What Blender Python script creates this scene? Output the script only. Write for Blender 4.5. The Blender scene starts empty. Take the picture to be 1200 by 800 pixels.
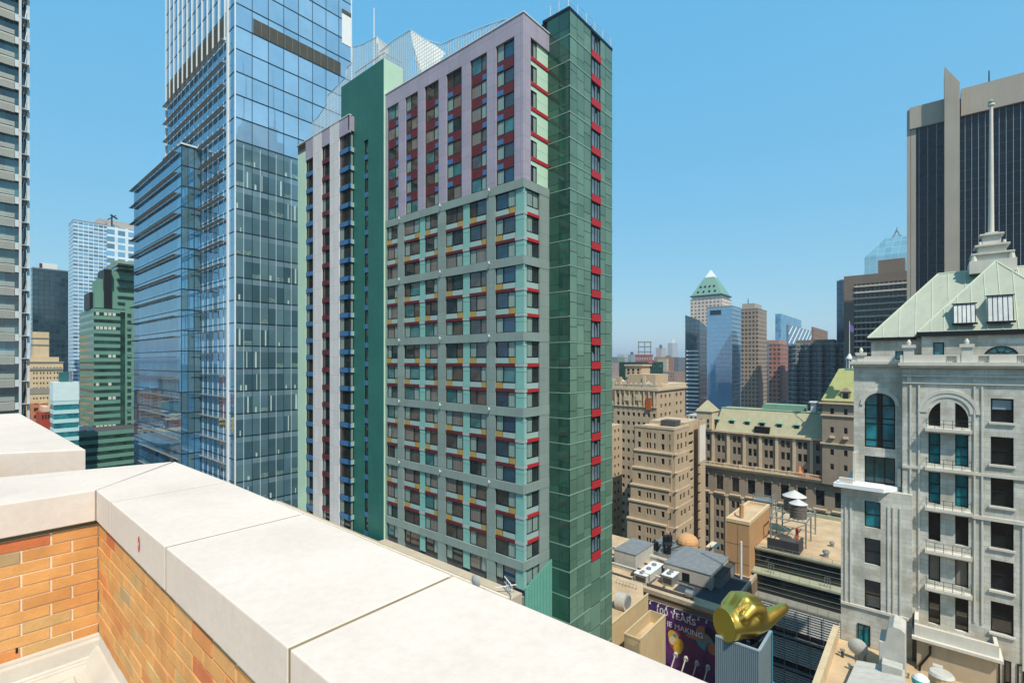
import bpy, bmesh, math, random
from mathutils import Vector, Matrix

random.seed(7)
S = bpy.context.scene
COL = S.collection

# ------------------------------------------------------------------ camera
ZC = 80.0                      # camera height above the street
YAW = math.radians(49.5)
FPX, CX, Y0 = 572.0, 600.0, 424.0
FX, FY = math.sin(YAW), math.cos(YAW)
RX, RY = math.cos(YAW), -math.sin(YAW)
cam = bpy.data.cameras.new('camera'); camo = bpy.data.objects.new('camera', cam); COL.objects.link(camo)
camo.location = (0, 0, ZC); camo.rotation_euler = (math.pi / 2, 0, -YAW)
cam.sensor_width = 36; cam.lens = 36 * FPX / 1200; cam.shift_y = (Y0 - 400) / 1200
cam.clip_start = 0.05; cam.clip_end = 40000
S.camera = camo

# ------------------------------------------------------------------ sky, sun, exposure
SUNV = Vector((-0.30, -0.50, 0.84)).normalized()
w = bpy.data.worlds.new('World'); S.world = w; w.use_nodes = True
nt = w.node_tree; bg = nt.nodes['Background']
sky = nt.nodes.new('ShaderNodeTexSky'); sky.sky_type = 'NISHITA'; sky.sun_disc = False
sky.sun_elevation = math.asin(SUNV.z); sky.sun_rotation = math.atan2(SUNV.x, SUNV.y) % (2 * math.pi)
sky.altitude = 0; sky.air_density = 1.0; sky.dust_density = 0.3; sky.ozone_density = 3.0
# clear early summer air: the Nishita sky pulled towards a deeper, more even cyan blue
mul = nt.nodes.new('ShaderNodeMix'); mul.data_type = 'RGBA'; mul.blend_type = 'MULTIPLY'; mul.inputs[0].default_value = 1; mul.inputs[7].default_value = (.54, .376, .13, 1)
add = nt.nodes.new('ShaderNodeMix'); add.data_type = 'RGBA'; add.blend_type = 'ADD'; add.inputs[0].default_value = 1; add.inputs[7].default_value = (.36, 2.3, 4.5, 1)
nt.links.new(sky.outputs[0], mul.inputs[6]); nt.links.new(mul.outputs[2], add.inputs[6]); nt.links.new(add.outputs[2], bg.inputs[0]); bg.inputs[1].default_value = 0.15
sl = bpy.data.lights.new('sun', 'SUN'); sl.energy = 5.0; sl.angle = math.radians(0.53); sl.color = (1, 0.91, 0.79)
so = bpy.data.objects.new('sun', sl); COL.objects.link(so)
so.rotation_euler = (-SUNV).to_track_quat('-Z', 'Y').to_euler(); so.location = (0, 0, 300)
S.view_settings.view_transform = 'Standard'; S.view_settings.look = 'None'
S.view_settings.exposure = 0.15; S.view_settings.gamma = 1; S.view_settings.use_curve_mapping = False
S.cycles.max_bounces = 6; S.cycles.glossy_bounces = 3; S.cycles.diffuse_bounces = 3
S.cycles.caustics_reflective = False; S.cycles.caustics_refractive = False

# ------------------------------------------------------------------ measuring helpers (all z are metres above the camera)
def ray(px):
    t = (px - CX) / FPX
    return FX + t * RX, FY + t * RY
def yX(px, X): r = ray(px); return X * r[1] / r[0]
def xY(px, Y): r = ray(px); return Y * r[0] / r[1]
def zX(px, py, X): return (Y0 - py) * X / ray(px)[0] / FPX
def zY(px, py, Y): return (Y0 - py) * Y / ray(px)[1] / FPX
def at(px, d): r = ray(px); return r[0] * d, r[1] * d
def zd(py, d): return (Y0 - py) * d / FPX
def grd(px, py, z):            # where the sight line meets the level z
    d = -z * FPX / (py - Y0); r = ray(px); return r[0] * d, r[1] * d

# ------------------------------------------------------------------ materials
def lin(h):
    h = h.lstrip('#'); v = [int(h[i:i + 2], 16) / 255 for i in (0, 2, 4)]
    return tuple(((c + .055) / 1.055) ** 2.4 if c > .04045 else c / 12.92 for c in v) + (1,)
class NT:
    def __init__(s, name):
        s.m = bpy.data.materials.new(name); s.m.use_nodes = True; s.t = s.m.node_tree
        s.b = s.t.nodes['Principled BSDF']
    def n(s, k, **kw):
        x = s.t.nodes.new(k)
        for a, v in kw.items():
            if a in x.inputs: x.inputs[a].default_value = v
            else: setattr(x, a, v)
        return x
    def l(s, a, b): s.t.links.new(a, b)
    def mix(s, fac, c1, c2, mode='MIX'):
        x = s.n('ShaderNodeMix', data_type='RGBA', blend_type=mode)
        for i, v in ((0, fac), (6, c1), (7, c2)):
            if hasattr(v, 'is_output'): s.l(v, x.inputs[i])
            else: x.inputs[i].default_value = v
        return x.outputs[2]
    def math(s, op, a, b=0.0):
        x = s.n('ShaderNodeMath', operation=op)
        for i, v in ((0, a), (1, b)):
            if hasattr(v, 'is_output'): s.l(v, x.inputs[i])
            else: x.inputs[i].default_value = v
        return x.outputs[0]
    def noise(s, scale, detail=4, rough=.6, vec=None, stretch=None):
        tc = s.n('ShaderNodeTexCoord'); v = tc.outputs['Object'] if vec is None else vec
        if stretch:
            mp = s.n('ShaderNodeMapping'); mp.inputs['Scale'].default_value = stretch; s.l(v, mp.inputs[0]); v = mp.outputs[0]
        x = s.n('ShaderNodeTexNoise'); x.inputs['Scale'].default_value = scale; x.inputs['Detail'].default_value = detail
        x.inputs['Roughness'].default_value = rough; s.l(v, x.inputs['Vector']); return x.outputs[0]
    def ramp(s, f, a, b):
        x = s.n('ShaderNodeMapRange'); x.inputs[1].default_value = a; x.inputs[2].default_value = b; s.l(f, x.inputs[0]); return x.outputs[0]

def dark(c, k): return (c[0] * k, c[1] * k, c[2] * k, 1)
def matte(name, hexc, rough=.8, var=.25, scale=.6, streak=.15, bump=.0, bscale=20, spec=.3, metal=0, fine=.1, joint=None):
    """plain painted or stony surface with blotches, rain streaks and fine grain"""
    M = NT(name); c = lin(hexc)
    col = M.mix(M.ramp(M.noise(scale, 5), .3, .7), dark(c, 1 - var), dark(c, 1 + var * .5))
    if streak:
        f = M.ramp(M.noise(.9, 4, .7, stretch=(1, 1, .06)), .5, .78)
        col = M.mix(M.math('MULTIPLY', f, streak), col, dark(c, .45))
    if fine:
        f = M.noise(scale * 22, 3); col = M.mix(M.math('MULTIPLY', M.ramp(f, .35, .7), fine), col, dark(c, .6))
    if joint:                                   # dark sealant lines and slight tone shifts from panel to panel
        tc = M.n('ShaderNodeTexCoord'); sp = M.n('ShaderNodeSeparateXYZ'); M.l(tc.outputs['Object'], sp.inputs[0])
        u = M.math('DIVIDE', M.math('ADD', sp.outputs[0], sp.outputs[1]), joint[0]); v = M.math('DIVIDE', sp.outputs[2], joint[1])
        ln = M.math('MAXIMUM', M.math('LESS_THAN', M.math('FRACT', u), joint[2] / joint[0]), M.math('LESS_THAN', M.math('FRACT', v), joint[2] / joint[1]))
        cb = M.n('ShaderNodeCombineXYZ'); M.l(M.math('FLOOR', u), cb.inputs[0]); M.l(M.math('FLOOR', v), cb.inputs[1])
        wn = M.n('ShaderNodeTexWhiteNoise'); wn.noise_dimensions = '2D'; M.l(cb.outputs[0], wn.inputs[0])
        col = M.mix(M.math('MULTIPLY', wn.outputs[0], .22), col, dark(c, .55)); col = M.mix(M.math('MULTIPLY', ln, .55), col, dark(c, .25))
    M.l(col, M.b.inputs['Base Color']); M.b.inputs['Roughness'].default_value = rough
    M.b.inputs['Specular IOR Level'].default_value = spec; M.b.inputs['Metallic'].default_value = metal
    if bump:
        bp = M.n('ShaderNodeBump'); bp.inputs['Strength'].default_value = bump; bp.inputs['Distance'].default_value = .02
        M.l(M.noise(bscale, 5), bp.inputs['Height']); M.l(bp.outputs[0], M.b.inputs['Normal'])
    return M.m
def glass(name, hexc, ior=1.6, rough=.03, var=.4, scale=.35, tint=None):
    """glazing seen from outside: dark room colour under a reflecting coat"""
    M = NT(name); c = lin(hexc)
    M.l(M.mix(M.ramp(M.noise(scale, 3), .35, .7), dark(c, 1 - var), dark(c, 1 + var)), M.b.inputs['Base Color'])
    M.b.inputs['Roughness'].default_value = rough; M.b.inputs['IOR'].default_value = ior
    if tint: M.b.inputs['Specular Tint'].default_value = lin(tint)
    return M.m
def curtain(name, hexc, ior=1.5):
    M = NT(name); c = lin(hexc)
    tc = M.n('ShaderNodeTexCoord'); sp = M.n('ShaderNodeSeparateXYZ'); M.l(tc.outputs['Object'], sp.inputs[0])
    u = M.math('ADD', sp.outputs[0], sp.outputs[1]); cb = M.n('ShaderNodeCombineXYZ'); M.l(u, cb.inputs[0])
    f = M.noise(4.5, 3, .6, vec=cb.outputs[0])
    M.l(M.mix(M.ramp(f, .35, .65), dark(c, .5), c), M.b.inputs['Base Color'])
    M.b.inputs['Roughness'].default_value = .04; M.b.inputs['IOR'].default_value = ior
    return M.m
def tower_skin(name, wall, glz, bay, floor, mort, rough=.15, ior=1.7, vary=1.0, mortz=None):
    """far facade: glazing in a regular grid of wall, by world metres along the wall and up it"""
    M = NT(name); cw, cg = lin(wall), lin(glz)
    tc = M.n('ShaderNodeTexCoord'); sp = M.n('ShaderNodeSeparateXYZ'); M.l(tc.outputs['Object'], sp.inputs[0])
    u = M.math('ADD', sp.outputs[0], sp.outputs[1])
    fu = M.math('FRACT', M.math('DIVIDE', u, bay)); fz = M.math('FRACT', M.math('DIVIDE', sp.outputs[2], floor))
    inu = M.math('GREATER_THAN', fu, mort); inz = M.math('GREATER_THAN', fz, mort if mortz is None else mortz)
    g = M.math('MULTIPLY', inu, inz)
    cb = M.n('ShaderNodeCombineXYZ'); M.l(M.math('FLOOR', M.math('DIVIDE', u, bay)), cb.inputs[0]); M.l(M.math('FLOOR', M.math('DIVIDE', sp.outputs[2], floor)), cb.inputs[1])
    wn = M.n('ShaderNodeTexWhiteNoise'); wn.noise_dimensions = '2D'; M.l(cb.outputs[0], wn.inputs[0])
    gc = M.mix(wn.outputs[0], dark(cg, 1 - .55 * vary), dark(cg, 1 + .5 * vary))
    wc = M.mix(M.ramp(M.noise(.12, 4), .3, .7), dark(cw, .85), dark(cw, 1.1))
    nz = M.n('ShaderNodeNewGeometry'); sn = M.n('ShaderNodeSeparateXYZ'); M.l(nz.outputs['Normal'], sn.inputs[0])
    side = M.math('LESS_THAN', sn.outputs[2], .5); g = M.math('MULTIPLY', g, side)
    M.l(M.mix(g, wc, gc), M.b.inputs['Base Color'])
    mr = M.n('ShaderNodeMapRange'); mr.inputs[3].default_value = .8; mr.inputs[4].default_value = rough; M.l(g, mr.inputs[0]); M.l(mr.outputs[0], M.b.inputs['Roughness'])
    mi = M.n('ShaderNodeMapRange'); mi.inputs[3].default_value = 1.3; mi.inputs[4].default_value = ior; M.l(g, mi.inputs[0]); M.l(mi.outputs[0], M.b.inputs['IOR'])
    return M.m

# ------------------------------------------------------------------ mesh builder
class MB:
    def __init__(s): s.v = []; s.f = []; s.mi = []
    def face(s, pts, mi=0):
        b = len(s.v); s.v += [tuple(p) for p in pts]; s.f.append(tuple(range(b, b + len(pts)))); s.mi.append(mi)
    def box(s, x0, x1, y0, y1, z0, z1, mi=0):
        if x0 > x1: x0, x1 = x1, x0
        if y0 > y1: y0, y1 = y1, y0
        if z0 > z1: z0, z1 = z1, z0
        b = len(s.v)
        s.v += [(x0, y0, z0), (x1, y0, z0), (x1, y1, z0), (x0, y1, z0), (x0, y0, z1), (x1, y0, z1), (x1, y1, z1), (x0, y1, z1)]
        for q in ((0, 3, 2, 1), (4, 5, 6, 7), (0, 1, 5, 4), (1, 2, 6, 5), (2, 3, 7, 6), (3, 0, 4, 7)):
            s.f.append(tuple(b + i for i in q)); s.mi.append(mi)
        return s
    def prism(s, poly, z0, z1, mi=0):
        n = len(poly); b = len(s.v)
        a = sum(poly[i][0] * poly[(i + 1) % n][1] - poly[(i + 1) % n][0] * poly[i][1] for i in range(n))
        if a < 0: poly = poly[::-1]
        zt = z1 if isinstance(z1, (list, tuple)) else [z1] * n
        if a < 0 and isinstance(z1, (list, tuple)): zt = zt[::-1]
        s.v += [(p[0], p[1], z0) for p in poly] + [(p[0], p[1], zt[i]) for i, p in enumerate(poly)]
        s.f.append(tuple(b + i for i in range(n))[::-1]); s.mi.append(mi)
        s.f.append(tuple(b + n + i for i in range(n))); s.mi.append(mi)
        for i in range(n):
            j = (i + 1) % n; s.f.append((b + i, b + j, b + n + j, b + n + i)); s.mi.append(mi)
        return s
    def tube(s, p0, p1, r0, r1=None, n=8, mi=0, caps=True):
        r1 = r0 if r1 is None else r1
        p0, p1 = Vector(p0), Vector(p1); d = (p1 - p0).normalized()
        u = d.orthogonal().normalized(); v = d.cross(u); b = len(s.v)
        for p, r in ((p0, r0), (p1, r1)):
            for i in range(n):
                a = 2 * math.pi * i / n; s.v.append(tuple(p + u * (r * math.cos(a)) + v * (r * math.sin(a))))
        for i in range(n):
            j = (i + 1) % n; s.f.append((b + i, b + j, b + n + j, b + n + i)); s.mi.append(mi)
        if caps:
            s.f.append(tuple(b + i for i in range(n))[::-1]); s.mi.append(mi)
            s.f.append(tuple(b + n + i for i in range(n))); s.mi.append(mi)
        return s
    def pyramid(s, x0, x1, y0, y1, z0, z1, tx0, tx1, ty0, ty1, mi=0):
        a = [(x0, y0, z0), (x1, y0, z0), (x1, y1, z0), (x0, y1, z0)]; t = [(tx0, ty0, z1), (tx1, ty0, z1), (tx1, ty1, z1), (tx0, ty1, z1)]
        for i in range(4):
            j = (i + 1) % 4; s.face([a[i], a[j], t[j], t[i]], mi)
        s.face(t, mi); s.face(a[::-1], mi); return s
    def build(s, name, mats, parent=None, label=None, smooth=False, bevel=0, kind=None, center=False):
        me = bpy.data.meshes.new(name)
        L = Vector(parent['_base']) if parent is not None else Vector((0, 0, 0))
        o = bpy.data.objects.new(name, me)
        off = Vector((0, 0, ZC)) - L; c = Vector((0, 0, 0))
        if parent is None or center:
            xs = [Vector(v) for v in s.v]; c = sum(xs, Vector()) / len(xs)
            if parent is None: c.z = min(v.z for v in xs)
            c = c + off; o.location = c
        me.from_pydata([tuple(Vector(v) + off - c) for v in s.v], [], s.f)
        for m in (mats if isinstance(mats, (list, tuple)) else [mats]): me.materials.append(m)
        me.polygons.foreach_set('material_index', s.mi)
        if smooth: me.polygons.foreach_set('use_smooth', [True] * len(s.f))
        me.update(); COL.objects.link(o)
        if parent is not None: o.parent = parent['_o']
        if label: o['label'] = label
        if kind: o['kind'] = kind
        if bevel:
            bv = o.modifiers.new('bevel', 'BEVEL'); bv.width = bevel; bv.segments = 2; bv.limit_method = 'ANGLE'
        return o
class Thing(dict): pass
def T(name, label, cat, x, y, z=-ZC, group=None):
    o = bpy.data.objects.new(name, None); COL.objects.link(o); o.location = (x, y, z + ZC)
    o['label'] = label; o['category'] = cat; o.empty_display_size = 1
    if group: o['group'] = group
    t = Thing(); t['_o'] = o; t['_base'] = (x, y, z + ZC); t['parts'] = {}; return t
def single(mb, name, mats, label, cat, group=None, **kw):
    o = mb.build(name, mats, None, **kw); o['label'] = label; o['category'] = cat
    if group: o['group'] = group
    return o
def struct(mb, name, mats, kind='structure', **kw):
    o = mb.build(name, mats, None, **kw); o['kind'] = kind; return o

class Fc:
    """a wall plane: kind 'x' looks towards -X (a runs along Y), kind 'y' looks towards -Y (a runs along X)"""
    def __init__(s, kind, p): s.k = kind; s.p = p
    def box(s, mb, a0, a1, z0, z1, o0, o1, mi=0):
        if s.k == 'x': mb.box(s.p - o1, s.p - o0, a0, a1, z0, z1, mi)
        else: mb.box(a0, a1, s.p - o1, s.p - o0, z0, z1, mi)
    def quad(s, mb, a0, a1, z0, z1, o, mi=0, tilt=0):
        a0, a1 = min(a0, a1), max(a0, a1); r = lambda: random.uniform(-tilt, tilt)
        tx, tz = r() * (a1 - a0), r() * (z1 - z0)
        if s.k == 'x': mb.face([(s.p - o + tx, a1, z0), (s.p - o, a0, z0), (s.p - o + tz, a0, z1), (s.p - o + tx + tz, a1, z1)], mi)
        else: mb.face([(a0, s.p - o, z0), (a1, s.p - o + tx, z0), (a1, s.p - o + tx + tz, z1), (a0, s.p - o + tz, z1)], mi)
    def pt(s, a, z, o=0): return (s.p - o, a, z) if s.k == 'x' else (a, s.p - o, z)
    def right(s): return -1 if s.k == 'x' else 1      # sign of a towards the picture's right
    def a(s, px): return yX(px, s.p) if s.k == 'x' else xY(px, s.p)

def queue(t, name, fn, face, a0, a1, z0, z1, mats, **kw):
    c = Vector(face.pt((a0 + a1) / 2, (z0 + z1) / 2)); n = Vector((-1, 0, 0)) if face.k == 'x' else Vector((0, -1, 0))
    size = abs(a1 - a0) * abs(z1 - z0) * max(.01, -(c.normalized().dot(n))) / c.length_squared
    r = ray(0); d = c.x * FX + c.y * FY; px = CX + FPX * (c.x * RX + c.y * RY) / max(d, .1); py = Y0 - FPX * c.z / max(d, .1)
    if not (-20 < px < 1220 and -20 < py < 820): size *= .001
    t['parts'].setdefault(name, []).append((size, fn, face, a0, a1, z0, z1, mats, kw))
def trim(mb):
    used = sorted({i for f in mb.f for i in f}); m = {v: i for i, v in enumerate(used)}
    mb.v = [mb.v[i] for i in used]; mb.f = [tuple(m[i] for i in f) for f in mb.f]
def under(o, part):
    """make a part a sub-part of another part of the same thing"""
    o.parent = part; o.location = o.location - part.location; return o
def flush(t, cap=100):
    """every queued part its own mesh; past the cap the smallest in view are one more mesh"""
    for name, L in t['parts'].items():
        L.sort(key=lambda q: -q[0])
        for q in L[:cap]:
            mb = MB(); q[1](mb, *q[2:7], 0, **q[8])
            if q[1] is f_win:                       # the frame is the window, its glazing a sub-part
                fr, pn = MB(), MB()
                for m_ in (fr, pn): m_.v = mb.v
                for f, k in zip(mb.f, mb.mi): m_ = fr if k == 0 else pn; m_.f.append(f); m_.mi.append(k)
                trim(fr); trim(pn); o = fr.build(name, q[7], t, center=True); under(pn.build('pane', q[7], t, center=True), o)
            else:
                o = mb.build(name, q[7], t, center=True)
                if 'sub' in q[8]: pass
        if len(L) > cap:
            mb = MB(); ms = []
            for q in L[cap:]:
                base = len(ms)
                key = [m.name for m in ms]
                idx = {}
                k0 = len(mb.mi)
                q[1](mb, *q[2:7], 0, **q[8])
                for i, m in enumerate(q[7]):
                    if m.name not in [x.name for x in ms]: ms.append(m)
                    idx[i] = [x.name for x in ms].index(m.name)
                for k in range(k0, len(mb.mi)): mb.mi[k] = idx[mb.mi[k]]
            mb.build(name, ms, t, kind='stuff')
    t['parts'] = {}
def f_panel(mb, face, a0, a1, z0, z1, mi, o0=0, o1=.1): face.box(mb, a0, a1, z0, z1, o0, o1, 0)
def f_win(mb, face, a0, a1, z0, z1, mi, o=0, mull=(), rail=(), fr=.085, kinds=(1,), dep=.08, arch=False):
    """a window: frame bars standing proud of the panes; mull / rail are fractions across / up; kinds = slot of each pane"""
    a0, a1 = min(a0, a1), max(a0, a1); W, Hh = a1 - a0, z1 - z0
    xs = [0] + [m if face.right() > 0 else 1 - m for m in mull] + [1]; xs.sort(); zs = [0] + list(rail) + [1]
    n = 0; L = []
    for j in range(len(zs) - 1):
        for i in range(len(xs) - 1):
            L.append((i, j))
    for i, j in L:
        ii = i if face.right() > 0 else len(xs) - 2 - i
        k = kinds[ii % len(kinds)]
        face.quad(mb, a0 + xs[i] * W, a0 + xs[i + 1] * W, z0 + zs[j] * Hh, z0 + zs[j + 1] * Hh, o, k, tilt=.012)
    face.box(mb, a0, a0 + fr, z0, z1, o, o + dep, 0); face.box(mb, a1 - fr, a1, z0, z1, o, o + dep, 0)
    face.box(mb, a0 + fr, a1 - fr, z0, z0 + fr, o, o + dep, 0); face.box(mb, a0 + fr, a1 - fr, z1 - fr, z1, o, o + dep, 0)
    for m in xs[1:-1]: face.box(mb, a0 + m * W - fr * .5, a0 + m * W + fr * .5, z0 + fr, z1 - fr, o, o + dep * .9, 0)
    for m in zs[1:-1]: face.box(mb, a0 + fr, a1 - fr, z0 + m * Hh - fr * .5, z0 + m * Hh + fr * .5, o, o + dep * .8, 0)

def facade(t, mb, face, a0, a1, z0, z1, cols, rows, th=.3, mi=0, win=None, wname='window', skip=None, core=None, **wk):
    """wall of thickness th in front of the plane with real openings at cols x rows, and a window set in each"""
    a0, a1 = min(a0, a1), max(a0, a1)
    cols = sorted((min(c), max(c)) for c in cols); rows = sorted(rows)
    z = z0
    for r0, r1 in rows:
        if r0 > z + 1e-4: face.box(mb, a0, a1, z, r0, -th, 0, mi)
        a = a0
        for c0, c1 in cols:
            if c0 > a + 1e-4: face.box(mb, a, c0, r0, r1, -th, 0, mi)
            a = c1
        if a1 > a + 1e-4: face.box(mb, a, a1, r0, r1, -th, 0, mi)
        z = r1
    if z1 > z + 1e-4: face.box(mb, a0, a1, z, z1, -th, 0, mi)
    if win:
        for r0, r1 in rows:
            for c0, c1 in cols:
                queue(t, wname, f_win, face, c0 + .01, c1 - .01, r0 + .01, r1 - .01, win() if callable(win) else win, o=-th + .05, **wk)
def panes(mb, face, al, zl, o=0, mis=(0,), tilt=.004):
    for i in range(len(al) - 1):
        for j in range(len(zl) - 1): face.quad(mb, al[i], al[i + 1], zl[j], zl[j + 1], o, random.choice(mis), tilt)
def lsp(a, b, n): return [a + (b - a) * i / n for i in range(n + 1)]

# ================================================================== materials used in several places
m_stone = matte('coping_stone', '#d5c8bc', .88, .09, .9, .2, .12, 70, fine=.18)
m_mortar = matte('mortar', '#e2d2bd', .95, .15, 5, 0, .3, 80)
m_black = matte('black_metal', '#15181a', .5, .2, 1, 0)
m_wframe = matte('dark_window_frame', '#1b2022', .45, .2, 1, 0)
m_white = matte('white_paint', '#d5d8d6', .6, .1, 1, .1)
m_steel = matte('galvanised_steel', '#9ea3a2', .45, .2, 2, .1, metal=.6)
m_grey = matte('grey_metal', '#7b8082', .6, .2, 1, .1)
m_roof = matte('gravel_roof', '#c2aa88', .95, .3, .25, 0, .3, 10, fine=.35)
m_tar = matte('dark_roof_felt', '#4a4a48', .9, .35, .3, 0, .2, 10)
m_beige = matte('beige_metal', '#c2ad86', .65, .1, .5, .15)
m_gravel = matte('street_asphalt', '#4c4b49', .95, .3, .05, 0)

# ================================================================== ground, river, far shore
mb = MB(); mb.face([(-9000, -9000, -ZC), (14000, -9000, -ZC), (14000, 14000, -ZC), (-9000, 14000, -ZC)])
struct(mb, 'ground', NT('city_ground').m)
g = bpy.data.materials['city_ground']; 
def _g():
    M = NT('ground_blocks'); tc = M.n('ShaderNodeTexCoord')
    v = M.n('ShaderNodeTexVoronoi'); v.inputs['Scale'].default_value = .012; M.l(tc.outputs['Object'], v.inputs['Vector'])
    a = M.mix(M.ramp(M.noise(.004, 5), .4, .62), lin('#6b655c'), lin('#5a574e'))
    b = M.mix(.4, a, v.outputs['Color'], 'SOFT_LIGHT'); M.l(b, M.b.inputs['Base Color']); M.b.inputs['Roughness'].default_value = .95
    return M.m
bpy.data.objects['ground'].data.materials[0] = _g()
mb = MB(); mb.face([(-9000, 1330, -ZC + .3), (14000, 1330, -ZC + .3), (14000, 2150, -ZC + .3), (-9000, 2150, -ZC + .3)])
def _w():
    M = NT('river_water'); M.b.inputs['Base Color'].default_value = lin('#2d5468'); M.b.inputs['Roughness'].default_value = .25
    bp = M.n('ShaderNodeBump'); bp.inputs['Strength'].default_value = .3; M.l(M.noise(.08, 4), bp.inputs['Height']); M.l(bp.outputs[0], M.b.inputs['Normal']); return M.m
struct(mb, 'river', _w())
mb = MB(); random.seed(3)
pts = []
for i in range(41):
    x = -9000 + i * 560; pts.append((x, 9500 + random.uniform(-300, 300), -ZC + 60 + 70 * random.random() + 40 * math.sin(i * .7)))
for i in range(40):
    p, q = pts[i], pts[i + 1]
    mb.face([(p[0], 8200, -ZC), (q[0], 8200, -ZC), q, p]); mb.face([p, q, (q[0], 12500, -ZC), (p[0], 12500, -ZC)])
struct(mb, 'hills', matte('far_wooded_hills', '#39493c', .95, .3, .004, 0), smooth=True)

# ================================================================== the roof terrace the camera stands on
XI, XO, YI, YO = .79, 1.56, 4.95, 5.78       # inner and outer edge of the copings
t = T('roof_parapet', 'orange brick roof parapet with broad pale stone coping in the foreground', 'parapet', 1.1, 4.9, -2.05)
jt = [4.45, 3.14, 1.70, .26, -1.2, -3.2]
m_cop = m_stone
ya = jt
# right run of coping stones with open joints
first = True
for a, b in zip([None] + jt[:-1], jt):
    mb = MB()
    if a is None: mb.prism([(XI, YI - .007), (XO - .03, YO - .015), (XO, b + .008), (XI, b + .008)], -1.24, -1)
    else: mb.box(XI, XO, b + .008, a - .008, -1.24, -1)
    mb.build('coping_stone', m_cop, t, bevel=.006)
# left run, its outer edge running out at a slant
def lo(x): return 5.76 + (1.53 - x) * .31
xs = [.24, -1.2, -2.7, -4.2]
mb = MB(); mb.prism([(XI - .006, YI), (XO - .05, YO + .0), (-.9, lo(-.9)), (-.9, YI)], -1.24, -1); mb.build('coping_stone', m_cop, t, bevel=.006)
mb = MB(); mb.prism([(-.906, YI), (-.906, lo(-.9)), (-3.5, lo(-3)), (-3.5, YI)], -1.24, -1); mb.build('coping_stone', m_cop, t, bevel=.006)
mb = MB(); mb.prism([(XI + .003, YI + .003), (XO - .032, YO - .016), (XO - .004, -3.2), (XI + .003, -3.2)], -1.237, -1.0035)
mb.prism([(XI - .02, YI + .004), (XO - .1, YO - .03), (-3.4, lo(-3) - .1), (-3.4, YI + .004)], -1.2365, -1.0045)
mb.build('joint_mortar', matte('dirty_joint', '#8a795c', .95, .2, 5, 0), t)
# brick faces: real bricks in front of a mortar bed
bcols = ['#d69e60', '#d0955a', '#d8a468', '#c8a26c', '#c9754a', '#d08c55', '#b3986e']
bm_ = [matte('brick_%s' % n, c, .9, .2, 6, .1, .3, 90, fine=.3) for n, c in zip(('ochre', 'amber', 'straw', 'buff', 'rust', 'orange', 'olive'), bcols)]
def bricks(name, face, a_from, sgn, n, zt, rows, setb):
    mb = MB(); L, Hh, j = .276, .0868, .009; random.seed(11 if sgn < 0 else 12)
    for r in range(rows):
        z1 = zt - r * Hh - j; z0 = zt - (r + 1) * Hh
        a = 0 if r % 2 == 0 else -L / 2 + .02
        for k in range(n):
            p0, p1 = max(0, a + k * L), a + (k + 1) * L - j * 1.3
            if p1 - p0 < .02: continue
            mi = random.choices(range(7), (6, 6, 5, 2.5, .35, 1.2, .35))[0]; o = random.uniform(-.001, .0015)
            face.box(mb, a_from + sgn * p0, a_from + sgn * p1, z0, z1, -.03 - setb, -setb + o * 2, mi)
    mb.build(name, bm_, t, bevel=.003)
bx, by = XI + .02, YI + .035
bricks('brick_face', Fc('y', by), bx - .004, -1, 16, -1.272, 10, 0)
bricks('brick_face', Fc('x', bx), by - .004, -1, 30, -1.272, 11, 0)
mb = MB(); mb.box(-3.4, bx, by + .006, by + .3, -2.3, -1.24); mb.box(bx + .006, bx + .3, -3.2, by + .3, -2.3, -1.245); mb.build('mortar_bed', m_mortar, t)
mb = MB(); mb.box(-3.4, bx - .002, by - .006, by + .004, -1.272, -1.2415); mb.build('soffit_flashing', matte('flashing_lead', '#57523f', .6, .2, 3, 0), t)  # dark strip painting the shade under the coping
# painted mark and weep hole
mb = MB(); c = Vector((XI - .0015, 3.68, -1.115))
mb.face([tuple(c + Vector((0, .024 * math.cos(k * .5236), .05 * math.sin(k * .5236)))) for k in range(12)][::1])
mb.face([(XI - .002, c.y + .018, c.z + .0), (XI - .002, c.y - .004, c.z + .02), (XI - .002, c.y - .004, c.z - .02)], 1)
mb.build('painted_mark', [matte('red_stamp_paint', '#c8463a', .7, .3, 30, 0), m_stone], t)
mb = MB(); mb.box(.35, .362, by - .003, by + .02, -2.09, -2.055); mb.build('weep_hole', m_black, t)
# metal flashing kerbs at the wall foot
m_fl = matte('sheet_metal_flashing', '#cfcac0', .5, .12, 4, .1, .1, 40, metal=.25)
def kerb(name, pts, ax):
    mb = MB()
    for (o0, z0), (o1, z1) in zip(pts[:-1], pts[1:]):
        if ax == 'y': mb.face([(-3.4, by - o0, z0), (bx, by - o0, z0), (bx, by - o1, z1), (-3.4, by - o1, z1)])
        else: mb.face([(bx - o0, by, z0), (bx - o1, by - 0, z1), (bx - o1, -3.2, z1), (bx - o0, -3.2, z0)])
    mb.build(name, m_fl, t)
kerb('flashing', [(.0, -2.13), (.035, -2.135), (.035, -2.155), (.075, -2.16), (.075, -2.255), (.10, -2.262), (.10, -2.27), (.13, -2.275), (.13, -2.283), (.22, -2.30), (.22, -2.36)], 'y')
kerb('flashing', [(.0, -2.13), (.012, -2.20), (.03, -2.205), (.10, -2.29), (.11, -2.29), (.17, -2.31), (.18, -2.30), (.24, -2.32), (.24, -2.38)], 'x')
mb = MB(); mb.face([(-3.4, -3.2, -2.37), (bx, -3.2, -2.37), (bx, by, -2.37), (-3.4, by, -2.37)]); struct(mb, 'terrace_floor', matte('pale_paver', '#cfc8ba', .9, .15, 2, 0, .2, 40))
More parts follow.
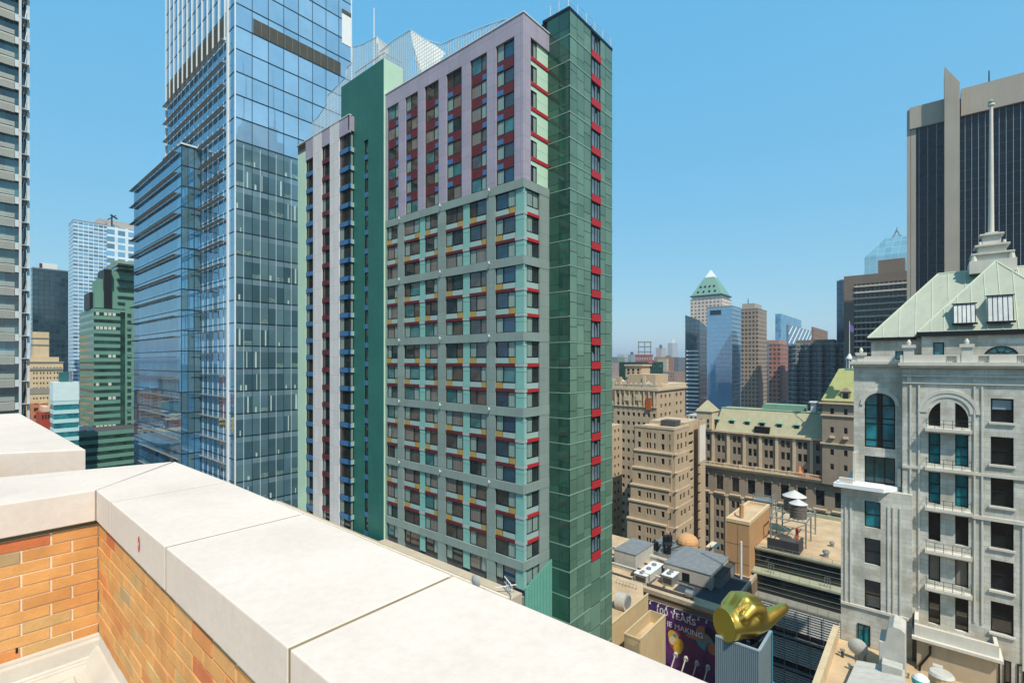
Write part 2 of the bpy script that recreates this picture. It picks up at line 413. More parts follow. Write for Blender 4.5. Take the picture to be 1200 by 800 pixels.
# the building under the terrace
t = T('host_building', 'orange brick building under the foreground terrace, seen only as its parapet wall', 'building', -10, -10)
mb = MB(); mb.box(-40, XO - .08, -45, YO - .06, -ZC, -2.6); mb.build('wall', matte('orange_brick_far', '#b5814c', .9, .2, .4, .2), t)
mb = MB(); mb.box(XI + .31, XO - .06, -45, YO - .06, -2.6, -1.25); mb.build('parapet_backing', matte('orange_brick_back', '#b5814c', .9, .2, .4, .2), t)

# stone block beyond the left corner
t = T('stone_capped_parapet', 'higher pale stone capped parapet beyond the left corner of the brick parapet', 'parapet', .6, 8, -2.6)
zt = .9
mb = MB(); mb.prism([(.97, 6.60), (.90, 12.2), (-3, 12.2), (-3, 7.9), (.30, 7.02)], -1.55, -zt); mb.build('coping_stone', m_stone, t, bevel=.008)
mb = MB(); mb.prism([(.28, 6.98), (.28, 6.78), (-3, 7.5), (-3, 7.8)], -1.55, -zt - .035); mb.build('coping_stone', m_stone, t, bevel=.008)
mb = MB(); mb.prism([(.9, 6.7), (.84, 12.1), (-3, 12.1), (-3, 7.9), (.3, 7.1)], -2.6, -1.552); mb.build('brick_wall', matte('brick_shadow', '#b5814c', .9, .2, 1, .2), t)  # same orange brick colour as the building under the terrace

# ================================================================== HERO: the coloured hotel tower
m_lav = matte('lavender_panel', '#a29dad', .6, .08, .3, .2, joint=(2.1, 1.5, .035))
m_gg = matte('grey_green_panel', '#869893', .6, .09, .3, .25, joint=(2.7, 1.496, .035))
m_wp = matte('white_lilac_panel', '#d3d2d2', .6, .08, .3, .2, joint=(1.3, 2.993, .04))
m_green = matte('deep_green_panel', '#2f6c64', .45, .1, .15, .15, joint=(1.4, 2.993, .035))
m_mintp = matte('mint_panel', '#b4d3bd', .55, .06, .3, .08)
m_cyan = matte('pale_turquoise_panel', '#7cb0a8', .5, .06, .6, .05)
m_pale = matte('pale_blue_white_panel', '#96b2ae', .5, .05, .6, .05)
m_red = matte('brick_red_panel', '#60262a', .5, .12, .5, .08)
m_redl = matte('bright_red_panel', '#a92c32', .5, .12, .5, .05)
m_blue = matte('blue_grille', '#3f6f9c', .5, .15, 2, 0)
m_wband = matte('pale_grey_band', '#9fadaa', .6, .08, .6, .1)
m_yel = matte('ochre_yellow_panel', '#a98d4e', .55, .08, 1, .05)
g_cur = curtain('curtain_behind_glass', '#8fa8a0'); g_cur2 = curtain('beige_curtain_behind_glass', '#857e76'); g_brn = glass('brown_room_behind_glass', '#4d453e', 1.75, var=.5)
g_drk = glass('dark_room_behind_glass', '#2c3436', 1.8, var=.5); g_blu = glass('blue_dark_glass', '#1e3b50', 1.75, var=.4); g_teal = glass('teal_glass', '#3d6b6c', 1.7)
def hwin():
    r = random.random()
    wide = random.choice([g_brn, g_brn, g_cur2, g_drk, g_cur2, g_teal, g_drk])
    return [m_wframe, g_cur if random.random() < .75 else g_brn, wide]
def hwin_blue(): return [m_wframe, g_cur, random.choice([g_blu, g_blu, g_drk, g_teal])]
X0, YC = 44.2, 36.0; ZR = 40.8; FLH = 2.993
hx = Fc('x', X0); hy = Fc('y', YC)
YE = yX(451.5, X0)
XE = 49.3
t = hero = T('hotel_tower', 'colourful hotel tower with lavender upper floors, grey green grid below and red spandrels', 'hotel', 50, 60)
A = lambda px: yX(px, X0)
B = lambda px: xY(px, YC)
beams = [3.54 + 8.98 * k for k in (2, 1, 0, -1, -2, -3)]          # top of each beam
# --- core
mb = MB(); mb.box(X0 + .32, 62, YC + .32, 90.5, -ZC, ZR - .6); mb.build('core_wall', matte('inner_wall', '#5d5c5a', .9, .2, .5, 0), t)
mb = MB(); mb.box(X0 + .3, 62, YC + .3, 90.4, ZR - .6, ZR - .35); mb.build('roof', m_tar, t)
# --- lavender frame
lp = [(613.25, 602.7), (581, 570.5), (551, 541), (523, 514), (497.5, 489.5), (474.9, 467), (453.7, 451.5)]
mb = MB()
hx.box(mb, YC, YE, 38.6, ZR, -.32, 0)
for p, q in lp: hx.box(mb, YC if p == 613.25 else A(p), A(q), 21.5, 38.6, -.32, 0)
hy.box(mb, X0 + .32, XE, 38.6, ZR, -.32, 0); hy.box(mb, X0 + .32, B(622), 21.5, 38.6, -.32, 0)
mb.build('lavender_frame', m_lav, t)
mb = MB(); hx.box(mb, YC - .1, YE, ZR, ZR + .12, -.45, .08); hy.box(mb, X0 + .45, XE, ZR, ZR + .12, -.45, .1); mb.build('roof_edge_trim', m_white, t)
for i in range(6):
    c0, c1 = A(lp[i][1]), A(lp[i + 1][0])
    for k in range(6):
        b = 21.6 + FLH * k; h = 1.78 if k < 5 else 2.15
        side = i % 2 if i < 4 else i % 2
        wn = hwin_blue if i == 0 else hwin
        fl = (k + i) % 2 if i in (1, 3) else 1
        queue(t, 'window', f_win, hx, c0, c1, b, b + h, wn(), o=-.28, mull=(.4,) if i % 2 == 0 else (.62,), kinds=(1, 2) if i % 2 == 0 else (2, 1))
        if k < 5:
            W = c1 - c0
            queue(t, 'red_spandrel', f_panel, hx, c0, c1, b + h, b + FLH, [m_red], o0=-.32, o1=-.2)
            g0, g1 = (c1 - W * .36, c1 - .05) if i % 2 == 0 else (c0 + .05, c0 + W * .3)
            queue(t, 'grille', f_panel, hx, g0, g1, b + h + .08, b + h + .72, [m_blue], o0=-.2, o1=-.16)
for k in range(6):
    b = 21.6 + FLH * k; h = 2.0
    queue(t, 'window', f_win, hy, B(622), B(630.5), b, b + h, [m_wframe, g_drk, g_cur], o=-.28, mull=(.5,), kinds=(1, 2))
    queue(t, 'mint_panel', f_panel, hy, B(630.5), XE, b, b + 1.2, [m_mintp], o0=-.32, o1=-.22)
    queue(t, 'mint_panel', f_panel, hy, B(630.5), XE, b + 1.23, b + 2.52, [m_mintp], o0=-.32, o1=-.22)
    queue(t, 'mint_panel', f_panel, hy, B(622), B(630.5), b + h, b + 2.55, [m_mintp], o0=-.32, o1=-.22)
    if k < 5: queue(t, 'red_spandrel', f_panel, hy, B(622), XE, b + 2.57, b + FLH, [m_redl], o0=-.32, o1=-.12)
# --- grey-green grid
cols = [(603, 580, 1, 0), (570.3, 549.5, 1, 0), (541.5, 521.8, 0, 1), (513, 497.3, 1, 0), (490.8, 473, 0, 1), (466, 453, 0, 0)]   # window columns
strips = [(549.5, 541.5), (497.3, 490.8)]
piers = [(580, 570.3), (521.8, 513), (473, 466), (453, 451.5)]
ZB = -27.5
mb = MB()
for bt in beams: hx.box(mb, YC, YE, bt - 1.05, bt, -.32, .03)
tops = beams; 
for i, bt in enumerate(beams):
    z1 = bt - 1.05; z0 = beams[i + 1] if i + 1 < len(beams) else ZB
    for p, q in piers: hx.box(mb, A(p), A(q) if q != 451.5 else YE, z0, z1, -.32, .0)
mb.build('grey_green_grid', m_gg, t)
mb = MB()
for i, bt in enumerate(beams):
    hy.box(mb, X0 + .32, XE, bt - 1.05, bt, -.32, .03)
    z1 = bt - 1.05; z0 = beams[i + 1] if i + 1 < len(beams) else ZB
    hy.box(mb, B(632.5), XE, z0, z1, -.32, 0)
mb.build('side_grid', m_gg, t)
WH, PH, RH = 1.92, .76, .36
for gi, bt in enumerate(beams):
    zt_ = bt - 1.05
    nf = 3 if gi < 5 else 1
    zbot = beams[gi + 1] if gi < 5 else zt_ - 2.3
    z = zt_
    for fl in range(nf):
        for ci, (p, q, s0, s1) in enumerate(cols):
            c0, c1 = A(p), A(q); W = c1 - c0
            wn = hwin_blue if ci == 0 else hwin
            s = (fl + gi + ci) % 2
            queue(t, 'window', f_win, hx, c0, c1, max(z - WH, zbot), z, wn(), o=-.26, mull=(.38,) if s else (.62,), kinds=(1, 2) if s else (2, 1))
            if fl < nf - 1:
                y0_, y1_ = (c1 - W * .33, c1) if s else (c0, c0 + W * .33)
                w0_, w1_ = (c0, c1 - W * .33 - .06) if s else (c0 + W * .33 + .06, c1)
                queue(t, 'yellow_panel', f_panel, hx, y0_ + .04, y1_ - .04, z - WH - PH + .04, z - WH, [m_yel], o0=-.32, o1=-.2)
                queue(t, 'pale_panel', f_panel, hx, w0_ + .04, w1_ - .04, z - WH - PH + .04, z - WH - .08, [m_pale], o0=-.32, o1=-.2)
                queue(t, 'red_spandrel', f_panel, hx, c0, c1, z - WH - PH - RH, z - WH - PH, [m_red], o0=-.32, o1=-.08)
        # turquoise strips, three panels per floor
        for p, q in strips + [(613.25, 603)]:
            c0, c1 = (A(p), A(q)) if p != 613.25 else (YC, A(603))
            zz = max(z - WH, zbot)
            queue(t, 'turquoise_panel', f_panel, hx, c0 + .03, c1 - .03, z - .62, z - .03, [m_cyan], o0=-.32, o1=-.16)
            queue(t, 'turquoise_panel', f_panel, hx, c0 + .03, c1 - .03, max(z - WH - PH, zbot) + .03, z - .66, [m_cyan], o0=-.32, o1=-.16)
            if fl < nf - 1: queue(t, 'white_band', f_panel, hx, c0, c1, z - WH - PH - RH, z - WH - PH, [m_wband], o0=-.32, o1=-.1)
        c0, c1, c2 = X0 + .17, B(618.7), B(632.5)
        zz = max(z - WH, zbot)
        queue(t, 'turquoise_panel', f_panel, hy, c0, c1 - .03, z - .62, z - .03, [m_pale], o0=-.32, o1=-.16)
        queue(t, 'turquoise_panel', f_panel, hy, c0, c1 - .03, max(z - WH - PH, zbot) + .03, z - .66, [m_pale], o0=-.32, o1=-.16)
        queue(t, 'window', f_win, hy, c1, c2, max(z - WH, zbot), z, [m_wframe, g_cur, g_drk if random.random() < .6 else g_cur], o=-.26, mull=(.5,), kinds=(1, 2))
        if fl < nf - 1:
            queue(t, 'pale_panel', f_panel, hy, c1 + .04, c2 - .04, z - WH - PH + .04, z - WH - .05, [m_pale], o0=-.32, o1=-.2)
            queue(t, 'red_spandrel', f_panel, hy, c1, c2, z - WH - PH - RH, z - WH - PH, [m_redl], o0=-.32, o1=-.05)
            queue(t, 'white_band', f_panel, hy, c0, c1, z - WH - PH - RH, z - WH - PH, [m_wband], o0=-.32, o1=-.1)
        z -= WH + PH + RH
# base wall under the grid
mb = MB(); hx.box(mb, YC, YE, -ZC, ZB, -.32, 0); hy.box(mb, X0 + .32, XE, -ZC, ZB, -.32, 0); mb.build('base_wall', m_gg, t)
# lamps on the grid
for i, bt in enumerate(beams[:-1]):
    for p in (575, 517.5, 469.5):
        mb = MB(); y = A(p); mb.tube((X0 - .03, y, bt - .45), (X0 - .3, y, bt - .3), .03, n=6); mb.tube((X0 - .3, y, bt - .42), (X0 - .34, y, bt - .12), .11, .07, n=8); mb.build('wall_lamp', m_white, t)
# --- green stair wall
XG = 43.9; gx = Fc('x', XG); YG0, YG1 = YE, 71.4; ZG = 46.3
mb = MB()
sw0, sw1 = gx.a(431.5), gx.a(426.5)
gx.box(mb, YG0, sw0, -ZC, ZG, -.3, 0); gx.box(mb, sw1, YG1 + 4, -ZC, ZG, -.3, 0); gx.box(mb, sw0, sw1, 35.2, ZG, -.3, 0)
mb.box(XG + .3, 47.5, YG0, YG0 + .3, -ZC, ZG); mb.box(XG + .5, 47.5, YG0 + .31, YG1 + 4, ZR - .3, ZG - .02)
mb.build('green_stair_wall', m_green, t)
mb = MB(); mb.box(XG + .02, 47.5, YG0 - .03, YG0 - .004, -ZC, ZG); mb.build('stair_wall_side', m_mintp, t)
for k in range(22):
    z = 35.2 - k * FLH
    queue(t, 'window', f_win, gx, sw0, sw1, z - 2.2, z, [m_wframe, g_drk, g_brn], o=-.25, kinds=(1,))
    queue(t, 'blue_spandrel', f_panel, gx, sw0, sw1, z - FLH, z - 2.2, [m_blue], o0=-.3, o1=-.15)
mb = MB()
for y in lsp(YG0 + .2, YG1, 5): mb.box(XG + .1, XG + .18, y, y + .08, ZG, ZG + .9)
mb.box(XG + .1, XG + .18, YG0, YG1, ZG + .85, ZG + .95); mb.box(XG + .1, 47.4, YG0 + .02, YG0 + .1, ZG + .85, ZG + .95)
for x in (44.9, 46.1, 47.3): mb.box(x, x + .08, YG0 + .02, YG0 + .1, ZG, ZG + .85)
mb.build('stair_railing', m_beige, t)
# --- left wing
XW = 43.0; wx = Fc('x', XW); YW0, YW1 = 71.4, 89.5
Wp = [(409.5, 397.5, 'win'), (397.5, 386.5, 'w'), (386.5, 377, 'win'), (377, 367, 'w'), (367, 358.2, 'win'), (358.2, 349, 'mint')]
mb = MB(); mb.box(XW + .3, 48, YW0 + .3, YW1, -ZC, 40.2); mb.build('wing_core', matte('inner_wall_wing', '#5d5c5a', .9, .2, .5, 0), t)
wm = MB(); mm = MB()
for p, q, kd in Wp:
    c0, c1 = wx.a(p), wx.a(q)
    if kd == 'w': wx.box(wm, c0, c1, -ZC, 40.0, -.3, .02)
    elif kd == 'mint': wx.box(mm, c0, c1, -ZC, 38.2, -.3, 0)
    else: mb = MB(); wx.box(mb, c0, c1, 37.2 if p > 370 else 36.4, 40.0, -.3, 0); mb.build('lavender_band', m_lav, t)
mb = MB(); mb.box(XW + .0, XW + 1.0, YW0 - .02, YW0 + .28, 37.6, 40.0)
mb.build('lavender_band', m_lav, t); wm.build('white_pier', m_wp, t); mm.build('mint_edge_pier', m_mintp, t)
mb = MB(); mb.box(XW - .08, XW + .4, YW0 - .1, YW1, 40.0, 40.12); mb.build('wing_roof_edge', m_white, t)
for ci, (p, q, kd) in enumerate(Wp):
    if kd != 'win': continue
    c0, c1 = wx.a(p), wx.a(q); zt_ = 37.2 if p > 370 else 36.4
    for k in range(23):
        z = zt_ - k * FLH
        sp = m_red if ci == 2 else m_blue
        queue(t, 'window', f_win, wx, c0, c1, z - 2.25, z, [m_wframe, g_cur if random.random() < .6 else g_brn, g_drk], o=-.26, mull=(.4,), kinds=(1, 2))
        queue(t, 'red_spandrel' if ci == 2 else 'blue_spandrel', f_panel, wx, c0, c1, z - FLH, z - 2.25, [sp], o0=-.3, o1=-.06)
        if ci == 0:
            fy = Fc('y', YW0)
            queue(t, 'window', f_win, fy, XW + .25, XG - .02, z - 2.25, z, [m_wframe, g_cur, g_cur], o=-.22, kinds=(1,))
            queue(t, 'blue_spandrel', f_panel, fy, XW + .06, XG - .02, z - FLH, z - 2.25, [m_pale], o0=-.3, o1=.02)
# --- green glass-panel tower at the right
XT, YT, XT1 = 49.3, 33.0, 59.8; ZT = 42.9
tx, ty = Fc('x', XT), Fc('y', YT)
g_panL = [glass('green_glass_panel_a', '#5c7a69', 1.45, .12, .12, .2), glass('green_glass_panel_b', '#557362', 1.45, .12, .12, .2), glass('green_glass_panel_c', '#638270', 1.45, .12, .12, .2)]
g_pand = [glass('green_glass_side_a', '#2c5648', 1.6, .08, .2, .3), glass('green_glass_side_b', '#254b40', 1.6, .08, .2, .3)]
m_band = matte('sage_metal_band', '#7b9a88', .5, .08, .5, .1)
mb = MB(); mb.box(XT + .1, XT1 - .1, YT + .1, YT + 9, -ZC, ZT - .3); mb.build('panel_tower_core', m_black, t)
mb = MB(); fm = MB(); bm2 = MB()
zl = [ZT - .35 - k * 3.09 for k in range(0, 41)]
r0, r1 = ty.a(692.6), ty.a(703.5)
aL = [XT] + [ty.a(p) for p in (676.3, 684.5)] + [r0]
aR = [r1, ty.a(709.5), XT1]
for i in range(len(zl) - 1):
    z1, z0 = zl[i], zl[i + 1]
    for L in (aL, aR):
        for j in range(len(L) - 1):
            a0, a1 = L[j], L[j + 1]; m = random.uniform(.25, .75); zm = z0 + (z1 - z0) * m
            ty.box(mb, a0 + .045, a1 - .045, z0 + .17, zm - .035, -.1, 0, random.randrange(3)); ty.box(mb, a0 + .045, a1 - .045, zm + .035, z1 - .05, -.1, 0, random.randrange(3))
    if i >= 16:
        ty.box(mb, r0 + .02, r1 - .02, z0 + .16, z1 - .03, -.1, 0, random.randrange(3)) if z1 < -25 else None
    ym = (YT + YC) / 2
    for a0, a1 in ((YT + .06, ym - .02), (ym + .02, YC + .3)):
        zm = z0 + (z1 - z0) * .3
        tx.box(fm, a0, a1, z0 + .12, zm - .02, -.1, 0, random.randrange(2)); tx.box(fm, a0, a1, zm + .02, z1 - .02, -.1, 0, random.randrange(2))
    if z0 > -27 or True:
        for f_, u0, u1, h in ((ty, XT - .04, r0 - .02, .13), (ty, r1 + .02, XT1, .13), (tx, YT + .1, YC + .3, .08)):
            queue(t, 'floor_band', f_panel, f_, u0, u1, z0 - .03, z0 + h, [m_band], o0=-.1, o1=.05 if f_ is ty else .03)
mb.build('green_glass_front', g_panL, t); fm.build('green_glass_side', g_pand, t)
mb = MB(); tx.box(mb, YT, YC + 1, ZT - .35, ZT, -.3, .06); ty.box(mb, XT + .0, XT1, ZT - .35, ZT, -.3, .06); mb.build('parapet_trim', m_wframe, t)
mb = MB(); ty.box(mb, XT - .02, XT + .06, -ZC, ZT - .3, -.06, .04); mb.build('corner_trim', m_black, t)
mb = MB(); ty.box(mb, r0, r1, -25.6, ZT - .2, -.12, -.085); mb.box(r0 - .05, r0, YT - .06, YT + .5, -25.6, ZT + .2); mb.build('window_recess', m_black, t)
for k in range(22):
    z = ZT - .6 - k * 3.09
    if z < -25: break
    queue(t, 'slot_window', f_win, ty, r0 + .1, r1 - .05, z - 2.1, z, [m_wframe, glass('slot_glass', '#5d6f79', 1.7) if k == 0 else bpy.data.materials['slot_glass']], o=-.07, mull=(.4, .7))
    queue(t, 'red_slot_panel', f_panel, ty, r0 + .05, r1, z - 3.02, z - 2.12, [m_redl], o0=-.09, o1=.12)
mb = MB()
for x in lsp(XT + .1, XT1 - .2, 5): mb.tube((x, YT + .2, ZT), (x, YT + .2, ZT + 1.5), .035, n=6)
for y in (YT + 1.6, YC - .1): mb.tube((XT + .1, y, ZT), (XT + .1, y, ZT + 1.5), .035, n=6)
for zz in (1.45, .75):
    mb.tube((XT + .1, YT + .2, ZT + zz), (XT1 - .2, YT + .2, ZT + zz), .02, n=5); mb.tube((XT + .1, YT + .2, ZT + zz), (XT + .1, YC, ZT + zz), .02, n=5)
mb.build('roof_railing', m_white, t)
# pale rear corner seen past the right edge
mb = MB(); xr = xY(717.6, YT); mb.box(XT1 + .003, XT1 + .33, YT + .6, YT + 9, -ZC, ZT - 8.5); mb.box(XT1 + .003, XT1 + .55, YT + .5, YT + 9, -ZC, -18.5)
mb.build('rear_corner_pier', matte('pale_sage_concrete', '#b7c7bd', .8, .1, .5, .15), t)
# --- roof screens: white mesh peaks
m_mesh = matte('white_wire_screen', '#c6d0d0', .5, .1, 1, 0)
def screen(name, x, ys, zb, n_v=60, dz=.45, tops=None):
    """upright mesh at plane x; tops = [(y, z)] outline of the upper edge"""
    mb = MB(); y0, y1 = tops[0][0], tops[-1][0]
    def top(y):
        for (a, za), (b, zb_) in zip(tops[:-1], tops[1:]):
            if a <= y <= b: return za + (zb_ - za) * (y - a) / (b - a)
        return zb
    ylist = lsp(y0, y1, n_v)
    for y in ylist:
        z = top(y)
        if z > zb: mb.box(x, x + .05, y - .04, y + .04, zb, z)
    z = zb + dz
    while z < max(p[1] for p in tops):
        run = None
        for y in ylist:
            inside = top(y) >= z
            if inside and run is None: run = y
            if (not inside or y == ylist[-1]) and run is not None:
                if y - run > .2: mb.box(x + .04, x + .075, run, y, z - .035, z + .035)
                run = None
        z += dz
    for (a, za), (b, zb_) in zip(tops[:-1], tops[1:]): mb.tube((x, a, za), (x, b, zb_), .06, n=5)
    mb.build(name, m_mesh, hero)
xs_ = 47.8
def sy(px): return yX(px, xs_)
def sz(px, py): return zX(px, py, xs_)
pk = [(594, 22), (570, 30), (545, 40), (530, 46), (517, 52), (499, 47), (481, 35), (462, 47), (446, 60)]
screen('wire_screen', xs_, None, ZR, 52, .55, [(sy(p), max(ZR + .5, sz(p, q))) for p, q in pk])
xs_ = 48.6
pk = [(445, 60), (442, 43), (425, 52), (413, 55), (412.5, 74), (406, 80), (405, 91), (384, 112), (383, 122), (372, 138), (366, 143)]
screen('wire_screen', xs_, None, 38, 44, .55, [(sy(p), max(40.9, sz(p, q))) for p, q in pk])
mb = MB()
def tri(px, pts, x0, th=.2):
    mb = MB(); P = [(x0 + dx, yX(p, x0 + dx), zX(p, q, x0 + dx)) for p, q, dx in pts]
    nrm = (Vector(P[1]) - Vector(P[0])).cross(Vector(P[2]) - Vector(P[0])).normalized() * th
    b = [tuple(Vector(v) + nrm) for v in P]; n = len(P)
    mb.face(P); mb.face(b[::-1])
    for i in range(n): j = (i + 1) % n; mb.face([P[i], b[i], b[j], P[j]])
    mb.build('white_roof_fin', m_white, hero)
tri(0, [(481, 35, 0), (508, 52, 5), (522, 62, 6), (512, 78, 5), (492, 96, 0)], 48.4)
tri(0, [(441.5, 43, 0), (456, 54, 4), (456, 62, 4), (444, 72, 0)], 49)
mb = MB(); mb.tube((52, yX(438.3, 52), ZR), (52, yX(438.3, 52), zX(438, 10, 52)), .16, .1, n=8); mb.build('roof_mast', m_white, hero)
mb = MB(); yy = yX(595, 45.2); mb.tube((45.2, yy, ZR), (45.2, yy, ZR + .7), .12, n=8); mb.tube((45.2, yy, ZR + .7), (45.2, yy, ZR + 1.0), .22, .1, n=8); mb.build('roof_vent', m_white, hero)
flush(hero)

# --- podium terrace at the tower foot
t = T('podium_terrace', 'low podium roof with cream kerb running along the foot of the coloured tower', 'podium', 41, 60)
PZ = -27.0; YX_ = YE - .1
mb = MB(); mb.box(39.5, 42.9, 36.2, 96, -ZC, PZ); mb.box(42.9, X0 - .01, 36.2, YX_, -ZC, PZ); mb.build('wall', matte('podium_stone', '#b8ad9a', .85, .12, .5, .2), t)
mb = MB(); mb.box(41.6, 42.0, 36.2, 96, PZ, PZ + .35); mb.build('kerb', matte('cream_kerb', '#d6ccba', .85, .1, 1, .1), t)
mb = MB(); mb.box(42.0, 42.15, 36.2, 96, PZ, PZ + .3); mb.build('gutter', m_tar, t)
mb = MB(); yy0, yy1 = yX(512, 41), yX(483, 41)
random.seed(5)
for i in range(900):
    x, y = random.uniform(40.2, 41.5), random.uniform(yy0, yy1); h = random.uniform(.15, .5); a = random.uniform(0, 3.14); dx, dy = .06 * math.cos(a), .06 * math.sin(a)
    mb.face([(x - dx, y - dy, PZ), (x + dx, y + dy, PZ), (x + random.uniform(-.1, .1), y + random.uniform(-.1, .1), PZ + h)])
struct(mb, 'roof_grass', matte('bright_grass', '#6c9a2f', .8, .3, 2, 0), kind='stuff')
t = T('satellite_dish', 'grey satellite dish on the podium roof at the foot of the coloured tower', 'dish', 40.6, yX(556, 40.6), PZ)
y = yX(556, 40.6); mb = MB()
for k in range(5):
    r0_, r1_ = .75 * k / 5, .75 * (k + 1) / 5
    for i in range(16):
        a, b = i * math.pi / 8, (i + 1) * math.pi / 8
        f = lambda r, a: (40.6 + .35 * r * r * 1.2, y + r * math.cos(a), PZ + 1.3 + r * math.sin(a))
        mb.face([f(r0_, a), f(r0_, b), f(r1_, b), f(r1_, a)])
dsh = mb.build('dish', matte('dish_grey', '#a9adac', .6, .1, 1, .1), t, smooth=True)
mb = MB(); mb.tube((40.7, y, PZ), (40.75, y, PZ + 1.2), .07, n=8); mb.tube((40.6, y, PZ + 1.3), (39.9, y, PZ + 1.5), .03, n=6); mb.build('mast', m_steel, t)
t = T('roof_vent', 'small cylindrical metal vent beside the grey dish at the tower foot', 'vent', 40.8, yX(566, 40.8), PZ)
y = yX(566, 40.8); mb = MB(); mb.tube((40.8, y, PZ), (40.8, y, PZ + .5), .2, n=12); mb.build('pipe', m_steel, t); mb = MB(); mb.tube((40.8, y, PZ + .5), (40.8, y, PZ + .7), .38, .3, n=12); mb.build('cap', m_steel, t)
t = T('pipe_rack', 'tangle of white pipes and railings on the podium by the mint screen', 'pipes', 43, 35, PZ)
mb = MB(); random.seed(9)
for i in range(4): mb.tube((42.6 + i * .25, 36.4 + i * .5, PZ), (42.6 + i * .25, 36.4 + i * .5, PZ + 1.5), .05, n=6)
mb.tube((42.5, 36.3, PZ + 1.4), (43.6, 38.4, PZ + 1.5), .06, n=6); mb.tube((42.5, 36.3, PZ + .8), (43.6, 38.4, PZ + .9), .06, n=6); mb.tube((42.2, 38.6, PZ + .6), (43.4, 36.4, PZ + 1.2), .07, n=6)
mb.build('pipes', m_white, t)
t = T('mint_metal_screen', 'mint green corrugated metal enclosure at the foot of the coloured tower', 'screen', 46, 34.5, -40)
mb = MB(); x = X0 + .1
while x < XE - .1: mb.box(x, x + .16, 35.55, 35.75, -40, -27.4 + (x - X0) * .35 + 1.2); x += .3
mb.box(X0 + .1, XE - .1, 35.75, 35.85, -40, -26.6); mb.build('ribbed_panel', matte('mint_corrugated_metal', '#6fb0a0', .55, .08, .5, .1), t)

# ================================================================== GLASS TOWER behind the coloured hotel
random.seed(21)
GX, GY, GF = 39.2, 108.1, 4.685
t = gt = T('glass_tower', 'tall blue glass office tower with sunshade fins left of the coloured hotel', 'office tower', 50, 125)
gxf, gyf = Fc('x', GX), Fc('y', GY)
GX1 = xY(411.5, GY); YB0 = yX(235, GX); YM1 = yX(195, GX)
zk = [73.65 - GF * k for k in range(-14, 33)]
m_mul = matte('dark_mullion', '#20343f', .4, .2, 1, 0); m_fin = matte('white_fin', '#d9e2e4', .4, .08, 1, 0); m_shade = matte('grey_sunshade', '#8d8b82', .6, .15, 1.5, .15)
m_louv = matte('dark_louver', '#4c4d45', .7, .15, .6, .1)
cb1 = [glass('blue_curtain_glass_%d' % i, c, 6.0, .015, .25, .12, '#d8ecf8') for i, c in enumerate(('#4580a6', '#4d8bb2', '#3f779b'))]
cb2 = [glass('clear_curtain_glass_%d' % i, c, 2.5, .015, .12, .2, '#dcebf0') for i, c in enumerate(('#4a6a75', '#527583', '#3f5f6b', '#5d8089'))]
cb3 = [glass('spandrel_glass_%d' % i, c, 2.3, .04, .15, .12, '#cfe6f0') for i, c in enumerate(('#6d8c98', '#628391'))]
LB = Fc('x', 35.4); LY1 = yX(157, 35.4); LZ = 49.2
core_m = matte('dark_tower_core', '#1c2a30', .8, .1, .5, 0)
mb = MB(); mb.box(GX + .3, GX1 - .1, GY + .3, YM1 - .1, -ZC, 125); mb.build('core', core_m, t)
mb = MB(); mb.box(35.7, GX + .25, YB0 + .3, LY1 - .1, -ZC, LZ - .2); mb.box(GX + .25, 60, YM1 - .05, LY1 - .1, -ZC, LZ - .2); mb.build('low_core', core_m, t)
mb = MB()
YS = lsp(GY, YM1, 30); panes(mb, gxf, YS, zk, 0, (0, 1, 2), .0022)
mb.build('west_glazing', cb1, t)
mb = MB()
xs8 = lsp(GX, GX1, 8); xs16 = lsp(GX, GX1, 16)
zz = []
for k in range(len(zk) - 1):
    z1, z0 = zk[k], zk[k + 1]
    if z1 > 47: panes(mb, gyf, xs8, [z0, z1], 0, (0, 1, 2), .0022)
    else:
        
        for i in range(16):                        # now and then a pale column or blind shows behind the glass
            a0, a1 = xs16[i], xs16[i + 1]; r = random.random(); lo_, hi_ = z0, z1 - 1.25; m = random.choice((3, 4, 5, 6))
            if r < .3:
                c0 = a0 + random.uniform(.15, .6) * (a1 - a0); c1 = min(a1, c0 + random.uniform(.15, .45)); zt_ = random.choice((hi_, hi_, lo_ + 1.2, lo_ + .9))
                panes(mb, gyf, [a0, c0], [lo_, hi_], 0, (m,), .002); panes(mb, gyf, [c0, c1], [lo_, zt_], 0, (9,), .002); panes(mb, gyf, [c1, a1], [lo_, hi_], 0, (m,), .002)
                if zt_ < hi_: panes(mb, gyf, [c0, c1], [zt_, hi_], 0, (m,), .002)
            elif r < .5: panes(mb, gyf, [a0, a1], [lo_, lo_ + 1.0], 0, (10,), .002); panes(mb, gyf, [a0, a1], [lo_ + 1.0, hi_], 0, (m,), .002)
            else: panes(mb, gyf, [a0, a1], [lo_, hi_], 0, (m,), .003)
        0; panes(mb, gyf, xs8, [z1 - 1.25, z1], 0, (7, 8), .002)
mb.build('south_glazing', [glass('pale_curtain_glass_%d' % i, c, 4.2, .015, .15, .12, '#e0eef8') for i, c in enumerate(('#86aecb', '#7fa6c4', '#8fb6d2'))] + cb2 + cb3 + [glass('pale_column_behind_glass', '#b5cfc9', 2.2, .02, .1, .5), glass('desk_level_glass', '#6d8d8c', 2.3, .02, .5, 2.5)], t)
mb = MB()
for k in range(len(zk)):
    z = zk[k]
    gxf.box(mb, GY - .03, YM1, z - .11, z + .11, -.05, .05); gyf.box(mb, GX, GX1, z - .11, z + .11, -.05, .05)
mb.build('floor_line', m_mul, t)
mb = MB()
for x in xs8[1:-1]: gyf.box(mb, x - .04, x + .04, zk[-1], 125, -.05, .09)
mb.build('mullion', m_mul, t)
mb = MB()
for i, x in enumerate(xs16):
    if i % 2: gyf.box(mb, x - .03, x + .03, zk[-1], 45, -.05, .07)
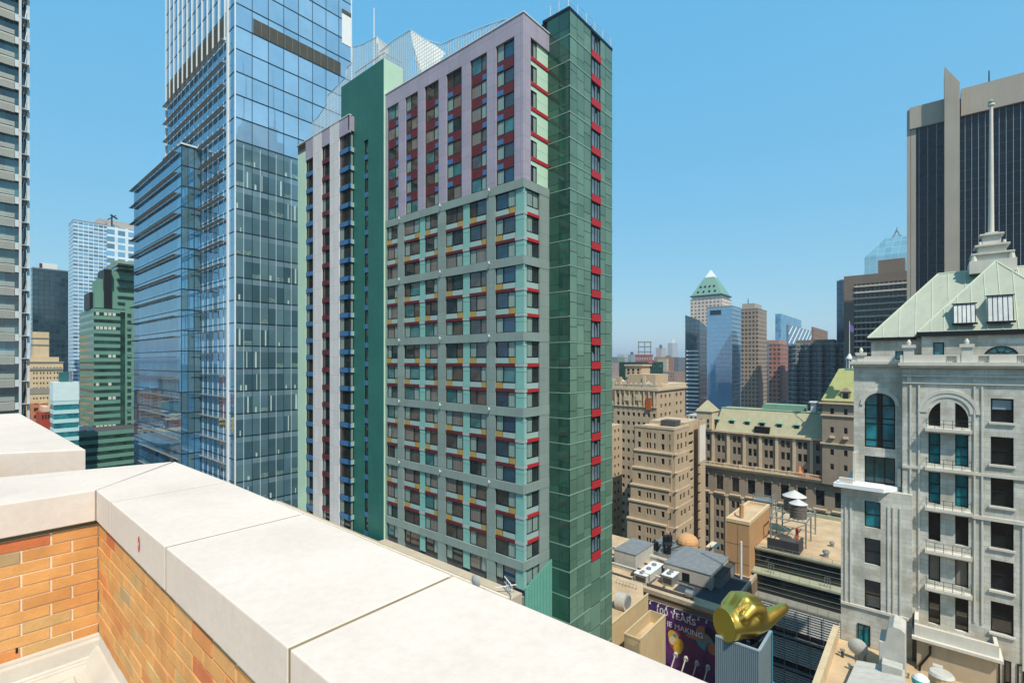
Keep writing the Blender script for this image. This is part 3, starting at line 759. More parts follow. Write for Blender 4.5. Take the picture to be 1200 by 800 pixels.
for y in YS[2:-1:2]: gxf.box(mb, y - .035, y + .035, zk[-1], 69, -.05, .08)
mb.build('thin_mullion', m_fin, t)
mb = MB()
mb.box(GX - .12, GX + .12, GY - .12, GY + .12, -ZC, 125); gxf.box(mb, gxf.a(268.3), gxf.a(267), -ZC, 125, -.02, .3)
mb.box(GX1 - .1, GX1 + .16, GY - .12, GY + .2, -ZC, 125); gxf.box(mb, YM1 - .12, YM1 + .14, -ZC, 125, -.05, .25)
mb.build('corner_fin', m_fin, t)
for y in lsp(YM1 - 3.4, gxf.a(266) + .8, 11): 
    mb = MB(); gxf.box(mb, y - .07, y + .07, 67.5, 125, .0, .3); mb.build('white_fin', m_fin, t)
mb = MB(); gxf.box(mb, YM1 - 1, gxf.a(265), 69.3, 73.3, .0, .03); gyf.box(mb, gyf.a(296.5), gyf.a(399), 69.1, 72.2, .0, .06); mb.build('louver_band', m_louv, t)
mb = MB()
for x in lsp(gyf.a(296.5), gyf.a(399), 12): gyf.box(mb, x - .03, x + .03, 69.1, 72.2, .06, .1)
mb.build('louver_post', m_grey, t)
mb = MB(); gyf.box(mb, gyf.a(400.5), gyf.a(411), zY(400, 50, GY), zY(400, 15, GY), .06, .09); mb.build('white_blind', matte('white_blind_fabric', '#e4e6e6', .8, .04, 1, 0), t)
mb = MB(); gyf.box(mb, gyf.a(400.5), gyf.a(411.2), zY(400, 15, GY), zY(400, 10, GY), .06, .12); mb.build('blind_box', m_louv, t)
def sunshade(f, a0, a1, z, depth):
    mb = MB(); n = 6
    for i in range(n): f.box(mb, a0, a1, z + .0, z + .05, .12 + depth * i / n, .12 + depth * (i + .72) / n)
    for a in lsp(a0, a1, max(2, int(abs(a1 - a0) / 3.1))): f.box(mb, a - .04, a + .04, z - .1, z + .0, .02, depth + .12)
    mb.build('sunshade', m_shade, gt)
for z in zk:
    if 22 < z < 70: sunshade(gxf, GY + 4.5, (YM1 if z > LZ + 1 else YB0) - .5, z - 1.35, .95)
    elif -78 < z <= 22: sunshade(gxf, GY + 4.5, YB0 - .5, z - 1.35, .6)
# lower block in front
zl2 = [LZ - 4.67 * k for k in range(0, 28)]
mb = MB(); panes(mb, LB, lsp(YB0, LY1, 27), zl2, 0, (0, 1, 2), .0022); ryf = Fc('y', YB0); panes(mb, ryf, lsp(35.4, GX, 3), zl2, 0, (0, 3, 4, 1), .003)
mb.build('low_block_glazing', cb1 + cb2, t)
mb = MB()
for z in zl2: LB.box(mb, YB0 - .03, LY1, z - .11, z + .11, -.05, .05); ryf.box(mb, 35.4, GX, z - .11, z + .11, -.05, .05)
mb.build('low_block_floor_line', m_mul, t)
mb = MB()
for x in lsp(35.4, GX, 3)[1:]: ryf.box(mb, x - .05, x + .05, zl2[-1], LZ, -.05, .06)
LB.box(mb, YB0 - .05, YB0 + .05, zl2[-1], LZ, -.05, .06)
mb.build('low_block_mullion', m_mul, t)
for z in zl2[:-1]: sunshade(LB, YB0 + 1.6, LY1 + .4, z - 1.3 , .95 if z > 5 else .45)
mb = MB(); mb.box(35.2, GX - .1, YB0 - .3, YB0 + 2, LZ, LZ + .35); mb.box(37.0, 37.2, YB0 + 3, YB0 + 20, LZ + .36, LZ + 1.4); mb.build('low_block_roof_edge', m_fin, t)
for z in zl2[2:20]:
    mb = MB(); mb.box(GX - 2.4, GX - .15, YB0 - .9, YB0 - .78, z - .05, z + .05); mb.build('fin_bracket', m_mul, t)

# ================================================================== LEFT EDGE TOWER with ceramic rods
random.seed(31)
LY = 122.6
t = T('rod_screened_tower', 'grey tower with horizontal ceramic rod screens and steel columns at the left edge', 'office tower', -12, 140)
ly = Fc('y', LY)
xa = xY(22.2, LY); xb = xY(25.2, LY); xc = xY(35.2, LY)
LFH = 27.0 * (LY / ray(10)[1]) / FPX
m_rod = matte('ceramic_rod', '#c3c6bd', .7, .06, .3, .05, fine=0); m_col = matte('pale_steel_column', '#c3cacb', .5, .08, 1, .1)
g_lt = [glass('teal_dark_glazing_%d' % i, c, 2.0, .03, .5, .2) for i, c in enumerate(('#2f5b66', '#23474f', '#3d6c74'))]
mb = MB(); mb.box(-34, xa - .1, LY + .9, 160, -ZC, 120); mb.box(xa - .1, xc - .3, LY + 2.6, 160, -ZC, 120); mb.build('core', core_m, t)
z0 = zY(10, 15, LY) + LFH * 6
zs = [z0 - LFH * k for k in range(0, 48)]
mb = MB(); mg = Fc('y', LY + .8); panes(mb, mg, lsp(-34, xa, 26), zs, 0, (0, 1, 2), .003)
mg2 = Fc('x', xc - .35); 
mb.build('glazing', g_lt, t)
mb = MB(); mb.box(xb + .1, xc - .5, LY + 2.5, LY + 2.6, -ZC, 120); mb.build('corner_glazing', g_lt[1], t)
for z in zs:
    if not (-25 < z < 95): continue
    mb = MB()
    for i in range(9): ly.box(mb, -20, xa - .55, z - 1.0 + i * .14, z - .93 + i * .14, -.15, -.02)
    for i in range(5): ly.box(mb, -20, xa - .55, z + .62 + i * .16, z + .70 + i * .16, -.15, -.02)
    ly.box(mb, -20, xa - .55, z + .28, z + .42, -.8, -.1)
    mb.build('rod_screen', m_rod, t)
    mb = MB(); ly.box(mb, xa - .5, xa - .02, z - .9, z + .3, -.4, .0); mb.build('corner_panel', m_col, t)
    mb = MB(); ly.box(mb, xa - .3, xc, z - .35, z + .1, -2.3, -1.2); ly.box(mb, xa, xc - .1, z - .02, z + .08, -1.2, .15); mb.build('floor_beam', m_col, t)
    mb = MB(); mb.tube((xb + .2, LY + .4, z - 1.9), (xc - .35, LY + .7, z + 2), .07, n=6); mb.build('brace_rod', m_steel, t)
mb = MB(); ly.box(mb, xa, xb, -ZC, 120, -.5, .12); mb.build('steel_column', m_col, t)
mb = MB(); ly.box(mb, xY(32.2, LY), xc, -ZC, 120, -1.1, -.55); mb.build('steel_column', m_col, t)

# ================================================================== buildings between the left tower and the glass tower
def simple_tower(name, label, cat, px0, pxc, px1, pyt, d, skin, zb=-ZC, depth=None, roofm=None, group=None, para=.8, wtop=None):
    """box tower: near corner at pxc (depth d), west face to px0, south face to px1; returns thing and its numbers"""
    x, y = at(pxc, d); z = zd(pyt, d)
    y1 = yX(px0, x) if px0 < pxc else y + (depth or 25)
    x1 = xY(px1, y) if px1 > pxc else x + (depth or 25)
    t = T(name, label, cat, (x + x1) / 2, (y + y1) / 2, group=group)
    mb = MB(); mb.box(x, x1, y, y1, zb, z); mb.build('wall', skin, t)
    mb = MB(); p = para
    for b in ((x - .1, x1 + .1, y - .1, y + .3), (x - .1, x1 + .1, y1 - .3, y1 + .1), (x - .1, x + .3, y + .31, y1 - .31), (x1 - .3, x1 + .1, y + .31, y1 - .31)): mb.box(*b, z + .01, z + p)
    mb.build('parapet', roofm or m_grey, t)
    return t, x, x1, y, y1, z
t, x, x1, y, y1, z = simple_tower('dark_glass_tower', 'dark teal glass tower with a small pale penthouse far behind the beige stepped building', 'tower', 36, 38, 80, 314, 360, tower_skin('dark_teal_skin', '#1d3d48', '#183038', 3, 3.6, .12, .08, 1.9))
mb = MB(); mb.box(x + 5, x1 - 6, y + 2, y + 14, z + .05, z + 5); mb.build('penthouse', m_white, t)
mb = MB(); mb.box(x + 4, x + 5.5, y + 2, y + 4, z + .9, z + 4.5); mb.build('red_tank', m_red, t)
t, x, x1, y, y1, z = simple_tower('pale_glass_tower', 'tall pale blue apartment tower with white floor bands and a grey rooftop box', 'tower', 80.5, 86, 126, 258, 420, tower_skin('pale_band_skin', '#c8d6dc', '#5d8aa8', 3.4, 3.3, .12, .08, 2.0, mortz=.34))
x2 = xY(200, y); 
mb = MB(); z2 = zd(257, 415); xx = xY(126, y - 4)
mb.box(xx, xx + 40, y - 4, y + 30, -ZC, z2); mb.build('front_slab', tower_skin('pale_grid_skin', '#d4e0e4', '#5d8fb0', 7.5, 6.4, .3, .08, 2.0, mortz=.3), t)
mb = MB(); mb.box(xY(116, y), xx - .2, y + 2, y + 20, z + .85, z + 6); mb.box(xx - 2, xx + 40, y + 4, y + 28, z2 + .02, z2 + 7); mb.build('rooftop_box', matte('rooftop_grey', '#a59f98', .8, .1, .1, 0), t)
mb = MB(); cxm, cym = xY(131, y - 1), y - 1; mb.tube((cxm, cym, z2), (cxm, cym, z2 + 11), .6, n=6); mb.tube((cxm - 3, cym, z2 + 6), (cxm + 3, cym, z2 + 11), .5, n=6); mb.tube((cxm - 1, cym, z2 + 11), (cxm + 4, cym, z2 + 8), .7, n=6); mb.build('window_cleaning_crane', m_black, t)
# green banded tower with stepped crown
m_gb = matte('sea_green_spandrel', '#66907f', .55, .1, .3, .1); g_gb = glass('dark_green_band_glass', '#27463f', 1.7, .08, .6, .25)
t = T('green_banded_tower', 'sea green tower with dark window bands and a stepped crown, beside the glass tower', 'tower', *at(125, 240))
gc = []
def banded(t, px0, pxc, px1, pyt, d, zb, fl, m_band_, m_gl, frac=.5, cols=()):
    x, y = at(pxc, d); zt_ = zd(pyt, d); y1 = yX(px0, x); x1 = xY(px1, y)
    mb = MB(); mb.box(x + .15, x1 - .15, y + .15, y1 - .15, zb, zt_ - .2); mb.build('glass_core', m_gl, t)
    mb = MB(); z = zt_
    while z > zb:
        mb.box(x, x1, y, y1, z - fl * frac, z); z -= fl
    mb.build('spandrel_band', m_band_, t, kind='stuff')
    return x, x1, y, y1, zt_
x, x1, y, y1, z = banded(t, 93, 109.5, 170, 361, 225, -ZC, 3.28, m_gb, g_gb, .52)
fy = Fc('y', y)
a, b, c = fy.a(141), fy.a(146.5), fy.a(152)
mb = MB(); fy.box(mb, a, b, -ZC, z - 1, -.1, .12); mb.build('dark_bay', g_gb, t)
mb = MB(); fy.box(mb, b + .05, x1, -ZC, z + 4, -.1, .3); mb.build('green_pier', m_gb, t)
for k in range(34):
    zz = z - 1.6 - k * 3.28
    queue(t, 'window', f_win, fy, fy.a(149), fy.a(153.5), zz - 1.8, zz, [m_wframe, g_gb], o=.31, dep=.1)
    if k % 2 == 0 and random.random() < .8:
        for q in (112.5, 117, 122, 127, 132):
            if random.random() < .6: queue(t, 'lit_blind', f_panel, fy, fy.a(q), fy.a(q + 3.6), zz - 1.45, zz - .1, [bpy.data.materials['ceramic_rod']], o0=-.1, o1=.03)
flush(t)
# stepped crown pieces
def step(pxa, pxb, pyt, pyb, dy, mat, nm='crown_step'):
    mb = MB(); z1, z0_ = zY(pxb, pyt, y + dy), zY(pxb, pyb, y + dy); mb.box(xY(pxa, y + dy), xY(pxb, y + dy), y + dy, y + dy + 14, z0_, z1); mb.build(nm, mat, t)
for a_, b_, c_, d_ in ((111, 170, 345, 364), (115, 170, 332, 346), (121, 170, 322, 333)):
    step(a_, b_, c_, d_, 2 + (364 - d_) * .08, m_gb)
step(136, 170, 309, 323, 6, matte('crown_ochre', '#8d9b84', .8, .2, .3, .2))
for q in (312, 316.5, 329, 338, 349, 356): step(138, 170, q, q + 2, 1.5, g_gb, 'crown_window')
step(122, 131, 316, 364, 1.4, m_black, 'dark_shaft'); step(105, 112, 343, 362, 6, m_black, 'crown_fin')
x, y = at(78, 215); 
t = T('green_banded_annex', 'low sea green annex with rooftop vents at the foot of the green tower', 'building', *at(100, 210))
xk, xk1, yk, yk1, zk_ = banded(t, 74.5, 89, 170, 508, 205, -ZC, 3.4, m_gb, g_gb, .5)
mb = MB(); mb.box(xk + .3, xk1, yk + .3, yk1, zk_ - .19, zk_ + .02); mb.build('roof', m_tar, t)
for q in (83.5, 88, 93, 103):
    mb = MB(); xx, yy = grd(q, 505, zk_); mb.box(xx, xx + 1.6, yy, yy + 2, zk_ + .03, zk_ + 2.2); mb.build('roof_vent', m_white, t)
# pale cyan low block
t = T('striped_low_block', 'low turquoise glass block with white floor stripes and blank white top', 'building', *at(75, 190))
xk, xk1, yk, yk1, zk_ = banded(t, 58.5, 62.5, 92.5, 470, 190, -ZC, 3.6, matte('pale_cyan_band', '#b9dcde', .5, .05, .3, 0), glass('turquoise_glass', '#2f7e86', 1.6, .06), .42)
z1 = zd(448, 190); mb = MB(); mb.box(xk - .1, xk1 + .1, yk - .1, yk1, zk_ + .01, z1); mb.build('blank_top', matte('pale_cyan_wall', '#cfe4e6', .5, .05, .3, .05), t)
mb = MB(); mb.box(xk + 2.5, xk1 - 1.8, yk + 3, yk + 9, z1 + .01, z1 + 4.0); mb.build('roof_house', matte('teal_roof_house', '#2f6468', .6, .1, .5, 0), t)
mb = MB(); mb.tube((xk1 - 2.5, yk + 1, z1), (xk1 - 2.5, yk + 1, z1 + 4.4), .35, n=8); mb.build('flue', m_steel, t)
# beige stepped building
m_be = matte('beige_brick', '#cdb895', .9, .12, .2, .2); g_sm = glass('small_dark_window', '#33383a', 1.5, .1, .5)
m_beg = matte('grey_band', '#8f8b82', .8, .1, .3, .1)
t = T('beige_stepped_building', 'beige stepped old apartment building beside the left edge tower', 'building', *at(55, 270))
x, y = at(30, 270); x1 = xY(74, y); fy = Fc('y', y)
mb = MB(); facade(t, mb, fy, x, x1, -ZC, zd(425, 270), [(fy.a(p), fy.a(p + 1.6)) for p in (39, 42.5, 47, 50.5, 55, 58.5, 63, 66.5, 70)], [(zd(q + 2.4, 270), zd(q, 270)) for q in range(430, 500, 6)], th=.6, win=[m_wframe, g_sm])
mb.box(x, x1, y + .65, y + 18, -ZC, zd(425, 270) - .05)
mb.build('wall', m_be, t)
mb = MB(); fy.box(mb, x, x1, zd(433.5, 270), zd(431, 270), 0, .5); mb.build('band', m_beg, t); mb = MB(); fy.box(mb, x, x1, zd(462, 270), zd(455, 270), 0, .2); mb.build('band', m_beg, t); mb = MB(); mb.box(x - .3, x1 + .3, y - .35, y + 18, zd(425, 270), zd(423.4, 270)); mb.build('band', m_beg, t)
mb = MB(); mb.box(x + 2, x1 - 1.5, y + 2, y + 16, zd(423.3, 270), zd(418, 270)); mb.box(xY(39, y + 3), xY(57.5, y + 3), y + 3, y + 12, zd(417.9, 270), zd(388, 270)); mb.build('penthouse', m_be, t)
mb = MB(); mb.box(xY(38.5, y + 2.8), xY(58, y + 2.8), y + 2.7, y + 12.2, zd(396, 270), zd(394.6, 270)); mb.box(xY(38.5, y + 2.8), xY(58, y + 2.8), y + 2.7, y + 12.2, zd(404, 270), zd(402.6, 270)); mb.build('cornice', m_beg, t)
flush(t)
t = T('low_red_building', 'small red brick building low between the beige building and the striped block', 'building', *at(52, 200))
x, y = at(47, 205); mb = MB(); fy = Fc('y', y); mb.box(x, xY(61, y), y, y + 14, -ZC, zd(483, 205)); mb.build('wall', matte('red_brick', '#a8452f', .9, .15, .3, .2), t)
mb = MB(); mb.box(x + 1, xY(58, y), y - .3, y + 12, zd(482.9, 205), zd(477, 205)); mb.build('roof_house', matte('peach_render', '#d6b596', .9, .1, .3, .2), t)
for p in (49, 52.5, 56): queue(t, 'window', f_win, fy, fy.a(p), fy.a(p + 2), zd(491, 205), zd(486, 205), [m_wframe, g_sm], o=.02)
flush(t)
t = T('orange_brick_row', 'orange brick row house roof behind the small red building', 'building', *at(45, 235))
x, y = at(36, 235); mb = MB(); mb.box(x, xY(56, y), y, y + 14, -ZC, zd(473, 235)); mb.build('wall', tower_skin('orange_brick_skin', '#b77a55', '#3a3a3a', 3, 3.4, .5, .3, 1.4), t)
mb = MB(); mb.box(x + 3, x + 6, y + 1, y + 4, zd(473, 235), zd(469, 235)); mb.build('chimney', m_be, t)

# ================================================================== west side blocks and far shore (seen mirrored in the glass tower)
random.seed(44)
skins = [tower_skin('west_skin_%d' % i, a, b, 3.2, 3.4, .5, .3, 1.4) for i, (a, b) in enumerate((('#a5764f', '#3c4043'), ('#8d8478', '#33383d'), ('#c2b59c', '#4a4d50'), ('#6f8379', '#32403e'), ('#9a5a41', '#35302e'), ('#b5b2aa', '#50565c')))]
n = 0
for i in range(130):
    y = 230 + 1020 * random.random() ** 1.3; x = 20 - (y - 130) * random.uniform(.13, .42) - random.uniform(0, 14)
    wd, dp, h = random.uniform(14, 34), random.uniform(14, 30), random.uniform(10, 30) if y > 420 else random.uniform(8, 26)
    if random.random() < .08: h += 35
    t = T('city_block', 'low block toward the river, seen only mirrored in the glass tower', 'building', x, y, group='low blocks toward the river')
    mb = MB(); mb.box(x, x + wd, y, y + dp, -ZC, -ZC + h); mb.build('wall', random.choice(skins), t)
    mb = MB(); mb.box(x - .2, x + wd + .2, y - .2, y + dp + .2, -ZC + h + .01, -ZC + h + .6); mb.build('roof', random.choice([m_roof, m_tar, m_grey, m_roof]), t)
t = T('yellow_scaffolded_building', 'yellow netted building mirrored in the glass tower beside its corner', 'building', -50, 385)
mb = MB(); mb.box(-64, -46, 380, 394, -ZC, -41); mb.build('wall', tower_skin('yellow_skin', '#d6a91c', '#4a4530', 4.5, 4, .35, .5, 1.4), t)
mb = MB(); mb.box(-64, -46, 379.8, 380, -ZC, -80 + 1); mb.build('base', m_grey, t)
t = T('orange_slab', 'orange brick slab mirrored in the glass tower above the yellow building', 'building', -170, 760)
mb = MB(); mb.box(-185, -165, 760, 780, -ZC, -22); mb.build('wall', skins[4], t); mb = MB(); mb.box(-180, -172, 764, 774, -21.9, -16); mb.build('roof_house', m_roof, t)
# buildings behind the camera, mirrored in the south face of the glass tower
random.seed(45)
def behind(name, label, x0, x1, y0, y1, z, skin, antennas=(), steps=()):
    t = T(name, label, 'tower', (x0 + x1) / 2, (y0 + y1) / 2)
    mb = MB(); mb.box(x0, x1, y0, y1, -ZC, z); mb.build('wall', skin, t)
    zz = z; cx, cy = (x0 + x1) / 2, (y0 + y1) / 2; hw, hd = (x1 - x0) / 2, (y1 - y0) / 2
    for k, h in steps: mb = MB(); mb.box(cx - hw * k, cx + hw * k, cy - hd * k, cy + hd * k, zz + .01, zz + h); mb.build('crown_step', skin, t); zz += h
    for ax, ay, h in antennas: mb = MB(); mb.tube((cx + ax, cy + ay, zz), (cx + ax, cy + ay, zz + h), .7, .25, n=6); mb.build('antenna', m_grey, t)
dsk = tower_skin('slate_skin', '#56646c', '#26323a', 3, 3.8, .4, .2, 1.6); dsk2 = tower_skin('grey_skin', '#80776c', '#2d3336', 3.3, 3.6, .5, .2, 1.5)
behind('stepped_slate_tower', 'slate tower with two antennas, mirrored high in the glass tower', 132, 166, -165, -140, 150, dsk, ((-9, 0, 42), (10, 2, 46)), ((.8, 10), (.6, 9)))
behind('broad_grey_tower', 'broad grey tower mirrored low in the glass tower', 100, 160, -130, -100, 62, dsk2, (), ((.7, 8),))
behind('tall_grey_slab', 'tall grey slab mirrored in the right part of the glass tower', 170, 215, -190, -160, 92, dsk2)
behind('brown_slab', 'brown slab mirrored beside the broad grey tower', 168, 230, -120, -95, 48, tower_skin('brown_skin2', '#6f5a48', '#2b2a2a', 3.3, 3.6, .5, .2, 1.5))

# ================================================================== tan stepped apartment tower
random.seed(51)
m_tan = matte('tan_brick', '#bba78c', .9, .14, .2, .35, .1, 8, fine=.15); m_tanl = matte('tan_stone_ledge', '#c6b59a', .9, .1, .3, .15)
g_w = glass('dark_flat_window', '#23282b', 1.5, .06, .6)
t = T('tan_stepped_tower', 'tan brick apartment tower with white setback ledges just right of the coloured hotel', 'apartment tower', 165, 70)
XJ, YJ = 151.3, 61.5
dz = lambda q: zd(q, 155)
tiers = [(504, 533, 744, 0), (533, 554, 743, -.5), (554, 575, 741, -1.0), (575, 594, 739, -1.5), (594, 616, 737, -2.0), (616, 760, 735, -2.5)]
wm = MB()
for ti, (q0, q1, pl, off) in enumerate(tiers):
    X = XJ + off; f = Fc('x', X); y1 = yX(pl, X); z1, z0 = dz(q0), dz(q1)
    rows = []
    r = z1 - 1.5
    while r - 1.9 > z0 + .3: rows.append((r - 1.9, r)); r -= 3.25
    cols = [(f.a(p), f.a(p + w)) for p, w in ((747.5, 3.4), (757.5, 2.2), (760.8, 2.2), (766, 2.2), (775, 3.6), (784, 1.6))]
    facade(t, wm, f, YJ - off * .6, y1, z0, z1, cols, rows, th=.45, win=[m_wframe, g_w], rail=(.5,))
    wm.box(X + .45, X + 3, YJ - off * .6 + .4, y1 - .01, z0, z1 - .03)
    f2 = Fc('y', YJ + off * .6)
    x1 = xY(807, YJ)
    rows2 = rows
    cols2 = [(xY(p, YJ), xY(p + w, YJ)) for p, w in ((793.6, 2.2), (797.6, 2.2), (803, 1.8))]
    facade(t, wm, f2, X + .45, x1, z0, z1, cols2, rows2, th=.4, win=[m_wframe, g_w], rail=(.5,))
    wm.box(X + .46, x1 - .01, f2.p + .4, YJ + 14, z0, z1 - .03)
    lm = MB()
    if ti: 
        lm.box(X - .3, X + .9, YJ - off * .6 - .1, y1 + .2, z1 - .02, z1 + .5); lm.box(X - .1, X + 2, f2.p - .3, f2.p + .1, z1 - .019, z1 + .45)
    else:
        lm.box(X - .15, X + .4, YJ - .1, y1, z1 + .001, z1 + .8); lm.box(X + .41, x1, YJ - .12, YJ + .3, z1 + .002, z1 + .8)
    lm.build('setback_ledge', m_tanl, t)
xr0, xr1, xr2 = xY(807, YJ), xY(813, YJ + 1.5), xY(825, YJ)
f2 = Fc('y', YJ + 1.5); rows = [(dz(q + 4.2), dz(q)) for q in [514 + 11.8 * k for k in range(22)]]
facade(t, wm, f2, xr0 + .02, xr1, -ZC, dz(500), [(xr0 + .5, xr1 - .3)], rows, th=.6, win=[m_wframe, g_w], mull=(.33, .66))
f3 = Fc('y', YJ - .5); 
rows3 = [(dz(q + 3.2), dz(q)) for q in [556 + 11.8 * k for k in range(18)]]
facade(t, wm, f3, xr1 + .02, xr2, -ZC, dz(500), [(xY(817.5, YJ), xY(819.5, YJ))], rows3, th=.5, win=[m_wframe, g_w])
wm.box(xr0 + .02, xr2 - .02, YJ + 2.11, YJ + 14, -ZC, dz(500) - .05)
wm.build('brick_wall', m_tan, t)
mb = MB(); mb.box(xr1 + .02, xr2, f3.p - .05, f3.p - .003, dz(553), dz(506)); mb.build('whitewashed_patch', matte('whitewash', '#d9d4cb', .9, .08, .3, .2), t)  # paler blank upper part of the shaft wall
mb = MB(); mb.box(XJ + 8, XJ + 13, YJ + 3, YJ + 8, dz(504), dz(497)); mb.build('roof_house', m_tar, t)
flush(t)
# ornate tower behind it
t = T('ornate_tan_tower', 'ornate sandy tower with a cluttered balustraded crown behind the tan stepped tower', 'apartment tower', 200, 85)
D2 = 190; XA, YA = at(770, D2); fz = lambda q: zd(q, D2)
fx_, fy_ = Fc('x', XA), Fc('y', YA)
wm = MB()
rowsA = [(fz(q + 4.5), fz(q)) for q in [463 + 11 * k for k in range(17)]]
facade(t, wm, fx_, YA, yX(719, XA), -ZC, fz(456), [(fx_.a(p), fx_.a(p + 3)) for p in (723, 729, 735, 741, 747, 753, 759, 765)], rowsA, th=.5, win=[m_wframe, g_w])
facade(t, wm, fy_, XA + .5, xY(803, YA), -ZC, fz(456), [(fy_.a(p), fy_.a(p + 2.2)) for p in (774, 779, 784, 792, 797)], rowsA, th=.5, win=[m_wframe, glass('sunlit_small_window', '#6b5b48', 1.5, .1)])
wm.box(XA + .5, xY(803, YA) - .02, YA + .5, yX(719, XA) - .02, -ZC, fz(456) - .05)
wm.build('brick_wall', m_tan, t)
mb = MB(); fx_.box(mb, YA - .6, yX(718, XA), fz(458), fz(455), -.3, .7); fy_.box(mb, XA + .31, xY(804, YA), fz(458), fz(455), -.3, .6); fx_.box(mb, YA, yX(719, XA), fz(478), fz(476.5), 0, .4); mb.build('cornice', m_tanl, t)
random.seed(52)
mb = MB(); y1 = yX(719, XA)
for i in range(26):
    y = YA + (y1 - YA) * (i + .5) / 26; mb.box(XA + .2, XA + .7, y - .12, y + .12, fz(455) + .01, fz(451.5))
    if i % 3 == 0: mb.tube((XA + .4, y, fz(451)), (XA + .4, y, fz(448.5)), .35, .1, n=6)
mb.box(XA + .1, XA + .8, YA, y1, fz(451.5), fz(450.8))
mb.build('balustrade', matte('weathered_white_stone', '#bfb8aa', .9, .2, 1, .3), t)
mb = MB()
for (p, q, qt, qb, dy) in ((733, 752, 428, 455, 8), (752, 768, 440, 455, 5), (725, 740, 446, 455, 10)):
    X = XA + dy; mb.box(X, X + 8, yX(q, X), yX(p, X), zX(p, qb, X) - 1, zX(p, qt, X))
mb.build('crown_block', m_tan, t)
mb = MB()
for (p, q, qt, qb, dy) in ((731.5, 753, 427, 428.6, 7.5), (733, 752, 440, 441.5, 7.6)): X = XA + dy; mb.box(X, X + 9, yX(q, X), yX(p, X), zX(p, qb, X), zX(p, qt, X))
mb.build('crown_cornice', m_tanl, t)
for p in (735.5, 741, 747):
    for q in (432, 436):
        X = XA + 8; f = Fc('x', X); queue(t, 'crown_window', f_win, f, f.a(p), f.a(p + 2.2), zX(p, q + 2.6, X), zX(p, q, X), [m_wframe, g_w], o=.02)
random.seed(53)
for i in range(12):                                  # small penthouses, chimneys and tanks crowded on the crown
    px = random.uniform(721, 762); dy = random.uniform(2, 9); X = XA + dy; w_ = random.uniform(.8, 2.2); zb_ = fz(456); h = random.uniform(1.5, 5)
    mb = MB(); y = yX(px, X); mb.box(X, X + w_, y, y + w_ * 1.2, zb_, zb_ + h)
    if i % 3 == 0: mb.pyramid(X - .1, X + w_ + .1, y - .1, y + w_ * 1.2 + .1, zb_ + h + .01, zb_ + h + 1.2, X + w_ * .4, X + w_ * .6, y + w_ * .5, y + w_ * .7)
    mb.build('crown_pinnacle', [bpy.data.materials['weathered_white_stone'], m_tan, m_tanl][i % 3], t)
for i in range(9):
    mb = MB(); X = XA - .32; y = YA + (y1 - YA) * (i + .5) / 9; mb.box(X - .25, X + .2, y - .25, y + .25, fz(478), fz(459)); mb.build('pilaster', m_tanl, t)
mb = MB(); xx0 = xY(768, YA + 2); mb.box(xx0, xY(783, YA + 2), YA + 2, YA + 14, fz(456), fz(439)); mb.build('lit_roof_house', m_tan, t)
mb = MB(); mb.box(xY(776, YA + 1), xY(803, YA + 1), YA + .6, YA + 8, fz(455.9), fz(451)); mb.build('side_parapet', m_tanl, t)
for k, (p, q, h) in enumerate(((745, 462, 7), (757, 466, 14), (731, 463, 6))):
    mb = MB(); X = XA - .35; mb.box(X - .3, X + .3, yX(p + 6, X), yX(p, X), zX(p, q + h, X), zX(p, q, X)); mb.build('carved_relief', m_tanl if k != 1 else matte('rusty_terracotta', '#a4562f', .9, .3, .6, .2), t)
flush(t)
t = T('tan_wing', 'sunlit tan brick wing half hidden by the green panel tower edge', 'building', 175, 90)
x, y = at(712, 175); f = Fc('y', y); x1 = xY(729, y)
mb = MB(); facade(t, mb, f, x, x1, -ZC, zd(500, 175), [(f.a(p), f.a(p + 1.8)) for p in (720, 724)], [(zd(q + 4, 175), zd(q, 175)) for q in [505 + 10.5 * k for k in range(14)]], th=.4, win=[m_wframe, g_w]); mb.box(x, x1 - .02, y + .41, y + 10, -ZC, zd(500, 175) - .03); mb.build('brick_wall', m_tan, t); flush(t)
# things on those roofs
t = T('rooftop_scaffold', 'open steel scaffold frame standing on a red lattice above the ornate tower roof', 'scaffold', *at(755, 230), zd(428, 230))
x, y = at(747, 230); r_ = [(755 - 600) / FPX]
def P(px, py, d, dd=0): a, b = at(px, d + dd); return (a, b, zd(py, d))
mb = MB()
for dd in (0, 5):
    for p in (748.5, 755.5, 762.5): mb.tube(P(p, 418, 230, dd), P(p, 400, 230, dd), .22, n=5)
    for q in (400.5, 406, 412): mb.tube(P(747.5, q, 230, dd), P(763.5, q, 230, dd), .18, n=5)
mb.build('steel_frame', m_steel, t)
mb = MB()
for i in range(10): mb.tube(P(745 + i * 2, 425, 230), P(747 + i * 2, 415, 230), .25, n=5); mb.tube(P(747 + i * 2, 425, 230), P(745 + i * 2, 415, 230), .25, n=5)
mb.tube(P(745, 416, 230), P(765, 416, 230), .4, n=5); mb.tube(P(745, 425, 230), P(765, 425, 230), .4, n=5); mb.build('red_lattice', matte('faded_red_paint', '#96686a', .7, .2, 1, .1), t)
t = T('dark_roof_box', 'dark green glass box on the roof behind the ornate tower', 'building', *at(765, 225))
x, y = at(753, 225); f = Fc('y', y); mb = MB(); x1 = xY(777, y); mb.box(x, x1, y, y + 12, -ZC, zd(424, 225)); mb.build('wall', matte('deep_green_metal', '#2c4a46', .6, .15, .2, .1), t)
for p in (756, 765, 772): queue(t, 'window', f_win, f, f.a(p), f.a(p + 4), zd(431, 225), zd(426, 225), [m_wframe, g_teal], o=.02)
flush(t)

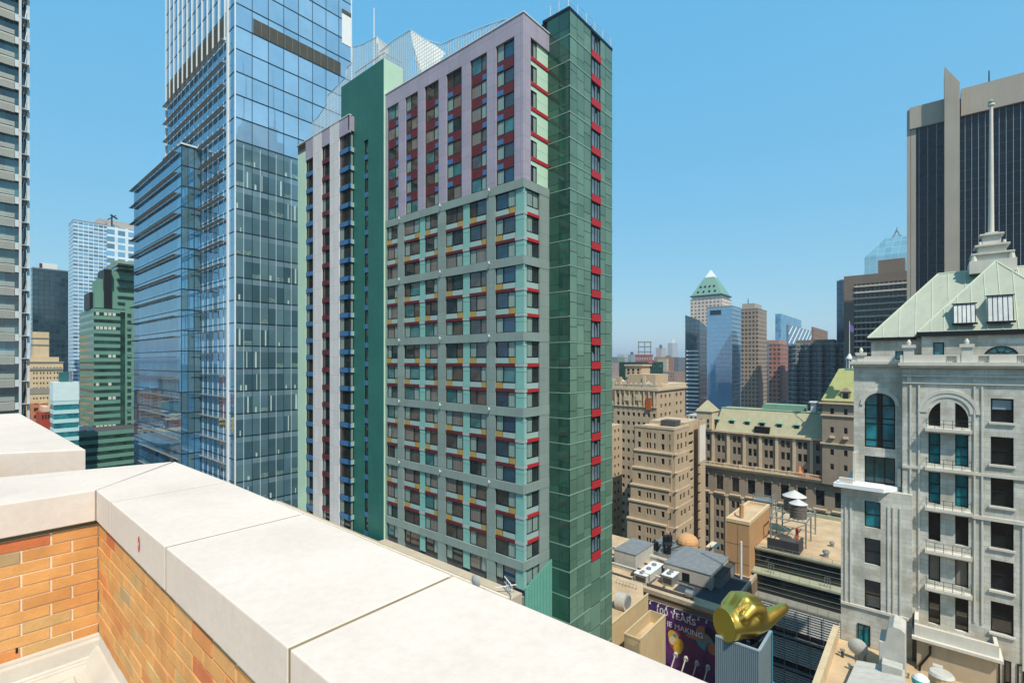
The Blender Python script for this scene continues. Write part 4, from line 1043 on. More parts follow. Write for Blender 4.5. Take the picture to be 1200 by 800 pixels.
# ================================================================== grand hotel with the green mansard roof
random.seed(61)
m_kst = matte('brown_limestone', '#988b7b', .9, .12, .2, .3, .1, 6, fine=.2); m_ksl = matte('pale_limestone_trim', '#cbb99d', .9, .12, .4, .25); m_cop_ = matte('copper_green_roof', '#a5a083', .75, .14, .35, .35); m_copd = matte('copper_green_dark', '#7fa58d', .75, .14, .35, .2)
XK = 185.0; kf = Fc('x', XK); YK0, YK1 = 4.0, yX(817, XK)
t = kh = T('mansard_hotel', 'brown limestone hotel with a pale green mansard roof and a long balustraded cornice', 'hotel', 200, 35)
zc = zX(821, 542.5, XK); ze = zX(821, 503, XK); zr = zX(835, 480, XK + 9)
bays = [yX(p, XK) for p in (826, 843.5, 862, 880.5, 899.5, 919.5, 939.5)] ; bays += [bays[-1] - 5.2, bays[-1] - 10.4, bays[-1] - 15.6]
wm = MB(); cols = []
for b in bays: cols += [(b - 1.35, b - .25), (b + .25, b + 1.35)]
Xu = XK + 1.4; uf = Fc('x', Xu)
hU = ze - zc
facade(t, wm, uf, 20, YK1, zc, ze, cols, [(zc + .5, zc + 2.4), (zc + hU * .37, zc + hU * .37 + 2.6), (zc + hU * .70, zc + hU * .70 + 2.4)], th=.5, win=[m_wframe, g_w], rail=(.5,))
wm.box(Xu + .5, XK + 22, 20.02, YK1 - .02, zc, ze - .05)
rowsL = []; 
z = zc - 12.0
while z > -ZC + 4: rowsL.append((z - 2.5, z)); z -= 4.1
rl = sorted(rowsL)
facade(t, wm, kf, YK0, YK1, -ZC, zc - 9.6, cols, rl, th=.5, win=[m_wframe, g_w], rail=(.5,))
facade(t, wm, kf, YK0, YK1, zc - 9.6, zc - 1, [(b - 1.2, b + 1.2) for b in bays], [(zc - 8.6, zc - 3.6)], th=.6, win=[m_wframe, g_w], wname='arched_window', mull=(.33, .66), rail=(.6,))
wm.box(XK + .6, XK + 22, YK0, YK1 - .02, -ZC, zc - .05)
wm.build('stone_wall', m_kst, t)
for b in bays:   # arch heads and hoods
    mb = MB(); n = 10
    for i in range(n):
        a0, a1 = math.pi * i / n, math.pi * (i + 1) / n
        mb.tube((XK - .1, b + 1.5 * math.cos(a0), zc - 3.6 + 1.5 * math.sin(a0)), (XK - .1, b + 1.5 * math.cos(a1), zc - 3.6 + 1.5 * math.sin(a1)), .28, n=5)
    mb.build('arch_moulding', m_kst, t)
    mb = MB(); kf.box(mb, b - 1.9, b + 1.9, zc - 9.9, zc - 9.5, -.1, .8); mb.build('window_ledge', m_ksl, t)
mb = MB()
for b in bays:
    for s in (-2.6,): uf.box(mb, b + s - .45, b + s + .45, zc + .05, ze - .4, .0, .45); kf.box(mb, b + s - .5, b + s + .5, -ZC, zc - 10, 0, .35)
mb.build('pilaster', m_ksl, t)
mb = MB(); kf.box(mb, YK0, YK1 + .4, zc - 1.0, zc - .2, -.3, .9); kf.box(mb, YK0, YK1 + .5, zc - .2, zc + .15, -.5, 1.3)
kf.box(mb, YK0, YK1 + .3, zc + 1.0, zc + 1.3, .5, .95)
for y in lsp(20, YK1, 9): kf.box(mb, y - .5, y + .5, zc + .16, zc + 1.45, .4, 1.05)
for y in lsp(20, YK1, 110): kf.box(mb, y - .1, y + .1, zc + .16, zc + 1.0, .6, .85)
uf.box(mb, 20, YK1 + .4, ze - .4, ze + .3, -.4, .9); kf.box(mb, YK0, YK1 + .2, zc - 10.6, zc - 10.1, 0, .5)
mb.build('cornice', m_ksl, t)
# mansard roof
y0r, y1r = 20.5, yX(837, XK)
mb = MB(); mb.pyramid(Xu - .2, XK + 20, y0r, y1r, ze + .31, zr + 1.2, Xu + 5.5, XK + 15, y0r + .5, y1r - .5); mb.build('mansard_roof', m_cop_, t)
mb = MB(); mb.tube((Xu + 5.5, y0r + .5, zr + 1.25), (Xu + 5.5, y1r - .5, zr + 1.25), .3, n=6); mb.box(Xu + 6.5, XK + 13, y0r + 12, y0r + 25, zr + 1.25, zr + 3.4); mb.build('roof_ridge', m_copd, t)
for p in (839.5, 857.5, 875.5, 893, 913, 933.5):
    X = Xu + 1.6; y = yX(p, X); mb = MB(); z_ = ze + 2.6
    mb.box(X, X + 3, y - .9, y + .9, z_, z_ + 1.3); mb.pyramid(X - .15, X + 4, y - 1.1, y + 1.1, z_ + 1.31, z_ + 2.2, X + .5, X + 4, y - .05, y + .05); mb.build('dormer', m_copd, t)
    mb = MB(); mb.box(X - .06, X - .02, y - .7, y + .7, z_ + .1, z_ + 1.25); mb.build('dormer_window', g_w, t)
X = Xu + .6; y = yX(893.5, X); mb = MB(); mb.box(X - 1, X + 1.5, y - 2.4, y + 2.4, ze + .32, ze + 2.6); mb.build('roof_hut', m_black, t)
# left corner pavilion
p0, p1 = yX(816, XK), yX(834, XK); zt_ = zX(826, 482, XK)
mb = MB(); mb.box(XK + .3, XK + 8, p1, p0, ze + .3, zt_); mb.build('corner_pavilion', m_ksl, t)
mb = MB(); mb.pyramid(XK - .1, XK + 8.3, p1 - .4, p0 + .4, zt_ + .01, zX(826, 468.5, XK + 4), XK + 3.8, XK + 4.2, (p0 + p1) / 2 - .2, (p0 + p1) / 2 + .2); mb.build('pavilion_roof', m_cop_, t)
for q in (491, 497):
    for p in (821, 829): f = Fc('x', XK + .3); queue(t, 'window', f_win, f, f.a(p), f.a(p + 2), zX(p, q + 4, XK), zX(p, q, XK), [m_wframe, g_w], o=.03)
# right tower
XR = XK - 1.5; rf = Fc('x', XR); yr1, yr0 = yX(963.5, XR), 7.0
zrt = zX(965, 469, XR)
wm = MB(); facade(t, wm, rf, yr0, yr1, zc - 1, zrt, [(yX(p + 4.2, XR), yX(p, XR)) for p in (973, 989, 1003)], [(zX(975, q + 7, XR), zX(975, q, XR)) for q in (478, 500, 526, 543)], th=.5, win=[m_wframe, g_w], rail=(.5,))
wm.box(XR + .5, XK + 18, yr0, yr1 - .02, zc - 1, zrt - .05); wm.build('corner_tower', m_kst, t)
mb = MB()
for q, o in ((471, .9), (485, .4), (518, .5)): rf.box(mb, yr0, yr1 + o, zX(965, q + 1.6, XR), zX(965, q, XR), -.3, o)
for p in (975, 991): rf.box(mb, yX(p + 3.5, XR), yX(p - 2.5, XR), zX(965, 512, XR), zX(965, 510, XR), 0, 1)
mb.build('tower_moulding', m_ksl, t)
mb = MB(); mb.pyramid(XR - .3, XK + 18, yr0 - 12, yr1 + .3, zrt + .01, zX(985, 432, XR + 5), XR + 5, XK + 12, yr0 - 8, yX(983, XR + 5)); mb.build('tower_roof', matte('yellow_green_copper', '#a9ae74', .75, .14, .4, .35), t)
mb = MB(); y = yX(991, XR); mb.box(XR + .2, XR + 3, y - 1.2, y + 1.2, zrt + .1, zrt + 3); mb.pyramid(XR, XR + 3.4, y - 1.5, y + 1.5, zrt + 3.01, zrt + 4.4, XR + .5, XR + 3.4, y - .1, y + .1); mb.build('tower_dormer', m_kst, t)
mb = MB(); mb.box(XR + .12, XR + .18, y - .7, y + .7, zrt + .2, zrt + 2.6); mb.build('dormer_window', g_w, t)
mb = MB(); mb.box(XK + 7, XK + 10, yX(956, XK + 7), yX(950, XK + 7), ze, zX(953, 472, XK + 7)); mb.box(XK + 6.6, XK + 10.4, yX(957.5, XK + 7), yX(948, XK + 7), zX(953, 472, XK + 7) + .01, zX(953, 470.6, XK + 7)); mb.build('roof_tank', m_white, t)
mb = MB(); mb.box(XK - 1.2, XK + 1.3, yX(985, XK), yX(938, XK), zc + .16, zc + .34); mb.build('orange_terrace', matte('orange_tile', '#c1734d', .9, .15, 1, .1), t)
mb = MB(); yy = yX(937, XK); mb.tube((XK, yy, zc + .35), (XK, yy, zc + 3.2), .9, .3, n=8); mb.build('orange_awning', matte('orange_canvas', '#d98650', .8, .1, 1, 0), t)
flush(t)
t = T('cupola_flagpole', 'white cupola with flagpole and a limp purple flag above the yellow green corner roof', 'flagpole', *[*at(995.5, 150)], zd(434, 150))
x, y = at(995.5, 150); z0 = zd(434, 150)
mb = MB(); mb.box(x - 1.1, x + 1.1, y - 1.1, y + 1.1, z0, z0 + .7, 1)
for i in range(6): a = i * math.pi / 3; mb.tube((x + .8 * math.cos(a), y + .8 * math.sin(a), z0 + .7), (x + .8 * math.cos(a), y + .8 * math.sin(a), z0 + 3.4), .16, n=6)
mb.tube((x, y, z0 + 3.4), (x, y, z0 + 3.8), 1.1, n=12); mb.tube((x, y, z0 + 3.8), (x, y, z0 + 5.2), .95, .15, n=12); mb.build('cupola', [m_white, m_copd], t)
mb = MB(); mb.tube((x, y, z0 + 5.1), (x, y, zd(376, 150)), .12, .07, n=6); mb.build('pole', m_white, t)
mb = MB(); zt_ = zd(379, 150); L = []
for j in range(7):
    L.append([(x + .15 + RX * i * .22 + .12 * math.sin(i * 1.3 + j * .5), y + RY * i * .22 + .12 * math.cos(i * 1.7 + j * .4), zt_ - j * .35 - i * .18) for i in range(6)])
for j in range(6):
    for i in range(5): mb.face([L[j][i], L[j + 1][i], L[j + 1][i + 1], L[j][i + 1]])
o = mb.build('flag', matte('purple_flag', '#6d5fa8', .8, .1, 1, 0), t, smooth=True); sm = o.modifiers.new('s', 'SOLIDIFY'); sm.thickness = .02

# ================================================================== white marble building at the right
random.seed(71)
m_mar = None
def marble():
    M = NT('weathered_marble'); tc = M.n('ShaderNodeTexCoord'); sp = M.n('ShaderNodeSeparateXYZ'); M.l(tc.outputs['Object'], sp.inputs[0])
    cb = M.n('ShaderNodeCombineXYZ'); M.l(M.math('ADD', sp.outputs[0], sp.outputs[1]), cb.inputs[0]); M.l(sp.outputs[2], cb.inputs[1])
    br = M.n('ShaderNodeTexBrick'); br.inputs['Scale'].default_value = 1; br.inputs['Brick Width'].default_value = 1.5; br.inputs['Row Height'].default_value = .55; br.inputs['Mortar Size'].default_value = .012
    br.inputs['Color1'].default_value = lin('#bfbeb4'); br.inputs['Color2'].default_value = lin('#d4d2c8'); br.inputs['Mortar'].default_value = lin('#88867b'); M.l(cb.outputs[0], br.inputs[0])
    c = M.mix(M.ramp(M.noise(.35, 6, .65), .42, .7), br.outputs[0], lin('#9c998c'))
    c = M.mix(M.math('MULTIPLY', M.ramp(M.noise(1.1, 5, .7, stretch=(1, 1, .09)), .5, .75), .45), c, lin('#85816f'))
    c = M.mix(M.math('MULTIPLY', M.ramp(M.noise(.5, 5, .7, stretch=(.3, .3, 1.6)), .55, .7), .3), c, lin('#b39c7a'))
    M.l(c, M.b.inputs['Base Color']); M.b.inputs['Roughness'].default_value = .75
    bp = M.n('ShaderNodeBump'); bp.inputs['Strength'].default_value = .25; bp.inputs['Distance'].default_value = .03; M.l(br.outputs[1], bp.inputs['Height']); bp.invert = True; M.l(bp.outputs[0], M.b.inputs['Normal']); return M.m
m_mar = marble(); m_mart = matte('marble_trim', '#cfcbbf', .75, .1, .8, .3, .1, 20, fine=.15)
m_cg = matte('standing_seam_green_copper', '#a3a999', .7, .09, .5, .28); m_seam = matte('copper_seam', '#c0ccb6', .7, .08, 1, .1)
g_mt = glass('teal_tinted_window', '#17717a', 1.7, .04, .5, .4); g_md = glass('black_window', '#1a2023', 1.9, .04, .5, .4)
XL = 72.0; XW2 = 73.0
t = mbd = T('marble_mansion_block', 'weathered white marble building with a pale green hipped roof at the right edge', 'building', 85, -4)
f = Fc('x', XL); fw = Fc('x', XW2)                   # main bay and recessed left wing
z_ = lambda py, px=1110, X=XL: zX(px, py, X)
yM = yX(1057.5, XL); yW = yX(1000.5, XW2); yR = -28
zcn = z_(431, 1100)
mb = MB()
# main bay wall with openings
LC = [(1088, 1102), (1119.3, 1135)]
RC = [(1161, 1188), (1216, 1243), (1300, 1330)]
def zz(py): return zX(1110, py, XL)
rows_arch = [(470, 500), (508, 545), (554, 592), (601, 636), (648, 684), (694, 735)]
rowsR = [(467, 495), (512, 545), (561, 594), (609.5, 643), (657.5, 693), (706.5, 743)]
cA = [(f.a(q), f.a(p)) for p, q in LC]
ymid = yX(1148, XL)
facade(t, mb, f, ymid, yM, -ZC, zcn, cA, [(zz(b), zz(a)) for a, b in rows_arch], th=.5)
facade(t, mb, f, yR, ymid, -ZC, zcn, [(f.a(q), f.a(p)) for p, q in RC], [(zX(1175, b, XL), zX(1175, a, XL)) for a, b in rowsR], th=.5)
mb.box(XL + .5, XL + 18, yR, yM - .02, -ZC, zcn - .02)
# recessed left wing, upper
zsl = zX(1030, 571, XW2)
wcols = [(fw.a(1049), fw.a(1013))]
facade(t, mb, fw, yM + .001, yW, zsl, zX(1030, 429, XW2), wcols, [(zX(1030, 567, XW2), zX(1030, 535, XW2)), (zX(1030, 525, XW2), zX(1030, 461, XW2))], th=.5)
mb.box(XW2 + .5, XL + 16, yM + .002, yW - .02, zsl, zX(1030, 429, XW2) - .02)
# lower left wing, nearer and wider
XV = 71.2; fv = Fc('x', XV); yV = yX(985.5, XV)
facade(t, mb, fv, yM - .9, yV, -ZC, zsl - .01, [(fv.a(1032), fv.a(1013))], [(zX(1020, b, XV), zX(1020, a, XV)) for a, b in ((587, 618), (630.5, 661), (679.5, 713))], th=.5)
mb.box(XV + .5, XL + 16, yM - .9, yV - .02, -ZC, zsl - .03)
mb.build('marble_wall', m_mar, t)
for a, b in ((587, 618), (630.5, 661), (679.5, 713)):
    queue(t, 'window', f_win, fv, fv.a(1031.9), fv.a(1013.1), zX(1020, b, XV) + .01, zX(1020, a, XV) - .01, [m_wframe, g_mt, g_md], o=-.38, rail=(.48,), kinds=(1 if a < 600 else 2,), fr=.1)
# windows
for ri, (a, b) in enumerate(rows_arch):
    for c0, c1 in cA:
        g1 = [g_mt, g_mt, g_mt, g_md, g_md, g_md][ri] if ri else g_mt
        mats = [m_wframe, g1 if random.random() < .8 else g_md, g_md]
        if ri < 3: queue(t, 'window', f_win, f, c0 + .01, c1 - .01, zz(b) + .01, zz(a) - .01, [m_wframe, g_md, g_mt], o=-.4, rail=(.3, .6), kinds=(2 if ri else 1,), fr=.09)
        else: queue(t, 'window', f_win, f, c0 + .01, c1 - .01, zz(b) + .01, zz(a) - .01, [m_wframe, g_md, matte('grey_roller_blind', '#7d7468', .8, .1, 1, .1) if 'grey_roller_blind' not in bpy.data.materials else bpy.data.materials['grey_roller_blind']], o=-.4, rail=(.82,), kinds=(2 if (ri + len(mats)) % 2 else 1,), fr=.09)
for p, q in RC:
    for ri, (a, b) in enumerate(rowsR):
        queue(t, 'window', f_win, f, f.a(q) + .01, f.a(p) - .01, zX(1175, b, XL) + .01, zX(1175, a, XL) - .01, [m_wframe, g_md], o=-.38, rail=(.5,), fr=.13)
        queue(t, 'window_sill', f_panel, f, f.a(q) - .15, f.a(p) + .15, zX(1175, b, XL) - .22, zX(1175, b, XL), [m_mart], o0=0, o1=.18)
mbb = MB(); f.box(mbb, f.a(1187), f.a(1162), zX(1175, 480, XL), zX(1175, 469, XL), -.36, -.34); mbb.build('striped_blind', matte('slatted_blind', '#8f9ba3', .7, .1, 3, 0), t)
queue(t, 'window', f_win, fw, fw.a(1048.9), fw.a(1013.1), zX(1030, 566.8, XW2), zX(1030, 535.2, XW2), [m_wframe, glass('dark_teal_window', '#123f40', 1.6, .04)], o=-.4, mull=(.33, .66), fr=.1)
queue(t, 'window', f_win, fw, fw.a(1048.9), fw.a(1013.1), zX(1030, 524.8, XW2), zX(1030, 461.2, XW2), [m_wframe, g_mt, matte('bronze_mullion', '#3a302a', .6, .1, 1, 0)], o=-.42, mull=(.43, .58), rail=(.14, .44, .54, .78), kinds=(1, 2, 1), fr=.12)
# stone spandrel corners that turn the big openings into arches
def arch_fill(ff, a0, a1, zt_, r, mat, o0=-.45, o1=.0):
    m2 = MB(); cy, n = (a0 + a1) / 2, 14
    rz = r
    for s in (-1, 1):
        pts = [(cy + s * (a1 - a0) / 2, zt_ - rz)]
        for i in range(n + 1):
            an = math.pi / 2 * i / n; pts.append((cy + s * (a1 - a0) / 2 * math.cos(an), zt_ - rz + rz * math.sin(an)))
        pts.append((cy + s * (a1 - a0) / 2, zt_))
        for i in range(1, len(pts) - 2):
            A_, B_ = pts[i], pts[i + 1]
            e0 = (cy + s * (a1 - a0) / 2)
            q = [(ff.p - o1, A_[0], A_[1]), (ff.p - o1, B_[0], B_[1]), (ff.p - o1, e0, B_[1]), (ff.p - o1, e0, A_[1])]
            m2.face(q if s < 0 else q[::-1])
            m2.face([(ff.p - o1, A_[0], A_[1]), (ff.p - o1, B_[0], B_[1]), (ff.p - o0, B_[0], B_[1]), (ff.p - o0, A_[0], A_[1])])
        # top strip
    m2.build('arch_head', mat, t)
arch_fill(fw, fw.a(1049), fw.a(1013), zX(1030, 461, XW2) + .01, (fw.a(1013) - fw.a(1049)) / 2 * .95, m_mar)
# arch over the pair of windows
a0, a1 = f.a(1135.2), f.a(1087.8); zt_ = zz(470)
arch_fill(f, a0, a1, zt_ + .01, 2.1, m_mar, o1=.004)
m2 = MB(); n = 22; cy = (a0 + a1) / 2; R_ = (a1 - a0) / 2 + .55
for i in range(n):
    p, q = math.pi * i / n, math.pi * (i + 1) / n
    for r0_, r1_, o in ((R_, R_ + .35, .14), (R_ - .45, R_ - .02, .08)):
        def pt(r, a, o=o): return (XL - o, cy + r * math.cos(a), zt_ - R_ + .9 + r * math.sin(a))
        m2.face([pt(r0_, p), pt(r1_, p), pt(r1_, q), pt(r0_, q)]); m2.face([pt(r1_, p), (XL, pt(r1_, p)[1], pt(r1_, p)[2]), (XL, pt(r1_, q)[1], pt(r1_, q)[2]), pt(r1_, q)])
        m2.face([pt(r0_, q), (XL, pt(r0_, q)[1], pt(r0_, q)[2]), (XL, pt(r0_, p)[1], pt(r0_, p)[2]), pt(r0_, p)])
m2.build('arch_moulding', m_mart, t)
m2 = MB(); n = 18; b0, b1 = fw.a(1049), fw.a(1013); cyw = (b0 + b1) / 2; Rw = (b1 - b0) / 2
for i in range(n):
    p, q = math.pi * i / n, math.pi * (i + 1) / n
    def pt(r, a): return (XW2 - .12, cyw + r * math.cos(a), zX(1030, 461, XW2) - Rw * .95 + r * math.sin(a))
    m2.face([pt(Rw + .03, p), pt(Rw + .4, p), pt(Rw + .4, q), pt(Rw + .03, q)]); m2.face([pt(Rw + .4, p), (XW2,) + pt(Rw + .4, p)[1:], (XW2,) + pt(Rw + .4, q)[1:], pt(Rw + .4, q)])
m2.build('arch_moulding', m_mart, t)
# balconies
for i, q in enumerate((502, 548, 595.5, 646, 689.5)):
    zb = zX(1110, q, XL); y0, y1 = f.a(1139), f.a(1084); m2 = MB(); pj = .95
    f.box(m2, y0, y1, zb - .32, zb, .0, pj); f.box(m2, y0 + .15, y1 - .15, zb - .5, zb - .33, .0, pj * .7)
    bo = m2.build('balcony', m_mart, t)
    m2 = MB()
    h = .95
    for yy in lsp(y0 + .1, y1 - .1, 5): m2.tube((XL - pj + .08, yy, zb), (XL - pj + .08, yy, zb + h), .025, n=5)
    for hh in (h, h * .55): m2.tube((XL - pj + .08, y0 + .1, zb + hh), (XL - pj + .08, y1 - .1, zb + hh), .022, n=5)
    for yy in (y0 + .1, y1 - .1): m2.tube((XL, yy, zb + h), (XL - pj + .08, yy, zb + h), .022, n=5)
    under(m2.build('railing', m_black, t), bo)
# mouldings and pilasters
m2 = MB()
for px in (1066, 1076, 1141, 1150): f.box(m2, f.a(px + 2.2), f.a(px), zz(720), zz(452), 0, .12)
for px in (1198, 1206): f.box(m2, f.a(px + 2.2), f.a(px), zz(760), zz(600), 0, .12)
f.box(m2, yR, yM, zz(553), zz(549.5), 0, .14); f.box(m2, yR, f.a(1139.2), zz(602), zz(598), 0, .2); f.box(m2, yR, yM, zz(450), zz(447.5), 0, .16); f.box(m2, yR, yM, zz(441.5), zz(440), 0, .25)
for px in (990, 996, 1040, 1046, 1054): fv.box(m2, fv.a(px + 2), fv.a(px), zX(1020, 712, XV), zX(1020, 590, XV), 0, .1)
fv.box(m2, yM - .6, yV, zX(1020, 712, XV) - .3, zX(1020, 712, XV), .0, .18)
m2.build('moulding', m_mart, t)
m2 = MB()
for px in (1065.5, 1112, 1142): f.box(m2, f.a(px + 2.6), f.a(px - 2.6), zz(447.4), zz(441.7), 0, .1)
m2.build('carved_square', m_mart, t)
# main cornice and balustrade
m2 = MB(); f.box(m2, yR, yM + .2, zcn, zcn + .25, -.5, .55); f.box(m2, yR, yM + .35, zcn + .25, zcn + .6, -.5, .85)
zw = zX(1030, 429, XW2); fw.box(m2, yM + .352, yW + .25, zw, zw + .25, -.5, .5); fw.box(m2, yM + .352, yW + .4, zw + .25, zw + .55, -.5, .75)
m2.build('cornice', m_mart, t)
m2 = MB(); zb0 = zcn + .61
gaps = [(1108.5, 1121.5), (1146, 1159), (1191, 1206), (1238, 1252)]
a = yM + .2; 
for p, q in gaps + [(1500, 1500)]:
    b = max(f.a(p), yR) if p < 1400 else yR
    f.box(m2, b, a, zb0, zb0 + .85, -.3, .3)
    if p < 1400:
        f.box(m2, f.a(q), f.a(p), zb0 + .7, zb0 + .86, -.28, .28)
        for yy in lsp(f.a(q), f.a(p), 6)[1:-1]: m2.tube((XL, yy, zb0), (XL, yy, zb0 + .7), .09, n=6)
        a = f.a(q)
fw.box(m2, yM + .21, fw.a(1057.5), zw + .56, zw + 1.2, -.3, .3); fw.box(m2, fw.a(1049), yW + .2, zw + .56, zw + 1.2, -.3, .3)
m2.build('balustrade', m_mart, t)
for px, py, pw, X in ((1065, 399, 6, XL), (1133, 398, 6.5, XL), (1009, 408, 4.5, XW2), (1210, 398, 6.5, XL)):
    ff = Fc('x', X); zt_ = zX(px, py + 5, X); m2 = MB(); zbb = (zb0 if X == XL else zw + .56)
    ff.box(m2, ff.a(px + pw), ff.a(px - pw), zbb, zt_ - .35, -.5, .36); ff.box(m2, ff.a(px + pw * 1.35), ff.a(px - pw * 1.35), zt_ - .35, zt_, -.7, .5)
    y = ff.a(px); m2.tube((X + .1, y, zt_), (X + .1, y, zt_ + .25), .16, .22, n=8); m2.tube((X + .1, y, zt_ + .25), (X + .1, y, zt_ + .6), .22, .08, n=8); m2.build('pedestal', m_mart, t)
# attic walls
XAt = 73.8; fa = Fc('x', XAt); ye = fa.a(1080); zev = zX(1090, 389, XAt)
mb = MB(); 
aw = [(fa.a(1106.5), fa.a(1093.5)), (fa.a(1191), fa.a(1156))]
facade(t, mb, fa, -13, ye, zcn + .3, zev, [aw[0]], [(zX(1100, 418, XAt), zX(1100, 401, XAt))], th=.4)
mb.box(XAt + .4, XL + 17, -13, ye - .02, zcn + .3, zev - .02)
XAl = 75.0; fl_ = Fc('x', XAl); yl = fl_.a(1021); zel = zX(1040, 395.5, XAl)
facade(t, mb, fl_, ye + .02, yl, zcn + .3, zel, [(fl_.a(1058.5), fl_.a(1049))], [(zX(1055, 421, XAl), zX(1055, 411, XAl))], th=.4)
mb.box(XAl + .4, XL + 17, ye + .02, yl - .02, zcn + .3, zel - .02)
mb.build('attic_wall', m_mar, t)
queue(t, 'window', f_win, fa, aw[0][0] + .01, aw[0][1] - .01, zX(1100, 418, XAt) + .01, zX(1100, 401, XAt) - .01, [m_wframe, g_mt], o=-.2, fr=.1)
queue(t, 'window', f_win, fl_, fl_.a(1058.4), fl_.a(1049.1), zX(1055, 421, XAl), zX(1055, 411, XAl), [m_wframe, g_mt], o=-.2, fr=.1)
m2 = MB(); cy = (aw[1][0] + aw[1][1]) / 2; rr = (aw[1][1] - aw[1][0]) / 2; zb_ = zX(1173, 417, XAt); n = 16
for i in range(n):
    p, q = math.pi * i / n, math.pi * (i + 1) / n
    P_ = lambda r, a, o: (XAt - o, cy + r * math.cos(a), zb_ + r * .82 * math.sin(a))
    m2.face([(XAt - .03, cy, zb_), P_(rr, q, .03), P_(rr, p, .03)], 1); m2.face([P_(rr, p, .1), P_(rr + .18, p, .1), P_(rr + .18, q, .1), P_(rr, q, .1)], 0)
    m2.face([P_(rr + .18, p, .1), P_(rr + .18, p, 0), P_(rr + .18, q, 0), P_(rr + .18, q, .1)], 0)
for a in (.6, 1.2, 1.94, 2.54): m2.tube((XAt - .06, cy, zb_), P_(rr, a, .06), .035, n=5, mi=0)
for i in range(8): m2.tube(P_(rr * .5, math.pi * i / 8, .06), P_(rr * .5, math.pi * (i + 1) / 8, .06), .035, n=5, mi=0)
m2.tube((XAt - .06, cy - rr, zb_), (XAt - .06, cy + rr, zb_), .06, n=5, mi=0)
m2.build('half_round_window', [m_wframe, g_mt], t)
# roofs
ap = (79.6, -5.9, zX(1167, 306, 79.6)); e0 = XAt - .35; e1 = 85.4
yl0, yl1 = -13.0, ye + .35
c4 = [(e0, yl1, zev + .02), (e0, yl0, zev + .02), (e1, yl0, zev + .02), (e1, yl1, zev + .02)]
mb = MB()
for i in range(4): mb.face([c4[(i + 1) % 4], c4[i], ap])
mb.face(c4); mb.build('hipped_roof', m_cg, t)
el0, el1 = XAl - .35, 90.0; ry = -.9; zrg = zX(1099, 321, 82.2)
k4 = [(el0, yl + .35, zel + .02), (el0, -14, zel + .02), (el1, -14, zel + .02), (el1, yl + .35, zel + .02)]; r0_, r1_ = (82.2, ry, zrg), (82.2, -14, zrg)
mb = MB(); mb.face([k4[1], k4[0], r0_, r1_]); mb.face([k4[0], k4[3], r0_]); mb.face([k4[3], k4[2], r1_, r0_]); mb.face([k4[2], k4[1], r1_]); mb.face(k4); mb.build('rear_hipped_roof', m_cg, t)
m2 = MB()
def seam_tri(A_, B_, C_, n):          # seams up the slope of triangle/quad from eave A-B to apex C
    A_, B_, C_ = Vector(A_), Vector(B_), Vector(C_); e = (B_ - A_); tC = (C_ - A_).dot(e) / e.length_squared; up = C_ - (A_ + e * tC)
    nrm = e.cross(up).normalized(); nrm = nrm if nrm.z > 0 else -nrm
    for i in range(1, n):
        s = i / n; h = s / tC if s < tC else (1 - s) / (1 - tC); h = min(1, h)
        p0 = A_ + e * s + nrm * .02; m2.tube(p0, p0 + up * h, .045, n=4)
seam_tri(c4[0], c4[1], ap, 12); seam_tri(c4[3], c4[0], ap, 12)
nn = 13
for i in range(1, nn):
    y = k4[0][1] + (-14 - k4[0][1]) * i / nn; s = min(1, (k4[0][1] - y) / (k4[0][1] - ry)); m2.tube((el0, y, zel + .05), (el0 + (82.2 - el0) * s, y, zel + .05 + (zrg - zel) * s), .045, n=4)
m2.tube(c4[0], ap, .1, n=5); m2.tube(c4[1], ap, .1, n=5); m2.tube(k4[0], r0_, .1, n=5); m2.tube(r0_, r1_, .12, n=5)
m2.build('roof_seam', m_seam, t)
m2 = MB(); m2.box(e0 - .1, e0 + .3, yl0, yl1 + .1, zev - .5, zev + .0); m2.box(el0 - .1, el0 + .3, yl1 + .11, yl + .45, zel - .35, zel + .0); m2.box(e0 + .31, e1, yl1 - .2, yl1 + .1, zev - .5, zev); m2.build('dark_eave_gutter', m_black, t)
# roof hatches
for p, q, r, s in ((1117.5, 1143, 357, 379), (1157.5, 1187.5, 347.5, 377)):
    sl_ = (ap[2] - zev) / (ap[0] - e0); zb_ = zX(p, s, XAt + .6); 
    X = e0 + (zb_ - zev) / sl_ - .1
    y0, y1 = yX(q, X), yX(p, X); zt_ = zX(p, r, X + .5); m2 = MB()
    m2.prism([(X - .35, zb_), (X + 2.2, zb_ + .2), (X + 2.4, zt_ + .3), (X + .75, zt_)], 0, 1) if False else None
    pts = [(X - .5, zb_), (X + 1.6, zb_ + .2), (X + (zt_ - zb_) / sl_ + .4, zt_), (X + .35, zt_)]
    A_ = [(px_, y0, pz) for px_, pz in pts]; B_ = [(px_, y1, pz) for px_, pz in pts]
    m2.face(A_); m2.face(B_[::-1])
    for i in range(4): j = (i + 1) % 4; m2.face([A_[j], A_[i], B_[i], B_[j]])
    ho = m2.build('roof_hatch', matte('hatch_zinc', '#ccd0cc', .6, .15, 1.5, .2), t, label='grey metal roof hatch')
    m2 = MB(); n = 5
    for i in range(n + 1): y = y0 + (y1 - y0) * i / n; m2.tube((X - .5, y, zb_ + .05), (X + .35, y, zt_), .035, n=4)
    m2.box(X - .75, X - .3, y0 - .15, y1 + .15, zb_ - .22, zb_ - .02); m2.box(X + .2, X + .8, y0 - .15, y1 + .15, zt_ + .01, zt_ + .1)
    under(m2.build('hatch_frame', m_black, t), ho)
